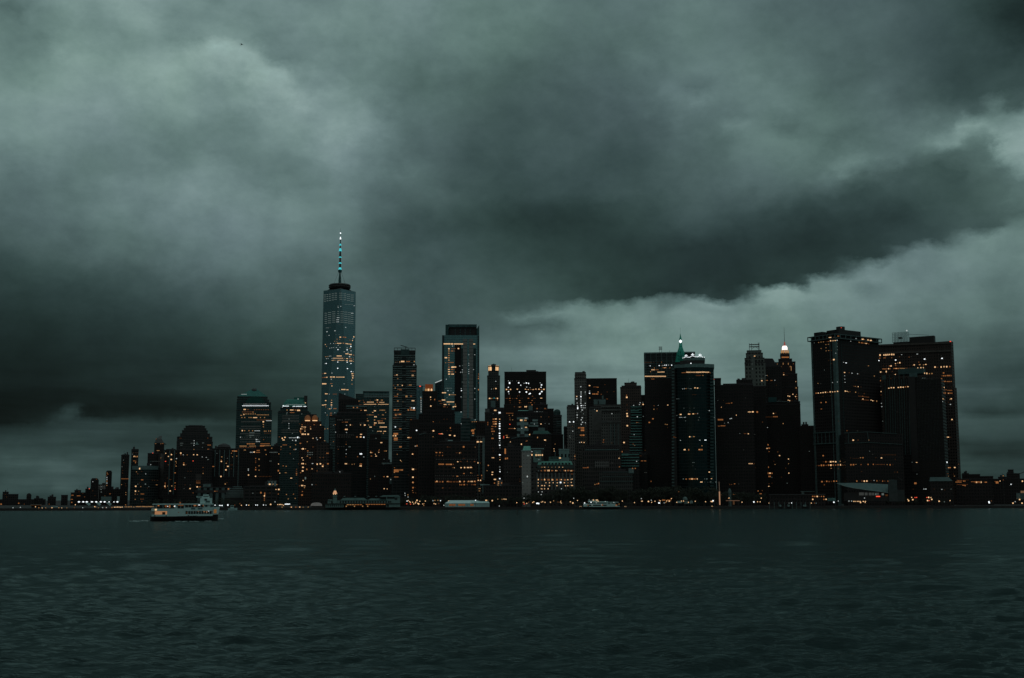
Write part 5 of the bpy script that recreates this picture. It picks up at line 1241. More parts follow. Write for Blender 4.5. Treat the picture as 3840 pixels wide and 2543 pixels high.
b = Bld('lit_ferry_shed', 'white and orange lit glass shed cut off by the right edge', 'shed', 1330, 'T', 1575, 1760)
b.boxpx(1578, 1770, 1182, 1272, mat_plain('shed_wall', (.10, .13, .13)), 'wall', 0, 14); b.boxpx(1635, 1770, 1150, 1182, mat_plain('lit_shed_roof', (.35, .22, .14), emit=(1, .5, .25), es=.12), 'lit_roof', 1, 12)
for x in (1582, 1600, 1620): b.boxpx(x - 3, x + 3, 1185, 1270, TRIM, 'glazing_bar', -.3, 0)
# ------------------------------------------------------------ lit windows: each a small pane set on the facade behind it
LIT = {
'A': """74,1098,x 92,1135,x 1015,1110,o,32,9 1100,1118,o,50,9 1187,1133,d,20,9 1005,1168,o,32,8 1160,1085,x 1105,1060,x 1300,921,w 1350,885,d 1298,1048,x 1330,1115,x 1470,1118,y,8,8 1540,1090,d,22,14
1250,1020,r 1500,797,y,16,12 1510,815,o 1493,832,d 1497,862,w,8,20 1497,890,w,8,14 1497,912,y,8,16 1497,940,w,8,20 1496,972,y,8,14 1420,990,g,20,10 1415,1030,g,20,10 1418,1065,g,18,10
830,1205,o,45,12 962,1215,o,14,16 1005,1210,o,16,14 262,1222,o,18,14 340,1235,d 15,1235,o,20,18 688,1235,d,14,10""",
'B': """235,618,g 240,655,x 215,708,x 225,765,x 222,800,x,12,10 215,712,g 210-300,880,o,7,12,10 208,962,y 268,980,x 268,1072,y 268,1102,y 265,950,x
375-440,517,x,3 362,535,g 380-430,568,y,3,16,18 385,566,Y,10,18 385,630,o,30,8 408,635,o 404,655,o,14,14 418,572,o 
462,738,Y,16,26 418,782,y 435,810,d 547,812,w 490,778,x 495,895,o,26,12 515,895,d 407,985,Y,20,18 478,990,y 436,955,g 404,1053,Y,16,20 448,1055,y 500,1093,o,50,9 400,1095,y 432,1098,d 400,1168,y 495,1165,d,55,7 493,1198,d 543,955,g,18,18 590,988,g 460,940,x 570,1010,x 
645,520,r,14,8 617,683,w 640-735,636,e,6 640,903,x 670,903,x,16,6 712,905,x,14,6 700,965,y,26,6 720,485,y,40,9 685,386,y,22,7 760,388,y 787,386,o 762,275,W,14,8 693,325,d,10,20 760,588,y,8,8
827,523,Y,14,12 864,567,Y,14,14 907,541,Y,18,18 904,610,Y,20,18 825,636,r,18,8 863,684,d 978,597,w,14,12 968,637,y,18,8 975,658,y 962,685,d 972,703,y,14,12 1038,520,Y,20,18 1038,543,o 958,797,o,22,12 958,937,o,22,8 820,940,d,14,20 820,955,o 815,983,Y,18,16 818,1005,o,20,8 852,982,y 912,980,y,16,14 957,980,o 952,1005,o 958,1028,r 889,1050,Y,22,14 890,890,d,28,5 850,870,x
975,525,x,16,8 1073,544,w 1127,545,y 1218,543,Y,16,14 1268,544,Y,18,14 1338,574,w 1394,580,w 1225,347,w,12,12 1225,382,w,12,12 1222,411,w,12,12 1222,469,y 1035,312,x,30,10 1050,382,g,45,6 1045,410,g,30,6 1190,382,g,30,6 1350,378,g,30,8 1340,440,g 1435,408,o,50,9 1422,466,o,30,7 1415,310,d,20,6 1210,630,r,12,12 1420,610,g,24,10
1080,660,o,16,18 1080,684,Y,18,14 1110,684,d,14,6 1350,722,d,24,7 1350,805,y,12,12 1140,775,x 1180,775,x 1253-1320,828,e,5,12,8 1253-1320,855,e,5,12,8 1253-1320,884,e,5,12,8 1258-1305,912,d,4,12,10 1258-1305,938,o,4,12,10 1268,993,Y,24,16 1303,993,o,26,8 1168,1017,Y,18,16 1210,1077,d,16,12 1098,965,x 1170,967,e,18,8 1085,1018,e,24,8 1350,770,x 1095,865,g
1544,524,g 1612,573,y,16,12 1604,618,o 1606,637,Y,20,16 1493,708,o,30,12 1600,847,Y,20,20 1675,663,y,18,10 1697,706,Y,26,14 1750,686,x,36,8 1670,755,Y,22,18 1690,593,g 1747,522,y 1762,572,y 1822,562,y 1690,635,x 1745,740,x 1770,490,o,34,14 1808,490,o,28,12 1790,492,Y,8,10
1660,953,y,16,16 1685,935,x,14,10 1515,1055,o,20,10 1545,1053,d,16,10 1705,1022,o,24,20""",
'C': """260-540,296,W,30,8,9 275-520,278,w,26,7,5 283,336,Y,26,12 318,338,d,24,8 390-540,338,d,7,16,8 260-380,363,d,8 375,365,y 270-400,385,y,8 275,392,Y,10,10 420-540,395,y,9 240-250,400,y,2 253,424,y 284,424,y 330-360,424,y,3 380-415,425,Y,5 455,424,y 500,424,y 420-560,450,d,10
486,470,Y,18,16 520-575,458,w,6 487,500,y 487,525,y 257,567,Y,14,14 283,567,y 330,567,y 370,568,y 395-445,568,w,5 498,572,y 515,572,y 545,571,y 565,571,y 238,638,w 345,638,g 410,664,w,14,14 410-445,686,w,4 310-390,710,o,9 315-385,712,y,5 460-550,710,o,9 455-490,733,o,5,14,16 232-300,735,y,8 340-400,735,y,6 500-560,730,y,5 235-400,748,d,10 285,778,y,24,8
340-385,590,g,5 335-380,618,g,5 250-450,470,e,18 250-450,520,e,18 240-450,600,e,18 240-450,660,e,18 240-450,690,e,14 235-560,640,e,14 230-450,545,e,16 205-300,172,w,9
690-760,300,W,8,10,10 735-930,283,w,20,6,5 810-830,303,W,3,9,12 845-905,303,W,7,9,12 930-950,303,W,3 705,295,W 695,312,w 745,342,y,14,10 795,342,Y,40,10 835,342,o,16,9 870,346,Y,34,16 745,370,g 800,370,o,50,6 742,385,g 905,385,g 767,440,g 765,490,w 765,515,g 765,541,w 880,493,x 690,480,e 803,597,g 770-880,644,w,9 862,641,W,18,18 660,635,d 722,640,Y,16,14 693,650,Y,14,16 707,668,Y,24,12 805,672,w 840,674,w,16,16 838,720,y 720,722,o,48,6 680,742,y 780,744,y 677,772,d 822,772,y 840,770,w 780,818,d 655,820,y 700-870,405,e,14 700-870,430,e,14 700-870,455,e,14 700-870,470,e,12 690-860,560,e,12 690-860,585,e,12
882,184,w 905,183,Y,12,14 930,180,Y,8,8 945,265,Y,12,8 865,222,w 755,226,w 
908,525,Y 930,527,Y 945,528,Y 908,503,o 895,547,Y,14,14 915,548,y 940,548,y 1000,527,o 1002,548,Y 1040,502,o 890,572,o,20,12 940,572,Y 893,590,o 915,605,Y,24,18 942,606,Y,18,14 975,606,Y,20,16 1110,505,Y 890,705,o,20,12 1028,650,Y 1107,644,Y 1065,645,w 1075,665,w 920,765,Y,20,16 945,765,y 970,787,o,16,10 965,688,y 908,863,Y 965,845,y 995,863,o 920,887,Y 915,926,Y,30,14 872,928,d,14,8 947,930,y 1022,925,w,18,8 918,966,Y,20,14 915,1005,Y,20,16 960,988,o,14,18 1017,983,Y 893,1025,o 920,1110,Y 1073,932,Y,14,18 1108,928,Y,18,16 1138,938,o 1133,955,Y,18,16 1190,928,o,20,14 1185,813,o,26,12 1105,860,d 1140,860,d 1072,1005,d 1155,677,y 1157,548,y 1187,545,y 1028,745,d 970-1020,805,g,4 970-1020,828,g,4 
425,663,w 500-560,595,x,5 490,665,d 300-440,622,e,10 508,777,o,18,10 517,827,y 578,758,y 560-635,803,g,6 387,800,Y,16,14 430,782,o,34,9 345-375,802,w,3 410-445,803,o,4 403,870,o 440,878,y,12,16 403,898,d 403,915,d 440,950,y 403,968,o 403,992,o,14,16 440,997,y 402,1064,Y,14,12 440-570,1066,x,9 325,1050,Y,14,12 323,985,w 323,998,w 565,898,g,24,6 652,930,Y 703,950,o 735,955,y 650,1003,o,16,20 662,1030,Y,14,12 730,1025,y,22,6 790,1084,Y,22,10 848,988,d 848,1010,d 848,1032,o,16,10 848,1050,o 815,873,g 845,1142,x 910,1165,Y,26,14 938,1168,Y 935,1188,y 880,1168,d 945,1085,g,16,30 912,1230,o 908,1268,o,20,18 1017,1155,w 1060,1155,x
556,1151,Y,20,16 592,1151,y 633,1155,y 624,1208,Y 655,1207,Y,20,16 650,1257,o 738,1262,y 815,1258,o 758,1310,y 833,1305,y 614,1343,g 460,1243,o,16,20 372,1248,g 498,1277,Y,14,18 498,1302,o 498,1323,o 498,1345,d 502,1255,o,10,34 558,1245,x 
165,788,o,30,12 190,790,o,24,12 215,770,x""",
'D': """255,994,g,30,9 290,990,g,26,9 325,984,g,26,9 366,978,g,30,9 408,970,g,34,9 255,1022,g,30,9 290,1018,g,26,9 325,1012,g,26,9 366,1006,g,30,9 408,998,g,34,9 255,1052,g,30,9 290,1046,g,26,9 325,1041,g,26,9 366,1034,g,30,9 408,1026,g,34,9 258,1082,g,30,9 293,1076,g,26,9 328,1071,g,26,9 366,1064,g,30,9 406,1055,g,34,9
477,969,g,44,9 535,978,g,40,9 585,987,g,40,9 636,995,g,44,9 477,998,g,44,9 535,1006,g,40,9 585,1015,g,40,9 636,1024,g,44,9 477,1026,g,44,9 535,1034,g,40,9 585,1043,g,40,9 636,1052,g,44,9 480,1054,g,40,9 535,1062,g,40,9 585,1071,g,40,9 636,1080,g,44,9
540-640,1127,g,6,14,8 665,1145,w 478,1154,w 443,1168,w 440,1150,g,26,8
268,1249,g,34,9 320,1240,g,46,9 380,1230,g,44,9 440,1225,g,26,8 495,1228,g,44,9 548,1234,g,44,9 596,1241,g,40,9 637,1250,w,34,9
268,1278,g,34,9 320,1269,g,46,9 380,1259,g,44,9 440,1254,g,26,8 495,1258,g,44,9 548,1264,g,44,9 596,1271,g,40,9 637,1280,g,34,9
268,1306,g,34,9 320,1298,g,46,9 380,1289,g,44,9 440,1282,g,40,8 495,1288,g,44,9 548,1294,g,44,9 596,1301,g,40,9 637,1308,g,34,9
268,1335,g,34,9 320,1327,g,46,9 380,1318,g,44,9 440,1312,w,40,8 495,1317,g,44,9 548,1324,g,44,9 596,1331,g,40,9 637,1338,g,34,9
268,1365,g,34,9 320,1356,g,46,9 380,1347,g,44,9 435,1342,w,40,8 495,1347,g,44,9 548,1353,g,44,9 596,1360,g,40,9 637,1367,g,34,9
268,1393,g,34,9 320,1385,g,46,9 380,1375,g,44,9 435,1371,w,40,8 495,1376,g,44,9 548,1382,g,44,9 596,1389,g,40,9 637,1395,g,34,9
295,1455,g,34,8 398,1496,w,14,12 285,1509,w,18,12 545,1448,w 460,1410,e,30,8 315,1560,w""",
'E': """325,130,g,26,9 375,122,e,50,8 460,177,w,14,12 332,192,w,18,10 365,252,w 325,260,e,26,8 478,240,g 530,240,g 550,281,Y,30,16 600,280,o,22,10 632,284,o,30,12 497,314,y,14,10 540,314,y 457,350,y 493,350,y 770,277,Y,14,20 755,302,w 748,335,Y,12,16 705,330,d,24,10 637,122,w,16,10 660,182,e
305,401,Y 390,386,w 440,386,w 472,385,y 500-560,382,Y,6,14,14 600,380,y,28,10 645,387,Y,22,10 668,390,Y,20,12 693,393,Y,14,12 720,397,Y,18,14 345,395,e,60,7 325,432,y 515,415,w 378,461,w 411,455,w 443,452,w 487,450,w,18,8 544,450,w 660,456,w 722,434,W,14,22 708,464,y,22,10 511,484,W,16,14 661,489,W,16,14 724,505,w,14,14 613,521,w,18,8 675,527,w 733,540,g
658,553,Y,50,14 715,565,Y,44,16 765,575,o,20,9 490,587,y 532,588,Y,80,16 313,601,y,22,8 345,597,y 370,592,w 394,590,w 592,592,g 620,594,g 700,600,w,22,18 740,605,g 763,610,g 437-590,626,Y,11,12,12 415,628,w 323,633,w 350,630,w 620,628,y 660,632,Y,26,12 716,636,o,44,12 763,640,y 415-430,660,Y,2 447,657,Y 475,659,y 510-600,660,Y,7,12,12 620,660,y 655,665,Y,34,10 720,670,Y,50,12 762,677,y,16,10 508,688,W,16,14 662,690,W,16,12 723,711,W,14,12 302,713,w 320,711,W,16,14 507,790,W,18,18 666,794,W,18,14 728,842,W,18,12 762,848,w
265,878,d,24,8 302,872,Y,34,14 413,868,w,16,12 742,878,Y,16,22 765,878,y,10,22 745,912,Y,10,16 764,912,Y,10,16 750,946,Y,14,20 767,946,y 738,983,Y,14,10 740,1048,y,26,8 265,942,d,30,12 300,938,o,30,12 330,936,Y,24,12 402,932,Y,42,16 446,932,Y,30,18 484-600,934,Y,9,13,14 610,934,Y,16,12 402,968,w,14,14 287,1043,Y,70,20 402,1040,o,40,10 412,1078,Y,18,12 612,1044,w 600,1136,Y,70,16 665,1140,Y,36,14 538,1146,w 320,1206,Y,44,14 370,1212,w 460,1211,d,70,12 624,1210,w
312,1317,Y,22,14 408,1312,y,14,20 406,1350,Y,24,12 405,1388,Y,26,16 406,1420,w,18,10 267,1391,Y,36,12 305,1385,Y,34,12 312,1420,y 352,1452,y 378,1452,Y,22,10 403,1446,w 462,1448,o,50,14 397,1522,o,34,10 305,1516,w 460,1516,w 335,1553,y 395,1555,o,34,10
765,1432,o,22,26 825,1430,o,26,18 767,1430,y,10,12 890,1475,o,30,10 958,1477,Y,40,14 855,1325,y,18,12 880,1320,d 925,1312,d,14,8 1038,1310,d 1120,1310,y 1155,1307,Y,30,16 1228,1310,y,34,14 940,1345,o,30,8 990-1090,1342,Y,8,14,12 1155,1343,o,26,16 1195-1260,1345,Y,5,14,12 880,1385,d,60,7 940-1130,1378,Y,13,14,12 1170-1330,1378,Y,12,12,12 1110,1413,g 1115,1484,Y,34,14 1080,1510,Y,20,12 1195-1275,1475,y,7,11,10 1290,1512,y 988,1552,y 1020-1085,1553,y,5 1235,1552,y 1255,1555,y 1115,1555,g
940-1330,1240,e,22 940-1330,1262,e,22""",
'F': """545,323,o,20,12 525,328,w 552,421,w 525,545,o 484,580,g 695,290,o,36,10 660,290,d 640,292,d 695,332,w 745,327,Y,16,12 775,328,x 693,385,Y,34,18 672,385,d,14,10 695,426,w 878,326,Y 933,328,Y,24,16 885,450,Y,26,14 832,484,o,22,16 880,484,Y,24,16 921,487,W,16,16 690,548,x 690,580,o 692,650,w 690,703,w 687,742,d 587,645,d 583,830,x 687,834,Y,32,14 725,838,x 768,842,y 797,838,y 882,838,o,30,16 880,862,Y,30,18 883,705,W,34,20 840,742,o 921,744,w 607,940,w 1008,1033,y 1063,998,g 
580-640,261,e,4,14,14 680-740,258,e,4,14,14 580-780,458,e,10 580-740,484,e,8 580-660,610,e,4 735,612,g,28,12 870-920,303,e,3,16,12
972,272,y,26,14 965,245,y 1010,355,Y,30,14 985,328,y 1065,142,Y,26,14 1038,162,y 1130-1195,133,y,6 963-1045,194,d,6 1000,193,y 1205,163,y 1112,194,d,20,6 1170,193,y,20,6 1073,220,Y,34,14 1150-1205,244,d,5 1203,246,y 1062,262,y,20,14 1100-1165,274,o,6 1115,276,Y,14,8 1070,301,Y,34,14 1115-1185,301,Y,6,12,12 1060,325,o,20,18 1135-1215,354,Y,7,13,14 1038,405,g 1100-1150,411,Y,5,13,10 1195,410,Y,34,10 1176,436,y,10,18
1080,502,g,24,6 1150,558,Y,26,14 1122,650,o 1118,665,o 1117,685,Y 1010,672,o 1013,688,Y,20,10 1035,688,o 1190,668,o 1213,667,y,20,10 1072,710,Y 1020,733,o,22,8 1082,734,Y,24,10 1185,775,g
1335,352,w,14,14 1305,468,Y,14,14 1338,468,Y,18,16 1340,443,o,60,24 1340,510,o,48,44 1400,378,o,26,18 1400,612,o,34,22 1357,710,y 1400,790,Y 1412,803,y 1322,885,o 1345,925,o,64,44 1410,915,o,50,18 1420,917,y 1320,948,y,16,10 1185,1003,o,20,10 1230,1002,Y,24,12 1345,1006,o,56,10 1273,1040,w,8,12 1187,1160,Y,16,12 1226,1163,Y
1563,708,o,22,16 1563,907,Y,28,20 1562,1010,Y,22,18 1562,1078,Y,22,18 1563,1145,o,20,16 1558,1185,o 1565,1210,o 95,565,d 112,640,Y 1180,840,e 1505,980,x 1595,604,y 1500,490,Y,24,14 1530,492,o,30,12 1547,103,w,20,12 1580,105,W,16,16 1500,130,o,18,16 1550,130,o,50,16 1590,130,d,16,20 1540,257,d,18,8
1330,130,o,34,16 1372,130,o,16,16 1345,188,d,44,14 1395,188,o,30,14 1335,203,y,14,10 1325,235,d,30,8""",
'G': """300,352,y,22,8 325,350,d 355,350,Y,12,14 392,342,Y,46,22 465,342,o,50,10 548,342,y,16,16 543,385,w,14,12 315,523,Y,20,18 290,527,o,18,12 525,528,Y,26,18 545,530,y 505,470,d,22,12 540,470,d,44,20 327,572,y 327,655,y,22,12 387,661,Y,14,14 495,656,y,34,12 465,660,d 292,697,y,14,12 330,712,o 362,715,d,36,28 325,778,y,18,12 300,808,d,44,16 320,805,o 443,808,y,26,28 505,805,d,26,22 530,866,Y,40,14 327,870,y,24,12 397,880,y 270,660,d,16,8
283,993,o,22,20 302,991,Y 328,993,o,22,18 497,965,o,20,16 542,967,W,20,24 470,992,o,20,22 540,993,o,34,20 515,990,o,14,16 298,1050,o,14,14 305,1060,y,20,14 355,1050,o,38,24 320,1093,x,40,10 265,1093,x 295,1215,W,18,18 355,1240,d,30,24 298,1310,o,60,40 296,1335,Y,24,16 298,1378,o,50,44 360,1478,o,30,20 470,1357,Y,28,16 495,1362,d,26,12 578,1262,W,20,16 556,1473,y 583,1468,o,16,22 435,1120,x 500,1118,x,20,12
635,820,w,12,12 637,838,y,12,12 638,860,w,12,12 637,885,w,12,12 638,912,w,12,12 638,938,w,12,12 638,964,w,12,12 638,988,w,12,12 638,1014,w,12,12 625,672,r,24,14 605,663,r
765,818,Y,14,18 767,850,y,12,14 820,850,o,14,20 768,937,Y,18,20 890,870,d,40,14 905,903,d,40,6 800,1147,d,18,8 883,1152,x 800,1267,Y,18,16 785,1267,d 798,1347,y 882,1307,r,20,8 908,1307,Y,24,10 927,1310,y 1030,1230,o,14,24 945,1112,x 985,1112,x 985,1265,x 1035,1265,x 1022,1325,Y,26,14 1087,1334,Y,20,18
1355,1247,y 1330,1265,o,36,34 1335,1300,o,30,24 1330,1330,g,30,8 1320,1147,y 1348,1147,y 1378,1145,y 1361,1121,w 1410-1490,1148,x,6 1395,1415,Y,30,22 1438,1415,Y,32,14 1207,1483,o,26,24 1152,1562,y 990,1483,x 850,1560,y""",
'H': """700,87,o,16,10 703,223,Y,22,18 685,223,d 700,315,y 797,267,o 823,268,r,20,10 842,271,Y,18,12 953,290,Y,24,16 1025,298,Y,22,18 962,182,o,12,22 912,222,x 978,222,x 960,222,x 1160,466,o,28,26 918,467,d 1335,470,y 435,455,w,20,12 458,450,o,18,22 390,575,Y,20,20 398,804,Y,32,24 440,804,d 397,924,Y,26,22 440,924,x 397,1002,o,26,26 397,1081,o,26,24 390,1123,o 430,1080,x 398,1155,o 437,1160,d
748,552,o,26,16 803,552,o,26,18 840,552,o 748,595,x,16,20 795,597,x,24,20 842,597,o,12,14 1050-1090,556,d,3 1100,557,Y,16,14 1122,556,d 785-860,728,o,8,13,22 895-980,730,o,9,13,22 970,732,Y,14,14 1005,730,d,14,18 1072,690,Y,22,14 1110,686,d 1122,688,d 1155,640,x 1172,640,x 1216,684,o 1265,690,x 1325,688,d,26,16 1000-1020,778,o,2,12,12 1020,780,Y 1122,780,Y,24,16 1175,778,Y,22,20 1218,778,Y,18,18 1238,778,Y,18,18 1270,776,Y,24,18 1292,780,o 1165,868,o,26,14 1268,858,y,14,14 1288,865,d 1062,908,o,26,18 1075,910,y 1003,907,d 735-768,992,o,4,12,24 757,985,Y,16,18 790-815,992,d,3,12,24 845,992,o,20,22 847,987,Y,10,10 910-935,990,o,3,12,20 922,986,Y,10,12 950-980,993,d,3,14,22 1005-1030,993,d,3,12,20 1055-1085,993,d,3,12,22 1103,988,Y,16,22 1115,993,o,12,22 1165,990,o,22,24 1173,985,Y,12,10 1220-1245,990,o,3,12,20 1237,985,Y,10,10 1270-1295,988,Y,3,12,20 1318-1340,988,o,3,12,26 1322,984,Y,12,12 1103,1036,o,12,22 1125,1038,o,12,18 1150,1035,d,12,20 1170,1036,o,22,22 1215,1036,d,14,14 1285,1035,d,10,20 1318,1036,o,10,18 1337,1036,o,10,18 840,1086,o,12,8 858,1084,d 950,1085,x 910-960,470,x,4 750-1350,655,e,24 740-1350,900,e,22 740-1340,948,e,22 
1280,222,o,16,26 1303,215,o,28,26 1303,262,o,28,26 1300,298,g,34,8 1335,58,w,10,10 1290,87,y 1320,85,y 1348,85,y 1370,390,Y,24,22 1423,388,Y,34,16 1380,707,Y,24,22 1415,712,d 1375,895,o 1432,898,o,14,24 1378,935,o 1437,938,o 1380,970,Y,16,18 1415,970,Y,18,20 1400,1095,y,32,10 1398,1130,y,24,8 1530,745,o,16,20 1512,825,y
1525,100,d,16,26 1525,130,d,16,26 1610,48,o,26,18 1645,46,Y,30,18 1628,87,o,66,20 1650,88,Y,20,10 1630,122,o,60,20 1645,120,Y,30,14 1595,158,o,34,12 1640,160,o,26,14 1590,195,o,34,12 1603,232,o,54,18 1598,272,y 1595,338,o,36,20 1600,485,x 1608,525,x 1600,630,Y,36,12 1620,632,o,16,12 1595,848,Y,26,14 1590,884,Y,26,14 1632,957,Y,36,20 1626,1012,o,20,18 1685,993,y,22,16 1685,1018,y,22,16 1680,1042,y,30,10 1732,1010,o,16,26 1720,1045,g
1704,48,Y,18,14 1703,85,w,12,12 1703,118,W,26,18 1703,153,W,24,18 1703,190,W,26,18 1703,226,w,10,10 1703,262,W,26,20 1703,300,W,22,18 1704,335,W,26,20 1704,373,w,16,14 1704,408,g,40,10 1704,442,W,22,18 1707,482,w 1705,587,W,26,20 1706,622,y 1708,659,Y,14,12 1706,768,w,10,10 1707,808,w,14,14 1708,840,W,16,16 1705,945,W,22,18
1765,310,r,8,14 1800,293,y 1787,530,o,26,90 1795,643,o,20,30""",
'I': """222-300,374,Y,9,14,16 325,375,Y,30,18 355-460,375,Y,10,13,16 607,376,Y,28,12 330,402,w,12,10 350,398,g 284,437,Y,20,14 340,436,d,60,10 406,434,Y,22,16 284,465,y,20,12 325,465,o,30,12 355,466,d 284,494,y,18,12 320,494,e,40,8 284,522,o,20,14 246,551,Y,34,18 284,552,y,20,14 284,582,y,20,14 244,615,y 276-340,612,o,6,13,10 284,642,o 245,523,e 284,672,o,20,12 330-372,670,Y,5,14,16 330,672,Y,34,18 284,701,Y,26,12 327,702,o,30,12 355,703,d 287,730,Y,28,14 325,732,o,30,10 368,735,o 287,760,Y,26,16 332,761,Y,34,14 291,797,g 252,826,w,12,10 
244-315,941,g,5,14,10 262,941,w 272,971,w,22,8 310,971,g 222,999,Y,54,14 292,1024,Y,18,14 320-366,1024,y,4,14,10 340,1000,w 260,1060,g 215,1092,Y,44,14 240,1098,d 225,1120,e,30 262-345,1116,Y,8,14,12 275,1116,Y 235,1150,Y,36,12 285,1148,y,22,12 367,1146,y 340,1180,Y,14,16 362,1174,Y,32,14 225,1178,o,30,6 265,1182,d
540,513,w 615,513,w 540,622,w 540,648,w 540,702,w 540,728,w,12,12 540,755,w,12,10 423,657,w 457,652,g 457,706,w 434,738,w 455,735,w 598,703,w 540,865,g 442,945,w 445,972,W,14,12 615,945,w,12,12 615,1000,g 440,1052,w 615,1080,w 440,1244,w,16,12 440,1396,w,12,12 455,862,g 458,755,e 665,760,d,12,20 662,790,d,14,18 662,818,o,14,20 664,872,d 663,960,o,16,22
530-545,580,e,3 540-541,900,e,2 85,1370,o 88,1487,Y,20,16 303,1448,o,14,20 185,1525,r,24,8 205,1526,Y 298,1542,Y,24,12 357,1549,Y,22,16""",
'J': """345,392,w,18,12 380,438,e 275,520,w 310,515,y 347,511,Y,24,20 245,672,Y,30,20 280,672,y,14,14 317,668,t,14,10 343,671,y 372,672,Y,22,22 372,698,o 218,682,x 
552,386,w,12,14 590,386,g 618,386,g 685,386,g 705,386,x 725,388,g 570,420,W,26,32 719,418,W,24,20 753,456,W,16,14 845,420,W,24,20 880,427,W,20,20 810,424,w,30,6 1070,418,w,20,8 1092,452,W,24,20 1084,490,W,14,16 551,491,W,18,14 849,488,w,18,16 906,498,w 520,525,Y,22,20 587,525,Y,20,20 553,527,o,50,5 696,521,Y,24,14 828,522,Y,16,14 850,527,o,30,8 877,528,Y,18,10 910-940,527,o,3,12,7 955,527,Y,18,12 978,524,o,16,6 1000,520,Y,18,14 1015,525,d 1050,522,Y,22,18 1085,527,o,50,7 1130,524,Y,26,20 553,561,W,20,20 561,597,w,14,14 733,567,W,20,18 845,567,W,26,24 1096,560,W,26,22 890,600,W,20,16 907,592,W,24,20 1062,598,W,24,28 1072,588,W,16,16 575,635,x,34,7 700,635,d 727,630,d 727,604,x 945,636,d,24,10 
525,672,d,36,8 575,671,o,30,12 620,673,d 648,673,x 685,673,o,24,10 755,672,x 780,672,x 878,670,o,28,14 960-990,672,d,3 1088,668,Y,32,14 577,708,d,32,9 735,708,o,26,12 937,706,o,20,12 582,743,d 733,743,o,18,12 755,743,d 885,743,d 918,742,o,24,10 975,743,d 1080,743,e 648,808,d,10,16 700,813,x 728,813,Y 750,811,o,22,14 735,815,o 833,807,Y,44,22 937,776,o,24,16 1020,838,d,26,22 1150,838,d,32,22 1178,848,x 975-1110,888,g,6 1018,888,w 
335,867,Y,40,22 407,905,W,34,30 302,922,g 520-625,914,o,8,13,9 565,950,y 620,950,y,14,14 575,992,d,26,8 577,1022,y 620,1022,y,18,10 575,1095,r,20,12 560-640,1164,o,6,13,9 655,1163,Y,24,10 760,1028,Y,42,28 828,1030,y,40,26 838,994,w,44,8 838,1145,Y,34,18 770,1160,w,14,14 975,1088,w,14,14 1085,974,y 1210,974,d 1083,1090,Y,22,16 1150,1082,g 1215,1087,g,12,20
897,1263,Y,18,22 525,1275,o,30,12 525,1305,o,24,14 550,1310,o,36,6 582,1382,Y,12,12 845,1370,d,30,14 763,1420,Y,20,22 1027,1308,y,14,22 1150,1353,Y,34,22 1313,1418,y 1293,1495,y 1298,1532,y,12,12 855,1363,y 1155,1440,e 475,1310,r 
1550,1055,W,22,18 1565,1063,w 1616,1055,W,20,22 1602,1208,w,18,14 1596,1130,d 1550,1285,g 1563,1315,g 1600,1350,e 1668,640,Y,16,16 1668,682,w,16,14 1674,748,w,12,12 1682,800,w,16,16 1682,835,W,18,28 1674,905,d 1674,944,w,18,18 1674,984,w,14,12""",
'K': """872,420,w,24,12 872,475,Y,22,32 942,478,Y,20,34 977,478,Y,20,28 1008,478,Y,20,28 1046,478,Y,22,32 945,432,g 973,432,g 808,488,g,44,26 795,838,w,20,30 720,940,g,14,20 990,555,g,26,18 1343,527,Y,34,22 1243,373,Y,14,12 1247,411,Y,16,14 1262,293,y 
1030-1060,682,y,3 1088,682,Y,14,12 1148,682,y 1208,682,y 1267,682,y 1330,682,Y,14,10 1390,682,Y,14,10 980,742,g 1030,742,o,26,10 1083,738,o,14,28 1103,738,o,14,28 1142,738,Y,14,30 1162,738,Y,14,30 1210,740,o,26,20 1232,740,d 1275,740,Y,16,18 1297,742,o,18,14 1350,742,d 1415,738,o,14,24 1437,740,Y,14,20 1473,738,o,14,24 1493,738,o,14,24 1530,742,Y,14,20 1550,742,o,14,22 1575,740,d 1543,796,d,34,12
980,890,Y,18,24 1028,893,d,14,24 1043,893,d,14,24 1083,890,Y,14,30 1100,893,o,14,28 1143,893,o,14,32 1163,893,o,14,32 1212,893,Y,14,32 1232,895,o,14,28 1283,893,o,14,30 1300,893,o,14,30 1347,893,o,14,28 1368,890,Y,16,18 1417,895,o,14,30 1438,895,o,14,30 1475,892,Y,18,18 1493,895,o 1527,887,Y,14,16 1548,882,Y,14,16 975,944,Y,14,16 1108,944,Y,14,14 1167,944,Y,16,16 1229,943,Y,14,16 1298,944,Y,16,16 1352,938,W,32,30 1417,943,Y,22,14 1478,945,y,14,12 1534,938,Y,18,14 977,994,Y,16,16 1028,994,o 1040,991,Y,26,16 1085,992,Y,18,16 1167,993,Y,20,14 1292,993,Y,26,10 1437,994,Y,14,16 1473,993,Y,20,14 1495,993,y 1545,990,Y,34,16 1030,1045,Y,14,14 1047,1047,Y 1086,1045,Y,14,14 1144,1045,Y,18,16 
425,415,o,24,105 460,533,o,22,32 430,538,o,26,30 138,652,Y,20,22 118,740,y,14,12 670,672,d,14,26 697,670,y 670,918,d 668,880,x 697,295,Y,14,26 790,240,y 770,245,d 833,133,Y,18,20 510,257,Y,14,12 453,146,o,28,10 455,180,Y,30,12 480,185,o,26,6 400,165,r 400,192,r 966,186,y,12,22 1085,225,Y,16,20 1103,228,y,14,14 
1665-1745,20,o,5,14,24 1700-1745,62,o,3,18,30 1690-1750,145,o,4,14,26 1680,15,d 1675,267,w,14,14 1706,263,Y,14,14 1750,265,Y,12,12 1558,77,w,18,14 1508,155,g 1510,180,g 1595,498,y,14,18 1595,540,d 1593,618,e 1597,645,e 1730-1790,693,d,4,16,12 1450,770,e 460,765,g""",
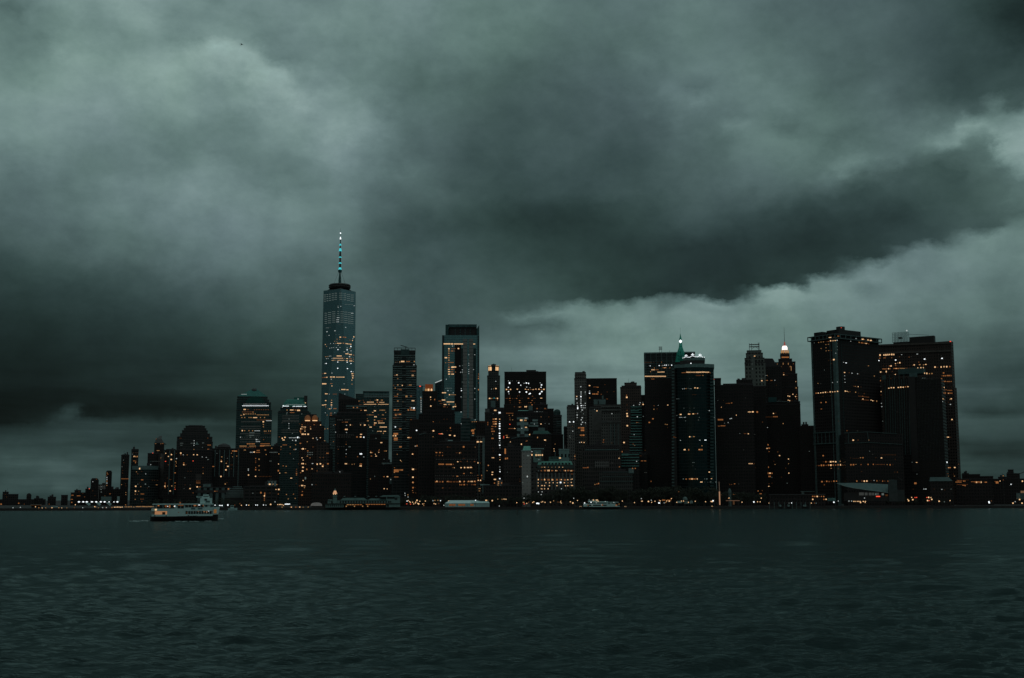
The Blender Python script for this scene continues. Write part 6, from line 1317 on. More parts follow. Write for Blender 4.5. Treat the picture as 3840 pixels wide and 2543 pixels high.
'L': """285,262,w,12,12 287,320,w,14,12 287,342,w,12,10 242,369,w,12,12 240,395,w,14,14 286,370,W,14,16 286,400,w,10,16 287,418,w 245,440,w 285,443,w,12,16 248,468,w 290,470,W,16,14 310,468,w 332,467,w 333,320,w 333,342,g 290,490,w 310,492,w 330,492,w 251,478,w 251,495,W,14,20 300,516,w,18,12 333,443,w 287,535,g 243,545,g 245,571,w,12,16 245,598,w 300,600,w,14,12 290,623,w,14,12 245,623,e 303,650,w,16,12 290,673,w,14,12 335,655,w 335,675,e 313,558,g 
262,712,o,20,9 295,712,o,14,16 312,712,o,14,16 292,737,o,14,20 310,737,o,14,20 280,790,o 296,790,o,12,16 315,790,o,14,18 272,870,w 292,867,Y 320,870,Y 
380,250,Y,18,12 440,265,d,40,7 468,268,o,22,9 380,310,w 380,334,W,14,12 473,320,o,14,12 425,342,o,32,14 460,342,o,32,14 507,345,d 382,385,y,14,10 547,240,x 570,396,d,20,5 572,320,x 645,315,x 433,510,g 460,527,Y,16,14 623,556,w 533,842,o 530,867,d,18,10 
783,355,o 785,378,Y,20,18 788,556,Y,18,16 791,583,Y,20,16 791,687,Y,18,16 788,460,x 788,520,d 755,870,Y,20,16 735,970,o,10,16 701,1041,Y 705,1135,o 860,466,w 923,458,w 963,455,Y,16,14 930,437,w 960,432,g 900,590,w,12,12 895,657,o,20,14 912,657,y 965,586,g 865,783,w 855,888,d 872,900,y 893,1075,w 985,955,x 935,1015,x,24,6 952,1070,o,26,7 985,1070,o,24,7 848,1152,o,12,12 878,1152,o,12,12 990,1197,e,30,6 1080,508,y 1070,612,o,18,12 1030,652,o,18,12 1082,470,d 1050,1293,d,14,14
340,1145,d,60,10 362,1140,o,14,8 218,1020,y 222,1047,d 222,1000,x 438,1327,y 460,1322,o 478,1317,o,14,16 395,1428,e 625,1092,e 620,875,x""",
'M': """175-290,640,x,8,14,10 466,640,d,10,30 330,640,x,20,6 400,640,x 268,703,W,14,14 424,696,W,16,16 460,698,d 478,697,w 498,694,w 522,690,W,18,12 553,690,W,16,22 587,688,w,10,14 642,690,W,20,22 340,740,y,12,12 295-340,770,Y,4,14,16 360-405,770,o,4,14,12 490-545,734,o,5,14,14 520,734,Y,24,12 608,735,o,16,10 278,803,y,18,14 400-440,810,Y,4,14,14 455-510,808,Y,5,14,16 180-535,883,Y,26,14,20 290-335,930,o,4,14,10 
175-290,655,e,8 
820-880,820,o,5,14,10 900-960,812,Y,5,14,20 980-1045,812,Y,5,14,18 1065-1140,812,Y,6,14,24 1160-1205,810,Y,4,14,22 1225-1280,812,Y,4,14,20 1308,822,o,14,24 1065-1140,866,d,5,14,12 1180,868,y,14,14 1070-1120,878,x,3 973,660,W,22,20 1347,669,W,18,16
827,1101,w 858,1097,w,14,10 888,1094,y,16,12 925,1090,g 973,1098,w 950,1094,g 1043,1083,Y,30,14 1087,1086,Y,28,16 1130,1087,g 1000-1060,1200,x,5 728-765,1273,g,3,14,8 950,920,e 1010,920,e 853,1434,g 955,1434,e 1027,1433,g 955,1488,g 1290,1477,w,16,12 795,1543,Y,30,16 950,1535,o,40,22 1015,1532,Y,28,18 1050-1095,1528,d,4 925,1545,d 
1375,935,r 1438,1300,g 1535,1300,x 1500,1418,o,14,16 1580-1640,1352,d,5,14,10 1630,1350,o,16,12
335,1393,x 407,1385,w 387,1447,d 336,1450,y 573,1380,Y,20,14""",
'N': """967,55,Y,26,16 1085,50,Y,30,18 1145,47,y,34,14 1185,46,d 1210,42,w 950-985,97,w,4,12,6 1018,98,w 1033,94,w 912,70,g 1035,147,g 1220,135,e,14,22 1232,97,g 1415,100,g 1447,100,g,8,16 745,196,y 770,200,y,14,12 778,243,x 870,382,x,24,30 895,385,d 1096,375,Y,20,16 1155,373,y,26,10 1125,376,g 963,427,w 1240,424,w,22,8 1320,423,W,30,12 1270,505,y,18,10 1023,560,Y,28,20 1082,562,o,14,26 1225-1275,560,o,5,14,22 1235,558,Y,16,14 1140,745,g 1157,745,g 1140,792,e 1178,838,e 1375,882,Y,22,12 1005,980,g,16,14 1045,982,o,22,14 1090-1175,980,o,8,14,20 1125,980,Y,30,20 1203,980,Y,14,16 1310,980,g 1340,980,g,18,14 1407,980,Y,18,16 1262,1024,Y,34,16 1310,1024,e 1355,1028,e 1395,1024,g,22,12 1470,1024,g,18,12 
568,118,o,26,18 517,170,o,24,20 1505-1570,130,o,6,11,20 1645,172,d 1595,180,g 1512-1525,222,o,2,14,8 1545-1600,218,o,5,14,10 345,88,w,14,14 350,177,o,40,12 540,1013,x,16,14""",
'O': """828,590,Y,24,12 785,720,g 790,800,g,12,14 815,595,o 945,993,Y,24,18 942,960,g 1012,908,w,12,8 1033,908,y,12,8 1012,987,y,18,10 1035,987,o,18,10 1090-1112,988,o,3,12,10 1157,985,w,14,10 1182,1067,x 1198,720,y 1460,716,o 1302,866,o 1303,895,Y,16,16 1335,902,x 1357,902,x 1500,1008,Y 1505,1110,y,18,16 1487,1112,x 1508,1145,x 1452,1214,Y,16,16 1510,1218,o 1372,1208,x 1372,1242,Y,16,16 1398,1248,Y,18,16 1495,1252,Y,16,14 1515,1250,o 1513,1287,o 1375,1311,Y,16,14 1399,1318,Y,16,14 1438,1318,x 
225,1318,e 360-420,1360,x,5 450,1356,o,26,10 285,1426,Y,12,14 528,1555,Y,12,14 725-760,1503,Y,4,12,12 797,1500,Y,30,20 868,1503,o,14,28 1135,1527,Y,16,16 1175,1520,x 675,1270,e 1150,700,e""",
'P': """237,28,y 72,73,w 193-255,197,o,6,10,24 193-213,283,d,2,14,8 232-285,281,o,5,13,12 280,243,x 330,237,w 357,184,w,14,12 375,180,w,16,12 443,135,y,14,10 605-640,91,Y,3,13,10 667,91,Y,28,16 728,92,o,24,24 950,112,Y,16,14 980,107,x 848-935,160,x,9,10,10 950-1003,156,o,5,9,18 800,230,x,14,18 1083,250,y,14,12 866,305,w,14,8 490,386,g 550-575,388,d,3 606,390,Y,16,12 695,398,e 541,609,e 873,540,o,20,22 862,590,Y,14,14 890,586,o,26,18 890,632,o 1008,637,x,18,18 1033,688,Y,18,12 1155,735,Y,14,14 1157,800,y 1160,928,Y,14,14 972,809,y 955,765,x 1118,860,x,10,18 880,847,o,14,24 615-660,798,Y,4,13,12 685,800,d 703,853,x 878-905,930,o,3,14,24 903,928,Y,20,18 930,930,o,14,20 895,973,o,36,20 928,985,g 1060,982,x 1137,1066,g 888,1072,d 886,1108,Y,20,8 930,1065,x 418,1075,o,20,10 378,1083,d 352,1083,d 475,1074,e 740,1172,o,16,14 798,1167,d 775,1210,o,30,14 415,1218,o,40,12 1440,630,g 72,913,Y,22,12 
1605,50,o,16,14 1630,690,o,16,16 1545,825,x 1572,825,d 1605,822,o,16,18 1637,822,o,16,18 1665,773,o,14,18 1635,773,x 1612,1046,o,16,16 1645,1085,x 1345,1185,e""",
'Q': """490,286,Y,40,12 555,284,d 625,264,o,34,10 1020,315,Y,36,18 1052,322,o 1110,328,Y,24,14 1155,335,Y,34,18 915,305,w 1297,295,r 527,146,r 893,163,r 675,127,r
233,375,g 305,369,y,16,8 345,362,y,16,8 385,358,y,16,8 430,354,x 462,352,o,14,8 500,341,Y,22,18 540,340,Y,18,10 578,337,Y,26,10 607,332,w,12,16 423,403,y,18,6 466,398,y,18,6 346,467,y,20,6 425,455,y 427,505,y,18,6 470,501,y,20,6 511,497,x 608,384,e 610,435,g 610,487,g 583,543,w 553,648,Y,26,24 512,657,x 470,660,x 590,652,x 513,712,x 400,818,g 827,348,w 965,367,y,12,16 985,372,d 1010,374,o,18,18 1030,378,o 1055,380,y 1078,384,Y,16,14 1100,384,o 1122,392,d 
711,693,w,12,8 752,702,W,22,10 1117,750,y,18,8 727,858,Y,20,14 803,862,d 848,870,w,16,12 940,880,w,14,12 965,884,x 728,912,w 730,967,w 735,1020,w 1213,916,y,16,10 920,983,x 295,1036,y,16,7 532,1022,w 610,1014,w 340,1040,e 905,1085,y,20,6 950,1090,Y,14,10 880,1082,d 995,1095,x 
265,1196,o,18,18 300,1195,Y,18,14 340,1190,Y,18,14 377,1187,Y,20,14 417,1181,Y,20,18 453,1182,o,16,10 495,1175,Y,20,18 532,1175,Y,18,10 572,1172,Y,18,10 613,1167,Y,20,18 640,1165,x 740,1163,Y,22,18 768,1167,Y,12,12 793,1174,y 818,1172,d 908,1180,y,14,16 955,1195,x 1048,1205,d 378,1245,x 500,1237,x 
958-1120,1243,d,9,14,10,1262 1022,1246,o 1027,1292,Y,16,14 1010-1120,1303,d,7,12,12,1310 1160,1309,Y,12,14 1187,1320,Y,18,14 1210,1320,d 1252,1326,y,10,20 346,1350,o,18,18 424,1343,o,18,22 349,1453,d,16,16 
1308,574,Y,22,30 1372,573,Y,16,28 1404,571,Y,20,30 1437,568,Y,16,28 1465,565,Y,14,20 1302,624,o,22,12 1382,620,o,40,9 1288,664,W,18,14 1320,850,Y,26,20 1410,845,Y,18,26 1352-1422,800,o,6,13,14 1448,797,Y,14,18 1470,797,o,14,14 1308,942,d 1310,992,o,22,22 1320,1170,Y,24,14 1323,1225,d 1328,1362,w,16,12 1337,1416,w,16,12 1313,1083,e 1452,1115,Y,24,10 1360,750,x 1410,750,x 1465,752,o,20,12""",
'R': """333,565,Y,14,24 368,564,Y,22,28 400,565,Y,16,26 365,617,o 430,655,W,22,18 528,566,w,16,8 492,603,d 428,714,Y,16,12 467,703,y,16,12 498,699,Y,20,22 530,703,x 430,745,o,16,8 450,746,x 505,743,x 355,752,Y,22,20 330,747,d,26,6 650,607,d,16,14 684,598,e 783,558,w,26,10 903,639,W,26,18 1187,628,W,24,18 1177,587,e 808,690,d,14,20 823,731,y,26,16 733,735,Y,22,16 710,740,d 658,742,x 885,734,y,20,10 922,727,Y,26,12 945,728,d 
400-480,793,o,7,13,16 440,793,Y,20,14 497-570,791,y,6,14,12 590-620,787,d,3 658,789,x 792,783,Y,16,12 842,780,Y,16,18 882,780,Y,20,18 918,787,x 375,841,d 278,843,Y,18,26 424,890,Y,16,14 1073,770,Y,22,24 1095,771,d,14,8 1118,772,d 1173,769,Y,20,22 1224,764,Y,20,24 1265,764,Y,20,26 1317,763,o,26,22 902,871,Y,24,22 942,873,Y,22,28 982,878,y,18,14 1023,876,y,18,18 1213,866,o,24,20 1180,913,d 1205-1245,912,o,4,13,20 1270-1335,909,o,6,13,22 1180,962,o,18,22 1185-1210,1005,d,3 1232,1003,o,34,16 1270-1340,1006,o,6,14,12 1187,1104,d 1222,1103,Y,22,16 1285,1102,x 1340,1100,x 1222-1260,1142,o,3,14,9 1285-1345,1150,o,4,14,12 1230,1193,o,42,26 1285-1350,1196,o,5,14,16 1290,1198,Y,14,10 1203,1288,Y,16,18 1218,1300,y 1318,1295,y,16,10 1338,1288,Y,20,18 1197,1333,w,14,12 1243,1340,x 1295,1345,x 1325,1381,w,18,14 
318,1115,Y,24,12 358,1107,Y,20,16 398,1107,Y,26,16 475,1103,Y,28,14 515,1098,Y,24,20 555,1099,Y,24,18 592,1093,o,22,14 633,1090,Y,20,16 350,960,x,10,18 865-910,950,g,4 945,965,e 1020,965,e 453,1500,e""",
'S': """333,646,o,20,18 338,735,d 373,735,o,16,18 405,735,d 441,734,Y,24,22 477,731,Y,22,14 512,734,Y,22,18 576,727,y,12,12 243,790,x 273,789,d,14,16 308,785,o,18,26 341,785,o,16,22 377,785,d,14,14 410,782,o,18,22 443,782,Y,22,24 477,781,o,14,18 512,781,o,14,14 547,778,o,16,22 583,778,Y,20,24 610,780,d 448,828,y,18,8 553,832,d 673,288,d,12,14 822,290,e 763,424,Y,24,18 832,422,d 985,422,y,14,10 998,582,g 1043,628,e 725,680,x 868,676,y,16,10 903,676,o,16,18 1087,677,x 1168,679,Y,22,14 762-840,686,x,4 730,777,o,20,20 767,776,o,22,20 802,771,y 875,775,d,16,16 976,772,o,14,20 1051,771,o,12,18 1090-1210,773,d,7 1250,775,y 1292,778,o,14,22 1332,777,x 1165-1370,635,x,11 1365,698,x 1187,152,g 882,873,x 1357,882,x 1395,882,d 
316,1019,o,20,22 347,1018,x 384,1014,o,18,20 418,1018,d,16,18 452,1016,x,16,18 488,1012,o,18,22 524,1012,o,16,16 350,1064,d,16,16 815,1011,o,16,22 888,1010,d,14,16 922,1011,Y,20,22 958,1010,Y,20,22 1020,1005,x 1062,1002,w 1103,1008,o,10,20 1142,1005,x 1184,1012,o,10,20 1205,1010,d 1225,1012,x 1263,1012,o,12,20 
183,1230,o,20,18 213,1231,o,18,18 247,1231,Y,22,20 278,1231,d 307,1230,o,14,16 340,1232,o,18,18 183,1273,Y,20,20 343,1273,o,16,18 373,1272,Y,20,18 553,151,x 1608,740,g 1673,743,Y,22,9""",
'T': """650,128,Y,18,18 590,381,Y,36,14 632,383,x 605,553,e 578,740,W,22,24 610,818,o,50,14 603,820,Y,20,8 690,816,Y,22,16 742,769,d 590,903,d,26,8 577,908,x 597,940,y,14,8 685,940,y 673,910,x 145,742,y,16,8 78,740,g 147,910,g 125,1042,o,34,28
247,1125,w,18,10 275,1125,w,22,12 505,1130,w,14,10 545,1138,x 637,1125,g 95,1127,x 393,1127,x 
707-780,1025,o,6,16,12 725-790,1003,d,5,14,14 740,1010,o 815-835,1010,o,2,16,18 850-885,995,x,3 725-870,1060,d,9,16,6 820,1072,o,44,10 840,1078,o,16,12 930-1045,1020,o,8,15,8 985,1027,o,12,26 1003,1027,Y,12,22 1020-1040,1027,o,2,14,22 1068,1027,Y,12,24 1100,1025,x 1135,1027,o,34,16 1297,1030,o,40,34 1270,1018,d,18,8""",
'Z': """0,0,e""",
}
del LIT['Z']
def parse(spec):
    for tok in spec.split():
        p = tok.split(',')
        if '-' in p[0]:
            a, c = p[0].split('-'); a = float(a); c = float(c); y = float(p[1]); col = p[2]; n = int(p[3])
            w = float(p[4]) if len(p) > 4 else 12; h = float(p[5]) if len(p) > 5 else 9; y1 = float(p[6]) if len(p) > 6 else y
            for i in range(n):
                t = i / max(1, n - 1); yield a + (c - a) * t, y + (y1 - y) * t, col, w * .72, h
        else:
            yield float(p[0]), float(p[1]), p[2], (float(p[3]) if len(p) > 3 else 11), (float(p[4]) if len(p) > 4 else 9)

bpy.context.view_layer.update()
vs, fs, own = [], [], []
for b in BUILT:
    for ch in b.e.children:
        if ch.type != 'MESH' or ch.name.split('.')[0] in ('balconies', 'balcony_edges', 'fin', 'wall_rib', 'mast', 'antenna', 'flagpole', 'stay_cable', 'floor_bands', 'shaft_blocks', 'corner_blocks', 'cooling_frame', 'roof_frame'): continue
        mw = ch.matrix_world; k = len(vs)
        vs += [mw @ v.co for v in ch.data.vertices]
        for p in ch.data.polygons: fs.append([k + i for i in p.vertices]); own.append(b)
bvh = BVHTree.FromPolygons(vs, fs)
_ub = {}
def pane(col):
    if col not in _ub:
        m = MB(); m.box(-.5, .5, 0, 1, -.5, .5); me = bpy.data.meshes.new('window'); me.from_pydata(m.v, [], m.f); me.materials.append(GL[col]); _ub[col] = me
    return _ub[col]
lit = {}
def window_at(px, py, col, wpx, hpx):
    d = ray(px, py).normalized()
    loc, nrm, idx, dist = bvh.ray_cast(CP, d)
    if loc is None: return False
    b = own[idx]
    if nrm.dot(d) > 0: nrm = -nrm
    nh = Vector((nrm.x, nrm.y, 0))
    if nh.length < .3: nh = Vector((-d.x, -d.y, 0))
    nh.normalize(); s = dist / FPX
    cosv = max(.35, abs(nh.dot(Vector((d.x, d.y, 0)).normalized())))
    yv = -nh
    M_ = Matrix((( yv.y, yv.x, 0, loc.x), (-yv.x, yv.y, 0, loc.y), (0, 0, 1, loc.z), (0, 0, 0, 1)))
    M_ = M_ @ Matrix.Translation((0, -.22, 0)) @ Matrix.Diagonal((wpx * s / cosv * .9, .5, hpx * s * .9, 1))
    lit.setdefault(b, []).append((wpx * hpx, col, b.e.matrix_world.inverted() @ M_))
    return True
miss = 0
for c, spec in LIT.items():
    for x, y, col, w, h in parse(spec):
        px, py = S(c, x, y); k = CR[c][2]
        w_, h_ = w / k, h / k
        # a long lit strip is a run of single windows
        n = 1 if w_ < 7 else int(round(w_ / 4.5))
        for i in range(n):
            xx = px + (i - (n - 1) / 2) * w_ / n
            r_ = window_at(xx, py, col, w_ / n * (.8 if n > 1 else .9), h_ * .9)
            if r_ is False: miss += 1
for b, ws in lit.items():
    ws.sort(key=lambda t: -t[0])
    for ar, col, M_ in ws[:100]:
        o = bpy.data.objects.new('window', pane(col)); COL.objects.link(o); o.parent = b.e; o.matrix_local = M_
    if len(ws) > 100:
        mats = []; m = MB(); mi = []
        for ar, col, M_ in ws[100:]:
            if col not in mats: mats.append(col)
            k = len(m.f); m.box(-.5, .5, 0, 1, -.5, .5)
            m.v[-8:] = [tuple(M_ @ Vector(v)) for v in m.v[-8:]]; mi += [mats.index(col)] * (len(m.f) - k)
        o = m.build('small_windows', None, b.e)
        for col in mats: o.data.materials.append(GL[col])
        o.data.polygons.foreach_set('material_index', mi); o['kind'] = 'stuff'
print('windows', sum(len(v) for v in lit.values()), 'missed', miss)
# ------------------------------------------------------------ street lamps along the quay
CR['Y'] = (2160, 1850, 11.84)
_lm = {}
def lamp_parts(col, big):
    k = (col, big)
    if k not in _lm:
        r = .78 if big else .5
        o = MB().lathe(0, 0, [(.05, -r), (r * .8, -r * .6), (r, 0), (r * .8, r * .6), (.05, r)], 10).build('lamp_head', GL[col])
        _lm[k] = o.data; bpy.data.objects.remove(o)
    return _lm[k]
_post = MB().cyl(0, 0, 0, 1, .12, .08, 6); _pm = _post.build('post', METAL); _pme = _pm.data; bpy.data.objects.remove(_pm)
ZONES = [(290, 'under the far blocks at the left edge'), (450, 'by the floodlit pier canopies at left'), (560, 'in the row left of the big ferry'), (700, 'just behind the big ferry'),
         (1060, 'between the big ferry and the marquee'), (1520, 'beside the pier building'), (1605, 'in the cluster right of the pier building'), (1860, 'around the long white tent'),
         (2060, 'left of and below the mansard clubhouse'), (2200, 'below the right end of the clubhouse'), (2360, 'near the moored white ferry'), (2540, 'left of the rounded tower foot'),
         (2700, 'at the foot of the rounded tower'), (2880, 'right of the lit mast'), (3125, 'by the ferry slips before the cornered tower'), (3270, 'in front of the canopy terminal'),
         (3560, 'below the broad brown tower'), (4000, 'at the far right edge of the shore')]
CN = {'W': 'bright white', 'w': 'faint white', 'Y': 'bright warm', 'y': 'warm', 'o': 'orange', 'd': 'dim orange', 'r': 'red', 'g': 'faint green'}
def lamp(px, py, col, big=False, Y=1326.0):
    rr = lrng.uniform(-6, 8) if Y == 1326.0 else 0
    d = ray(px, py); Yy = Y + rr; p = CP + d * (Yy / d.y)
    z = GZ
    if p.z < z + .6: 
        t = (z + .6 - CAM_H) / d.z if d.z < 0 else None
        if t is None: return
        p = CP + d * t
        if p.y < 1312: p = Vector((p.x, 1312.5, z + 1.0))
    zone = next(t for x, t in ZONES if px < x)
    kind = 'street lamp' if col != 'r' else 'traffic light'
    label = '%s %s%s %s' % (CN[col], 'large ' if big else '', kind, zone)
    e = empty(kind.replace(' ', '_'), (p.x, p.y, z)); tag(e, label, kind, label + 's' if not label.endswith('s') else label)
    h = bpy.data.objects.new('lamp_head', lamp_parts(col, big)); COL.objects.link(h); h.parent = e; h.location = (0, 0, p.z - z)
    q = bpy.data.objects.new('post', _pme); COL.objects.link(q); q.parent = e; q.scale = (1, 1, p.z - z)
lrng = random.Random(9)
LAMPS = {
'A': """110,1305,y 95,1300,y 182,1285,w 285,1280,w 40,1320,w 8,1322,w 497,1272,Y 515,1295,Y 590,1290,Y 640,1288,y 658,1292,y 865,1290,Y 905,1295,w 935,1290,y 1055,1243,Y 1325,1270,Y 1340,1273,y 1378,1288,y 1422,1290,d 1567,1280,y 275,1306,d""",
'B': """75,1285,o 110-218,1277,Y,6 262-350,1273,y,5 412-650,1270,y,15 372,1297,w 403,1297,w 380,1275,y 265,1245,o 1518,1250,W 1582-1618,1252,W,3 1697,1247,W,B""",
'C': """38,1384,W 175,1378,d 230,1362,d 248,1380,Y 303,1377,W 328,1379,Y 404,1377,W 422,1377,W 488,1377,W 566,1370,Y,B 515,1378,w 645-690,1372,Y,4 706,1380,Y 724-772,1367,W,6 640,1410,Y 672,1405,y 728,1410,Y 760-800,1406,o,3 805,1407,Y 850,1400,d 885,1400,y 893,1407,y 920,1402,y 614,1343,w""",
'H': """308,1282,W 325,1275,Y 345,1292,Y 358,1302,Y 392,1300,Y 408,1326,Y 432,1312,Y 440,1298,Y 457,1272,Y,B 500,1287,Y 468,1318,Y 482,1326,Y,B 545,1327,Y 565,1322,o 583,1283,Y 560,1350,y 305,1326,r 360,1330,r 320,1190,y 322,1222,w 275,1165,w 278,1198,w 698,1277,w 727,1273,y 773,1272,y 812,1277,W 715,1322,Y 738,1327,Y 785,1320,d 862,1347,w 935,1280,Y 1340,1272,W 1498,1273,Y,B 1520,1272,y 1592,1277,Y,B 1675,1254,y 1740,1257,y 1770,1254,Y 1798,1256,Y 1698,1358,w""",
'K': """618,1278,Y 725,1273,y 740,1273,y 785,1290,Y 743,1299,r 819,1270,d 885,1274,Y 905,1263,Y 955,1290,W,B 972,1288,W,B 985,1293,W,B 1030,1268,Y 1053,1262,Y 1092,1272,Y 1183,1270,Y 1237,1247,y 1310,1268,d 1358,1252,y 1353,1267,Y 1367,1284,Y 1518,1263,Y 1560,1283,Y,B 1637,1241,Y 1757,1281,Y 1574,1204,w 740,1202,w 1368,1044,w 1028,1142,w 980,1097,w 1043,1096,w""",
'N': """130,1297,Y 303,1320,Y 404,1300,Y 415,1298,Y 404,1265,d 503,1303,Y,B 550,1315,Y 598,1300,Y 545,1285,w 654,1325,W,B 668,1325,W 660,1285,o 672,1294,Y 705-740,1284,o,4 765,1296,Y 775-820,1284,o,4 803,1298,Y,B 833,1262,Y 729,1324,w 753,1316,y 910,1315,Y 978,1297,Y 1007,1297,Y 1077,1315,Y 1175,1300,Y 1323,1307,Y 1400,1302,Y 1416,1304,Y,B 1430,1293,W,B 938,1162,d 402,1262,w""",
'P': """335,1272,o 343,1268,Y 520,1325,Y 682,1322,W,B 732,1320,Y 768,1320,Y 783,1270,Y 890,1338,Y 1198,1336,W 1163,1338,g 1468,1338,Y 1510,1338,d""",
'S': """486,1314,W,B 549,1297,w 702,1297,w 740,1297,w 770,1302,Y 790,1302,Y 820,1302,Y 843,1302,Y 862,1302,Y 905,1302,Y 915,1302,Y 940,1302,Y 868,1317,Y,B 935,1317,Y 925,1254,w 231,1328,g""",
'T': """72,1245,Y 143,1245,r 120,1247,r 17,1275,Y 88,1277,Y,B 28,1292,Y,B 290,1246,r 315,1245,Y,B 348,1247,Y 360,1273,Y,B 300,1290,Y,B 322,1290,r 465,1300,Y,B 540,1308,g 622,1292,Y 1180,1308,W,B 1183,1322,W,B 1215,1295,d 1340,1010,Y 1385,935,y 1385,995,d 1497,1057,W 1660,1012,Y,B 1525,1327,Y,B 1620,1275,Y,B 1655,1327,Y,B 1556,1306,w""",
}
for c, spec in LAMPS.items():
    for tok in spec.split():
        p = tok.split(',')
        if '-' in p[0]:
            a, q = p[0].split('-'); n = int(p[3])
            for i in range(n): lamp(*S(c, float(a) + (float(q) - float(a)) * i / (n - 1) + lrng.uniform(-2, 2), float(p[1]) + lrng.uniform(-1.5, 1.5)), p[2])
        else: lamp(*S(c, float(p[0]), float(p[1])), p[2], len(p) > 3)
# ten floodlights on the left pier
for i, x in enumerate((1105, 1165, 1215, 1287, 1347, 1411, 1465, 1528, 1595, 1643)):
    px, py = S('A', x, 1203); fr = Frame(1480, px); u, z = fr.hit(px, py)
    e = empty('floodlight', fr.O, fr.ang); tag(e, 'white floodlight on a pole in the row above the pier canopies at left', 'floodlight', 'white floodlights above the left pier canopies')
    MB().cyl(u, 0, 0, z, .15, .1, 6).build('pole', METAL, e)
    r = 1.0 if i < 7 or i == 9 else .6
    MB().lathe(u, 0, [(.1, z - r * .8), (r * 1.5, z), (.1, z + r * .8)], 10).build('lamp_head', GL['W'], e)
for i, (xa, xb) in enumerate(((1198, 1268), (1345, 1412), (1492, 1558))):
    nm = ('leftmost', 'middle', 'rightmost')[i]
    b = Bld('pier_canopy', '%s of three slanting white canopies below the floodlights at left' % nm, 'canopy', 1440, 'A', xa, xb)
    u0, za = b.h(xa, 1222); um, zb = b.h(xa + 28, 1216); u1, zc = b.h(xb, 1240); uq, zd = b.h(xa + 45, 1260)
    MB().loft([[(u0, 0, za), (um, 0, zb), (u1, 0, zc), (uq, 0, zd)], [(u0, 6, za + .6), (um, 6, zb + .6), (u1, 6, zc + .6), (uq, 6, zd + .6)]]).build('roof', WHITEG, b.e)
    MB().cyl((u0 + u1) / 2, 3, 0, (za + zd) / 2, .2, .2, 6).build('post', METAL, b.e)
b = Bld('pale_pier_shed', 'long pale flat shed on the far quay left of the floodlit canopies', 'shed', 1500, 'A', 690, 812)
b.boxpx(715, 810, 1262, 1282, TRIM, 'roof', -.5, 10); b.boxpx(718, 806, 1282, 1312, METAL, 'wall', 0, 9)
b = Bld('lit_pier_roof', 'thin pink lit flat roof on the far quay at left', 'canopy', 1480, 'A', 425, 585)
b.boxpx(428, 582, 1246, 1252, GL['x'], 'lit_edge', -.4, 0); b.boxpx(428, 582, 1240, 1246, TRIMD, 'roof', -.5, 10); b.boxpx(440, 570, 1252, 1300, DARK, 'wall', 3, 9)
b = Bld('pale_pier_office', 'pale blocky pier office among the floodlights at left', 'pier office', 1600, 'A', 1400, 1570)
b.boxpx(1415, 1560, 1130, 1195, TRIMD, 'wall', 0, 12)
b.boxpx(1640, 1675, 1125, 1200, TRIM, 'stair_tower', 0, 8)
# ------------------------------------------------------------ trees of the park
LEAF = mat_plain('dark_leaves', (.035, .05, .035), .8, noise=.5, nscale=.5); BARK = mat_plain('bark', (.05, .045, .04), .9)
def tree_proto(seed):
    r = random.Random(seed); t = MB(); c = MB()
    H = 1.0; pts = []
    t.cyl(0, 0, -.02, .38, .028, .018, 8)
    for i in range(9):
        a = r.uniform(0, 6.28); z0 = r.uniform(.22, .45); L_ = r.uniform(.2, .36); e_ = r.uniform(.35, 1.1)
        tip = (math.cos(a) * L_ * math.cos(e_), math.sin(a) * L_ * math.cos(e_), z0 + L_ * math.sin(e_))
        t.bar((0, 0, z0), tip, .009, 5); pts.append(tip)
    for k in range(34):
        a = r.uniform(0, 6.28); rr = .36 * math.sqrt(r.random()); z = r.uniform(.34, .9); sh = math.sqrt(max(0, 1 - ((z - .6) / .36) ** 2))
        pts.append((math.cos(a) * rr * sh, math.sin(a) * rr * sh, z))
    for p in pts:
        s = r.uniform(.06, .11)
        for _ in range(34):
            d = Vector((r.gauss(0, 1), r.gauss(0, 1), r.gauss(0, 1))); d.normalize(); q = Vector(p) + d * s * r.random() ** .4
            n = Vector((r.gauss(0, 1), r.gauss(0, 1), r.gauss(0, 1))).normalized(); x = n.orthogonal().normalized() * r.uniform(.010, .02); y = n.cross(x)
            c.poly([q - x - y * .6, q + x - y * .6, q + x * .7 + y, q - x * .7 + y])
    tm = t.build('trunk', BARK); cm_ = c.build('crown', LEAF); a, b_ = tm.data, cm_.data
    bpy.data.objects.remove(tm); bpy.data.objects.remove(cm_)
    return a, b_
TP = [tree_proto(k) for k in (1, 2, 3, 4)]
trng = random.Random(21)
def tree(px, ytop, Y, label, group):
    d = ray(px, ytop); p = CP + d * (Y / d.y); h = p.z - GZ
    if h < 3: return
    e = empty('park_tree', (p.x, p.y, GZ), trng.uniform(0, 6.28)); tag(e, label, 'tree', group)
    tm, cm_ = trng.choice(TP); s = h / .96; w_ = s * trng.uniform(.85, 1.2)
    for nm, me in (('trunk', tm), ('crown', cm_)):
        o = bpy.data.objects.new(nm, me); COL.objects.link(o); o.parent = e; o.scale = (w_, w_, s)
def tline(x0, x1, step, yf, Y, where):
    x = x0
    while x < x1:
        tree(x, yf(x) + trng.uniform(-5, 6), Y + trng.uniform(-12, 14), 'dark leafy tree %s' % where, 'dark trees %s' % where)
        x += step * trng.uniform(.7, 1.3)
tline(1590, 1960, 24, lambda x: 1858, 1368, 'in the row behind the long white tent')
tline(1960, 2175, 20, lambda x: 1850 - max(0, (x - 2040)) * .22, 1368, 'below the mansard clubhouse')
tline(2175, 2420, 22, lambda x: 1826 + abs(x - 2260) * .06, 1372, 'behind the moored white ferry')
tline(2420, 2680, 23, lambda x: 1826, 1376, 'below the rounded tower')
tline(2690, 2880, 24, lambda x: 1846, 1392, 'right of the lit mast')
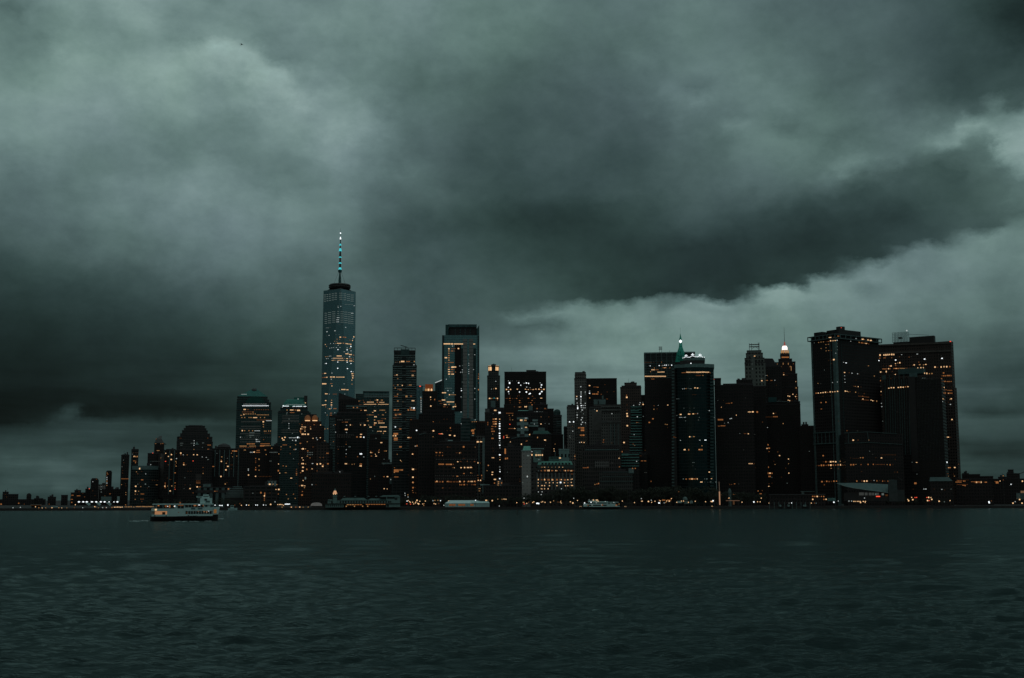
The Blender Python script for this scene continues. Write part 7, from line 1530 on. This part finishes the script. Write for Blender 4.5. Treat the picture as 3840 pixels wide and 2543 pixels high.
tline(900, 1080, 24, lambda x: 1877, 1352, 'left of the white marquee')
tline(560, 900, 26, lambda x: 1872, 1362, 'behind the big ferry')
tline(3330, 3560, 30, lambda x: 1868, 1380, 'below the broad brown tower')
tline(1470, 1590, 22, lambda x: 1868, 1390, 'right of the pier building')

# ------------------------------------------------------------ boats
def Boat(name, label, Y, crop, x0, x1, z=0.0):
    b = Bld(name, label, 'ferry' if 'ferry' in name else 'boat', Y, crop, x0, x1); BUILT.remove(b)
    b.fr.O.z = z; b.e.location.z = z
    return b
b = Boat('passenger_ferry', 'white two deck passenger ferry with orange lit stern crossing the dark water', 655, 'X', 165, 2105)
P = lambda x, y, w=0: b.h(x, y, w)
BM = 9.6
def hull(b, prof_top, prof_bot, BM, mat):
    rings = []
    for (x, yt), (_, yb) in zip(prof_top, prof_bot):
        u, zt = P(x, yt, BM / 2 if x < 0 else 0); zb = P(x, yb)[1]; t = (x - prof_top[0][0]) / (prof_top[-1][0] - prof_top[0][0])
        hw = BM / 2 * max(.12, (1 - abs(2 * t - 1) ** 5 * .75) if t < .5 else (1 - abs(2 * t - 1) ** 3.2 * .9))
        c = BM / 2
        rings.append([(u, c - hw, zt), (u, c - hw * .86, (zt + zb) / 2), (u, c - hw * .6, min(zb, -.3)), (u, c + hw * .6, min(zb, -.3)), (u, c + hw * .86, (zt + zb) / 2), (u, c + hw, zt)])
    return MB().loft(rings).build('hull', mat, b.e)
tops = [(170, 1165), (260, 1163), (500, 1160), (900, 1158), (1300, 1146), (1650, 1128), (1900, 1112), (2020, 1103), (2062, 1098)]
bots = [(170, 1185), (260, 1290), (500, 1292), (900, 1292), (1300, 1292), (1650, 1290), (1900, 1285), (2020, 1270), (2062, 1150)]
hull(b, tops, bots, BM, BLACK)
BW = mat_plain('ferry_white_paint', (.60, .72, .70), .5, noise=.12); BD = mat_plain('ferry_dark_glass', (.015, .018, .018), .3)
b.boxpx(205, 1905, 940, 1012, BW, 'deck_side', .4, BM - .4)
b.boxpx(205, 300, 1012, 1100, mat_plain('stern_post_paint', (.3, .25, .2)), 'stern_gate', .9, 1.4)
b.boxpx(210, 640, 1108, 1160, BW, 'stern_bulwark', .3, .7)
b.boxpx(640, 1145, 1012, 1160, BW, 'deck_side', .4, BM - .4)
b.boxpx(1145, 1905, 1095, 1150, BW, 'deck_side', .4, BM - .4)
b.boxpx(1145, 1905, 1010, 1096, BD, 'cabin_glass', .8, BM - .8)
for k in range(11): b.boxpx(1140 + k * 74, 1152 + k * 74, 1005, 1100, BW, 'window_post', .4, .7)
b.boxpx(300, 640, 1010, 1110, mat_plain('orange_lit_cabin', (.6, .4, .3), emit=(1, .46, .2), es=.30, noise=.4, nscale=.5), 'lit_cabin', 2.2, BM - 1)
b.boxpx(215, 300, 1012, 1100, mat_plain('dim_lit_cabin', (.4, .3, .25), emit=(1, .5, .3), es=.07, noise=.5, nscale=.6), 'dim_cabin', 2.6, BM - 1)
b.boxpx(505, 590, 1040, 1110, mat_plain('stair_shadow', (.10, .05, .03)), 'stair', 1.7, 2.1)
# bow bulwark
u0, z0 = P(1900, 1112, .4); pts = [P(1890, 925), P(2100, 900), P(2098, 935), P(2062, 1100), P(1890, 1112)]
MB().loft([[(u, 3.2 if u > u0 + 8 else 1.0, z) for u, z in pts], [(u, BM - 3.2 if u > u0 + 8 else BM - 1.0, z) for u, z in pts]]).build('bow_side', BW, b.e)
MB().box(P(1940, 1000, .8)[0], P(2012, 1000, .8)[0], .75, 1.2, P(1960, 1070)[1], P(1960, 965)[1]).build('lit_bow_door', mat_plain('orange_lit_doorway', (.6, .3, .1), emit=(1, .34, .08), es=.13, noise=.5, nscale=.8), b.e)
# upper deck
b.boxpx(235, 1930, 806, 836, BW, 'upper_roof', -.1, BM + .1)
b.boxpx(345, 862, 836, 940, BD, 'upper_saloon', 1.0, BM - 1); b.boxpx(865, 930, 836, 940, BW, 'upper_wall', .5, BM - .5)
b.boxpx(930, 1108, 838, 940, BD, 'upper_saloon', .9, BM - 1); b.boxpx(1108, 1140, 836, 940, BW, 'upper_wall', .5, BM - .5)
b.boxpx(1140, 1660, 836, 912, BD, 'upper_saloon', .9, BM - 1); b.boxpx(1140, 1840, 912, 942, BW, 'upper_wall', .5, BM - .5)
b.boxpx(1660, 1840, 836, 912, BW, 'upper_wall', .5, BM - .5); b.boxpx(1700, 1758, 845, 890, BD, 'window', .3, .6)
for x in (250, 345, 530, 700, 1018, 1230, 1320, 1400, 1490, 1560): b.boxpx(x - 4, x + 5, 836, 940 if x < 1100 else 912, BW, 'roof_post', .3, .55)
b.boxpx(1840, 1945, 905, 940, BW, 'fore_rail', .5, .8); b.boxpx(1925, 1932, 836, 905, BW, 'roof_post', .5, .8)
for x0, x1, y0, y1, c in ((380, 425, 845, 875, 'o'), (580, 640, 845, 905, 'd'), (690, 730, 845, 915, 'o'), (845, 880, 860, 895, 'W'), (820, 835, 870, 888, 'Y'), (650, 668, 872, 890, 'W'), (945, 1095, 840, 862, 'd'), (1380, 1435, 840, 875, 'o'), (1435, 1510, 845, 875, 'x'),
                          (1512, 1548, 828, 852, 'W'), (1555, 1572, 830, 850, 'w'), (1632, 1658, 828, 880, 'd'), (1815, 1834, 815, 895, 'o'), (1490, 1530, 998, 1030, 'd'), (1650, 1685, 1000, 1040, 'o'), (1725, 1752, 1000, 1060, 'o'), (1780, 1812, 988, 1015, 'W'), (1755, 1775, 992, 1010, 'w'), (1845, 1870, 1000, 1015, 'x'), (1180, 1205, 1035, 1085, 'x'), (1215, 1240, 850, 870, 'x'), (1370, 1380, 1000, 1040, 'd')):
    b.boxpx(x0, x1, y0, y1, GL[c], 'cabin_light', .55, .75)
b.boxpx(305, 352, 955, 992, GL['Y'], 'stern_lamp', .0, .35); b.boxpx(952, 972, 1038, 1060, GL['x'], 'side_lamp', .2, .38)
NB = mat_plain('faded_blue_board', (.05, .12, .15)); b.boxpx(1308, 1420, 926, 962, NB, 'name_board', .2, .45); b.boxpx(1498, 1618, 924, 958, NB, 'name_board', .2, .45)
b.boxpx(1560, 1890, 650, 800, BW, 'wheelhouse_base', 1.5, BM - 1.5); b.boxpx(1600, 1820, 598, 652, BW, 'wheelhouse', 2.0, BM - 2); b.boxpx(1640, 1800, 552, 600, BW, 'wheelhouse_top', 2.4, BM - 2.4)
b.boxpx(1650, 1790, 590, 606, BD, 'wheelhouse_window', 1.8, 2.0); b.boxpx(1455, 1610, 612, 632, BW, 'bridge_wing', 1.5, BM - 1.5); b.boxpx(1460, 1480, 590, 614, BW, 'wing_rail', 1.6, 1.9)
b.boxpx(1680, 1745, 670, 720, BD, 'emblem_panel', 1.2, 1.5); b.boxpx(1710, 1830, 725, 775, mat_plain('grey_door', (.08, .12, .12)), 'side_panel', 1.25, 1.5)
u, z = P(1003, 808, 4.5); MB().bar((u, 4.5, z), (u, 4.5, z + 2.6), .12).build('light_mast', METAL, b.e)
u, z = P(1003, 785, 4.5); MB().lathe(u, 4.5, [(.05, z - .6), (.5, z), (.05, z + .6)], 8).build('mast_lamp', GL['d'], b.e)
u, z = P(1420, 650, 4.5); MB().bar((u, 4.5, P(1420, 808, 4.5)[1]), (u, 4.5, P(1420, 560, 4.5)[1]), .08).build('radio_mast', METAL, b.e)
for x in (300, 615, 1238): b.boxpx(x - 14, x + 14, 1128, 1150, BLACK, 'mooring_fitting', .1, .35)
# foam of the wake
FOAM = mat_plain('foam', (.6, .66, .66), .7, noise=.5, nscale=2.0)
fm = MB(); fr_ = random.Random(4)
def patch(px, py, wpx, n):
    for _ in range(n):
        x_, y_ = S('X', px + fr_.uniform(-.5, .5) * wpx, py + fr_.gauss(0, 4)); d = ray(x_, y_); t = (.12 - CAM_H) / d.z; p = CP + d * t
        a0 = fr_.uniform(0, 6); fm.loft([[(p.x + math.cos(a0 + k) * fr_.uniform(.3, 1.2), p.y + math.sin(a0 + k) * fr_.uniform(.3, .9), z_) for k in (0, 1.2, 2.4, 3.6, 4.8)] for z_ in (.05, .22)])
patch(2130, 1228, 110, 26); patch(40, 1280, 160, 24); patch(-220, 1290, 380, 22); patch(1765, 1290, 170, 14); patch(1100, 1300, 900, 16)
tag(fm.build('wake_foam', FOAM), kind='stuff')

# moored ferry
CRY = 'Y'
b = Boat('moored_ferry', 'white ferry moored at the seawall right of the clubhouse with lamps on its bridge', 1294, 'Y', 320, 1965)
P = lambda x, y, w=0: b.h(x, y, w)
BM = 9
hull(b, [(325, 600), (450, 603), (800, 606), (1200, 608), (1600, 606), (1850, 603), (1945, 600)], [(325, 620), (450, 680), (800, 690), (1200, 690), (1600, 690), (1850, 680), (1945, 620)], BM, BLACK)
b.boxpx(330, 530, 460, 600, BW, 'bow_side', 1.6, BM - 1.6); b.boxpx(500, 1760, 462, 512, BW, 'deck_side', .3, BM - .3); b.boxpx(575, 1360, 512, 562, BD, 'cabin_glass', .7, BM - .7)
b.boxpx(575, 1940, 562, 602, BW, 'lower_side', .3, BM - .3); b.boxpx(1360, 1745, 508, 566, BW, 'after_side', .3, BM - .3); b.boxpx(1745, 1830, 500, 590, mat_plain('lit_stern_door', (.4, .2, .1), emit=(1, .4, .15), es=.14, noise=.5), 'stern_door', .6, BM - 1)
b.boxpx(755, 1900, 385, 412, BW, 'upper_roof', 0, BM); b.boxpx(755, 1380, 412, 464, BW, 'upper_wall', .6, BM - .6); b.boxpx(800, 1345, 418, 452, BD, 'upper_glass', .4, .7)
b.boxpx(1380, 1420, 385, 464, BW, 'upper_wall', .6, BM - .6); b.boxpx(1420, 1870, 416, 462, BD, 'after_saloon', 1, BM - 1); b.boxpx(1515, 1580, 395, 470, BW, 'upper_wall', .5, BM - .5); b.boxpx(1735, 1755, 400, 470, BW, 'roof_post', .5, 1)
b.boxpx(545, 640, 310, 400, BW, 'fore_house', 2, BM - 2); b.boxpx(700, 980, 285, 385, BW, 'wheelhouse', 2, BM - 2); b.boxpx(740, 980, 296, 316, BD, 'wheelhouse_window', 1.8, 2.05)
b.boxpx(980, 1420, 362, 386, BW, 'roof_house', 1.5, BM - 2)
u, z = P(640, 310, 4); MB().bar((u, 4, P(640, 400, 4)[1]), (P(600, 210, 4)[0], 4, P(600, 215, 4)[1]), .12).build('mast', METAL, b.e)
for x, y, c, s in ((770, 300, 'Y', 20), (900, 302, 'Y', 18), (945, 298, 'Y', 18), (985, 348, 'Y', 16), (668, 398, 'W', 22), (383, 430, 'W', 20), (582, 275, 'w', 10), (1300, 368, 'w', 14), (1680, 405, 'w', 18), (1910, 480, 'y', 16), (1132, 520, 'w', 14), (715, 520, 'g', 30), (1170, 518, 'd', 30), (900, 425, 'w', 14), (530, 530, 'd', 22)):
    b.boxpx(x - s, x + s, y - s, y + s, GL[c], 'deck_lamp', .0, .28)
# small boats
def small_boat(label, Y, crop, x0, x1, yb, yt, yc, hm=BLACK):
    b = Boat('small_boat', label, Y, crop, x0, x1)
    u0, zb = b.h(x0, yb); u1, _ = b.h(x1, yb); zt = b.h(x0, yt)[1]; zc = b.h(x0, yc)[1]; L_ = u1 - u0
    MB().loft([[(u0 + L_ * t, 1.6 - hw, zt + (t > .8) * .3), (u0 + L_ * t, 1.6 - hw * .6, -.2), (u0 + L_ * t, 1.6 + hw * .6, -.2), (u0 + L_ * t, 1.6 + hw, zt + (t > .8) * .3)] for t, hw in ((0, 1.2), (.3, 1.6), (.75, 1.4), (1, .1))]).build('hull', hm, b.e)
    MB().box(u0 + L_ * .25, u0 + L_ * .62, .6, 2.6, zt, zc).build('cabin', WHITEG, b.e)
    MB().box(u0 + L_ * .3, u0 + L_ * .58, .5, .6, zt + (zc - zt) * .45, zt + (zc - zt) * .8).build('cabin_window', BD, b.e)
    MB().bar((u0 + L_ * .45, 1.6, zc), (u0 + L_ * .45, 1.6, zc + 1.6), .08).build('mast', METAL, b.e)
small_boat('small white workboat moored just right of the big ferry bow', 1290, 'B', 1700, 1828, 1318, 1292, 1252, WHITEG)
small_boat('small boat with a pale hull at the slips below the cornered tower', 1300, 'P', 1125, 1200, 1405, 1382, 1362)
small_boat('low pale boat at the slips left of the lit row of orange windows', 1300, 'P', 1330, 1440, 1405, 1382, 1362)
small_boat('tiny boat at the slips furthest left below the cornered tower', 1300, 'P', 1020, 1080, 1405, 1382, 1362)
# slip pilings
for i, x in enumerate((893, 960, 1022, 1100, 1205, 1262, 1325, 1385, 1450)):
    px, py = S('P', x, 1325); fr = Frame(1305, px, 0, -2); u, z = fr.hit(px, py)
    e = empty('mooring_pile', fr.O, fr.ang); tag(e, 'thin mooring pile standing at the ferry slips before the cornered tower', 'mooring pile', 'mooring piles at the ferry slips')
    MB().cyl(u, 0, 0, z, .28, .25, 7).build('pile', TRIMD, e); MB().cyl(u, 0, z, z + .5, .34, .05, 7).build('cap', METAL, e)
# buoy
b = Boat('buoy', 'small dark channel buoy floating on the water before the clubhouse', 896, 'K', 600, 665)
u, z = b.h(633, 1472)
MB().lathe(u, 0, [(.1, -.4), (1.1, -.3), (1.15, .35), (.9, .6), (.1, .65)], 14).build('float', BLACK, b.e)
m = MB()
for a in range(4): m.bar((u + .8 * math.cos(a * 1.57), .8 * math.sin(a * 1.57), .6), (u + .22 * math.cos(a * 1.57), .22 * math.sin(a * 1.57), 3.0), .07)
m.lathe(u, 0, [(.05, 1.9), (.5, 1.95), (.5, 2.7), (.05, 2.75)], 10); m.build('tower', BLACK, b.e)
MB().cyl(u, 0, 3.0, 3.6, .2, .15, 8).build('lantern', METAL, b.e)
b.e['category'] = 'buoy'
# bird
d = ray(906, 168).normalized(); p = CP + d * 430
e = empty('bird', p); tag(e, 'small dark bird flying high in the upper left sky', 'bird')
MB().loft([[(x, s * r_ * math.cos(a), s * r_ * math.sin(a) + x * .22) for a in [math.pi * 2 * i / 8 for i in range(8)]] for x, r_, s in ((-.5, .02, 1), (-.3, .07, 1), (-.05, .11, 1), (.2, .10, 1), (.34, .06, 1), (.42, .05, 1), (.5, .01, 1))]).build('body', BLACK, e)
MB().loft([[(-.05, 0, .05), (.22, 0, .08), (.22, 0, .11), (-.05, 0, .08)], [(-.25, -.5, .18), (.1, -.5, .22), (.1, -.5, .24), (-.25, -.5, .20)], [(-.62, -1.0, -.12), (-.5, -1.0, -.1), (-.5, -1.0, -.09), (-.62, -1.0, -.11)]]).build('wing', BLACK, e)
MB().loft([[(-.05, 0, .05), (.22, 0, .08), (.22, 0, .11), (-.05, 0, .08)], [(0, .5, .25), (.3, .5, .3), (.3, .5, .32), (0, .5, .27)], [(.3, 1.0, .32), (.4, 1.0, .34), (.4, 1.0, .35), (.3, 1.0, .33)]]).build('wing', BLACK, e)
# vehicles with their headlights on
def car(px, py, label):
    d = ray(px, py); t = (GZ + .85 - CAM_H) / d.z; p = CP + d * t
    if p.y < 1318 or p.y > 1380: p = CP + d * (1330 / d.y)
    e = empty('parked_car', (p.x, p.y, GZ)); tag(e, label, 'car')
    MB().loft([[(x, y, z) for x, z in ((-.9, .35), (.9, .35), (.9, .85), (-.9, .85))] for y in (-2.2, 2.2)]).build('body', mat_plain('car_paint', (.04, .04, .045), .3), e)
    MB().frustum(sq(-.85, .85, -1.2, 1.7), .85, sq(-.65, .65, -.6, 1.3), 1.45).build('cabin', BD, e)
    for x in (-.62, .62): MB().lathe(x, -2.25, [(.02, .45), (.28, .65), (.28, .8), (.02, .98)], 8).build('headlight', GL['Y'], e)
    for x in (-.8, .8):
        for y in (-1.4, 1.4): MB().loft([[(x - .1 + k * .2, y + .33 * math.cos(a), .33 + .33 * math.sin(a)) for a in [i * math.pi / 5 for i in range(10)]] for k in (0, 1)]).build('wheel', BLACK, e)
car(*S('N', 170, 1352), 'dark car with both headlights on, right of the moored ferry')
car(*S('K', 1685, 1257), 'dark car with both headlights on, left of the moored ferry')
car(*S('N', 1409, 1304), 'dark car facing the water at the foot of the rounded tower')
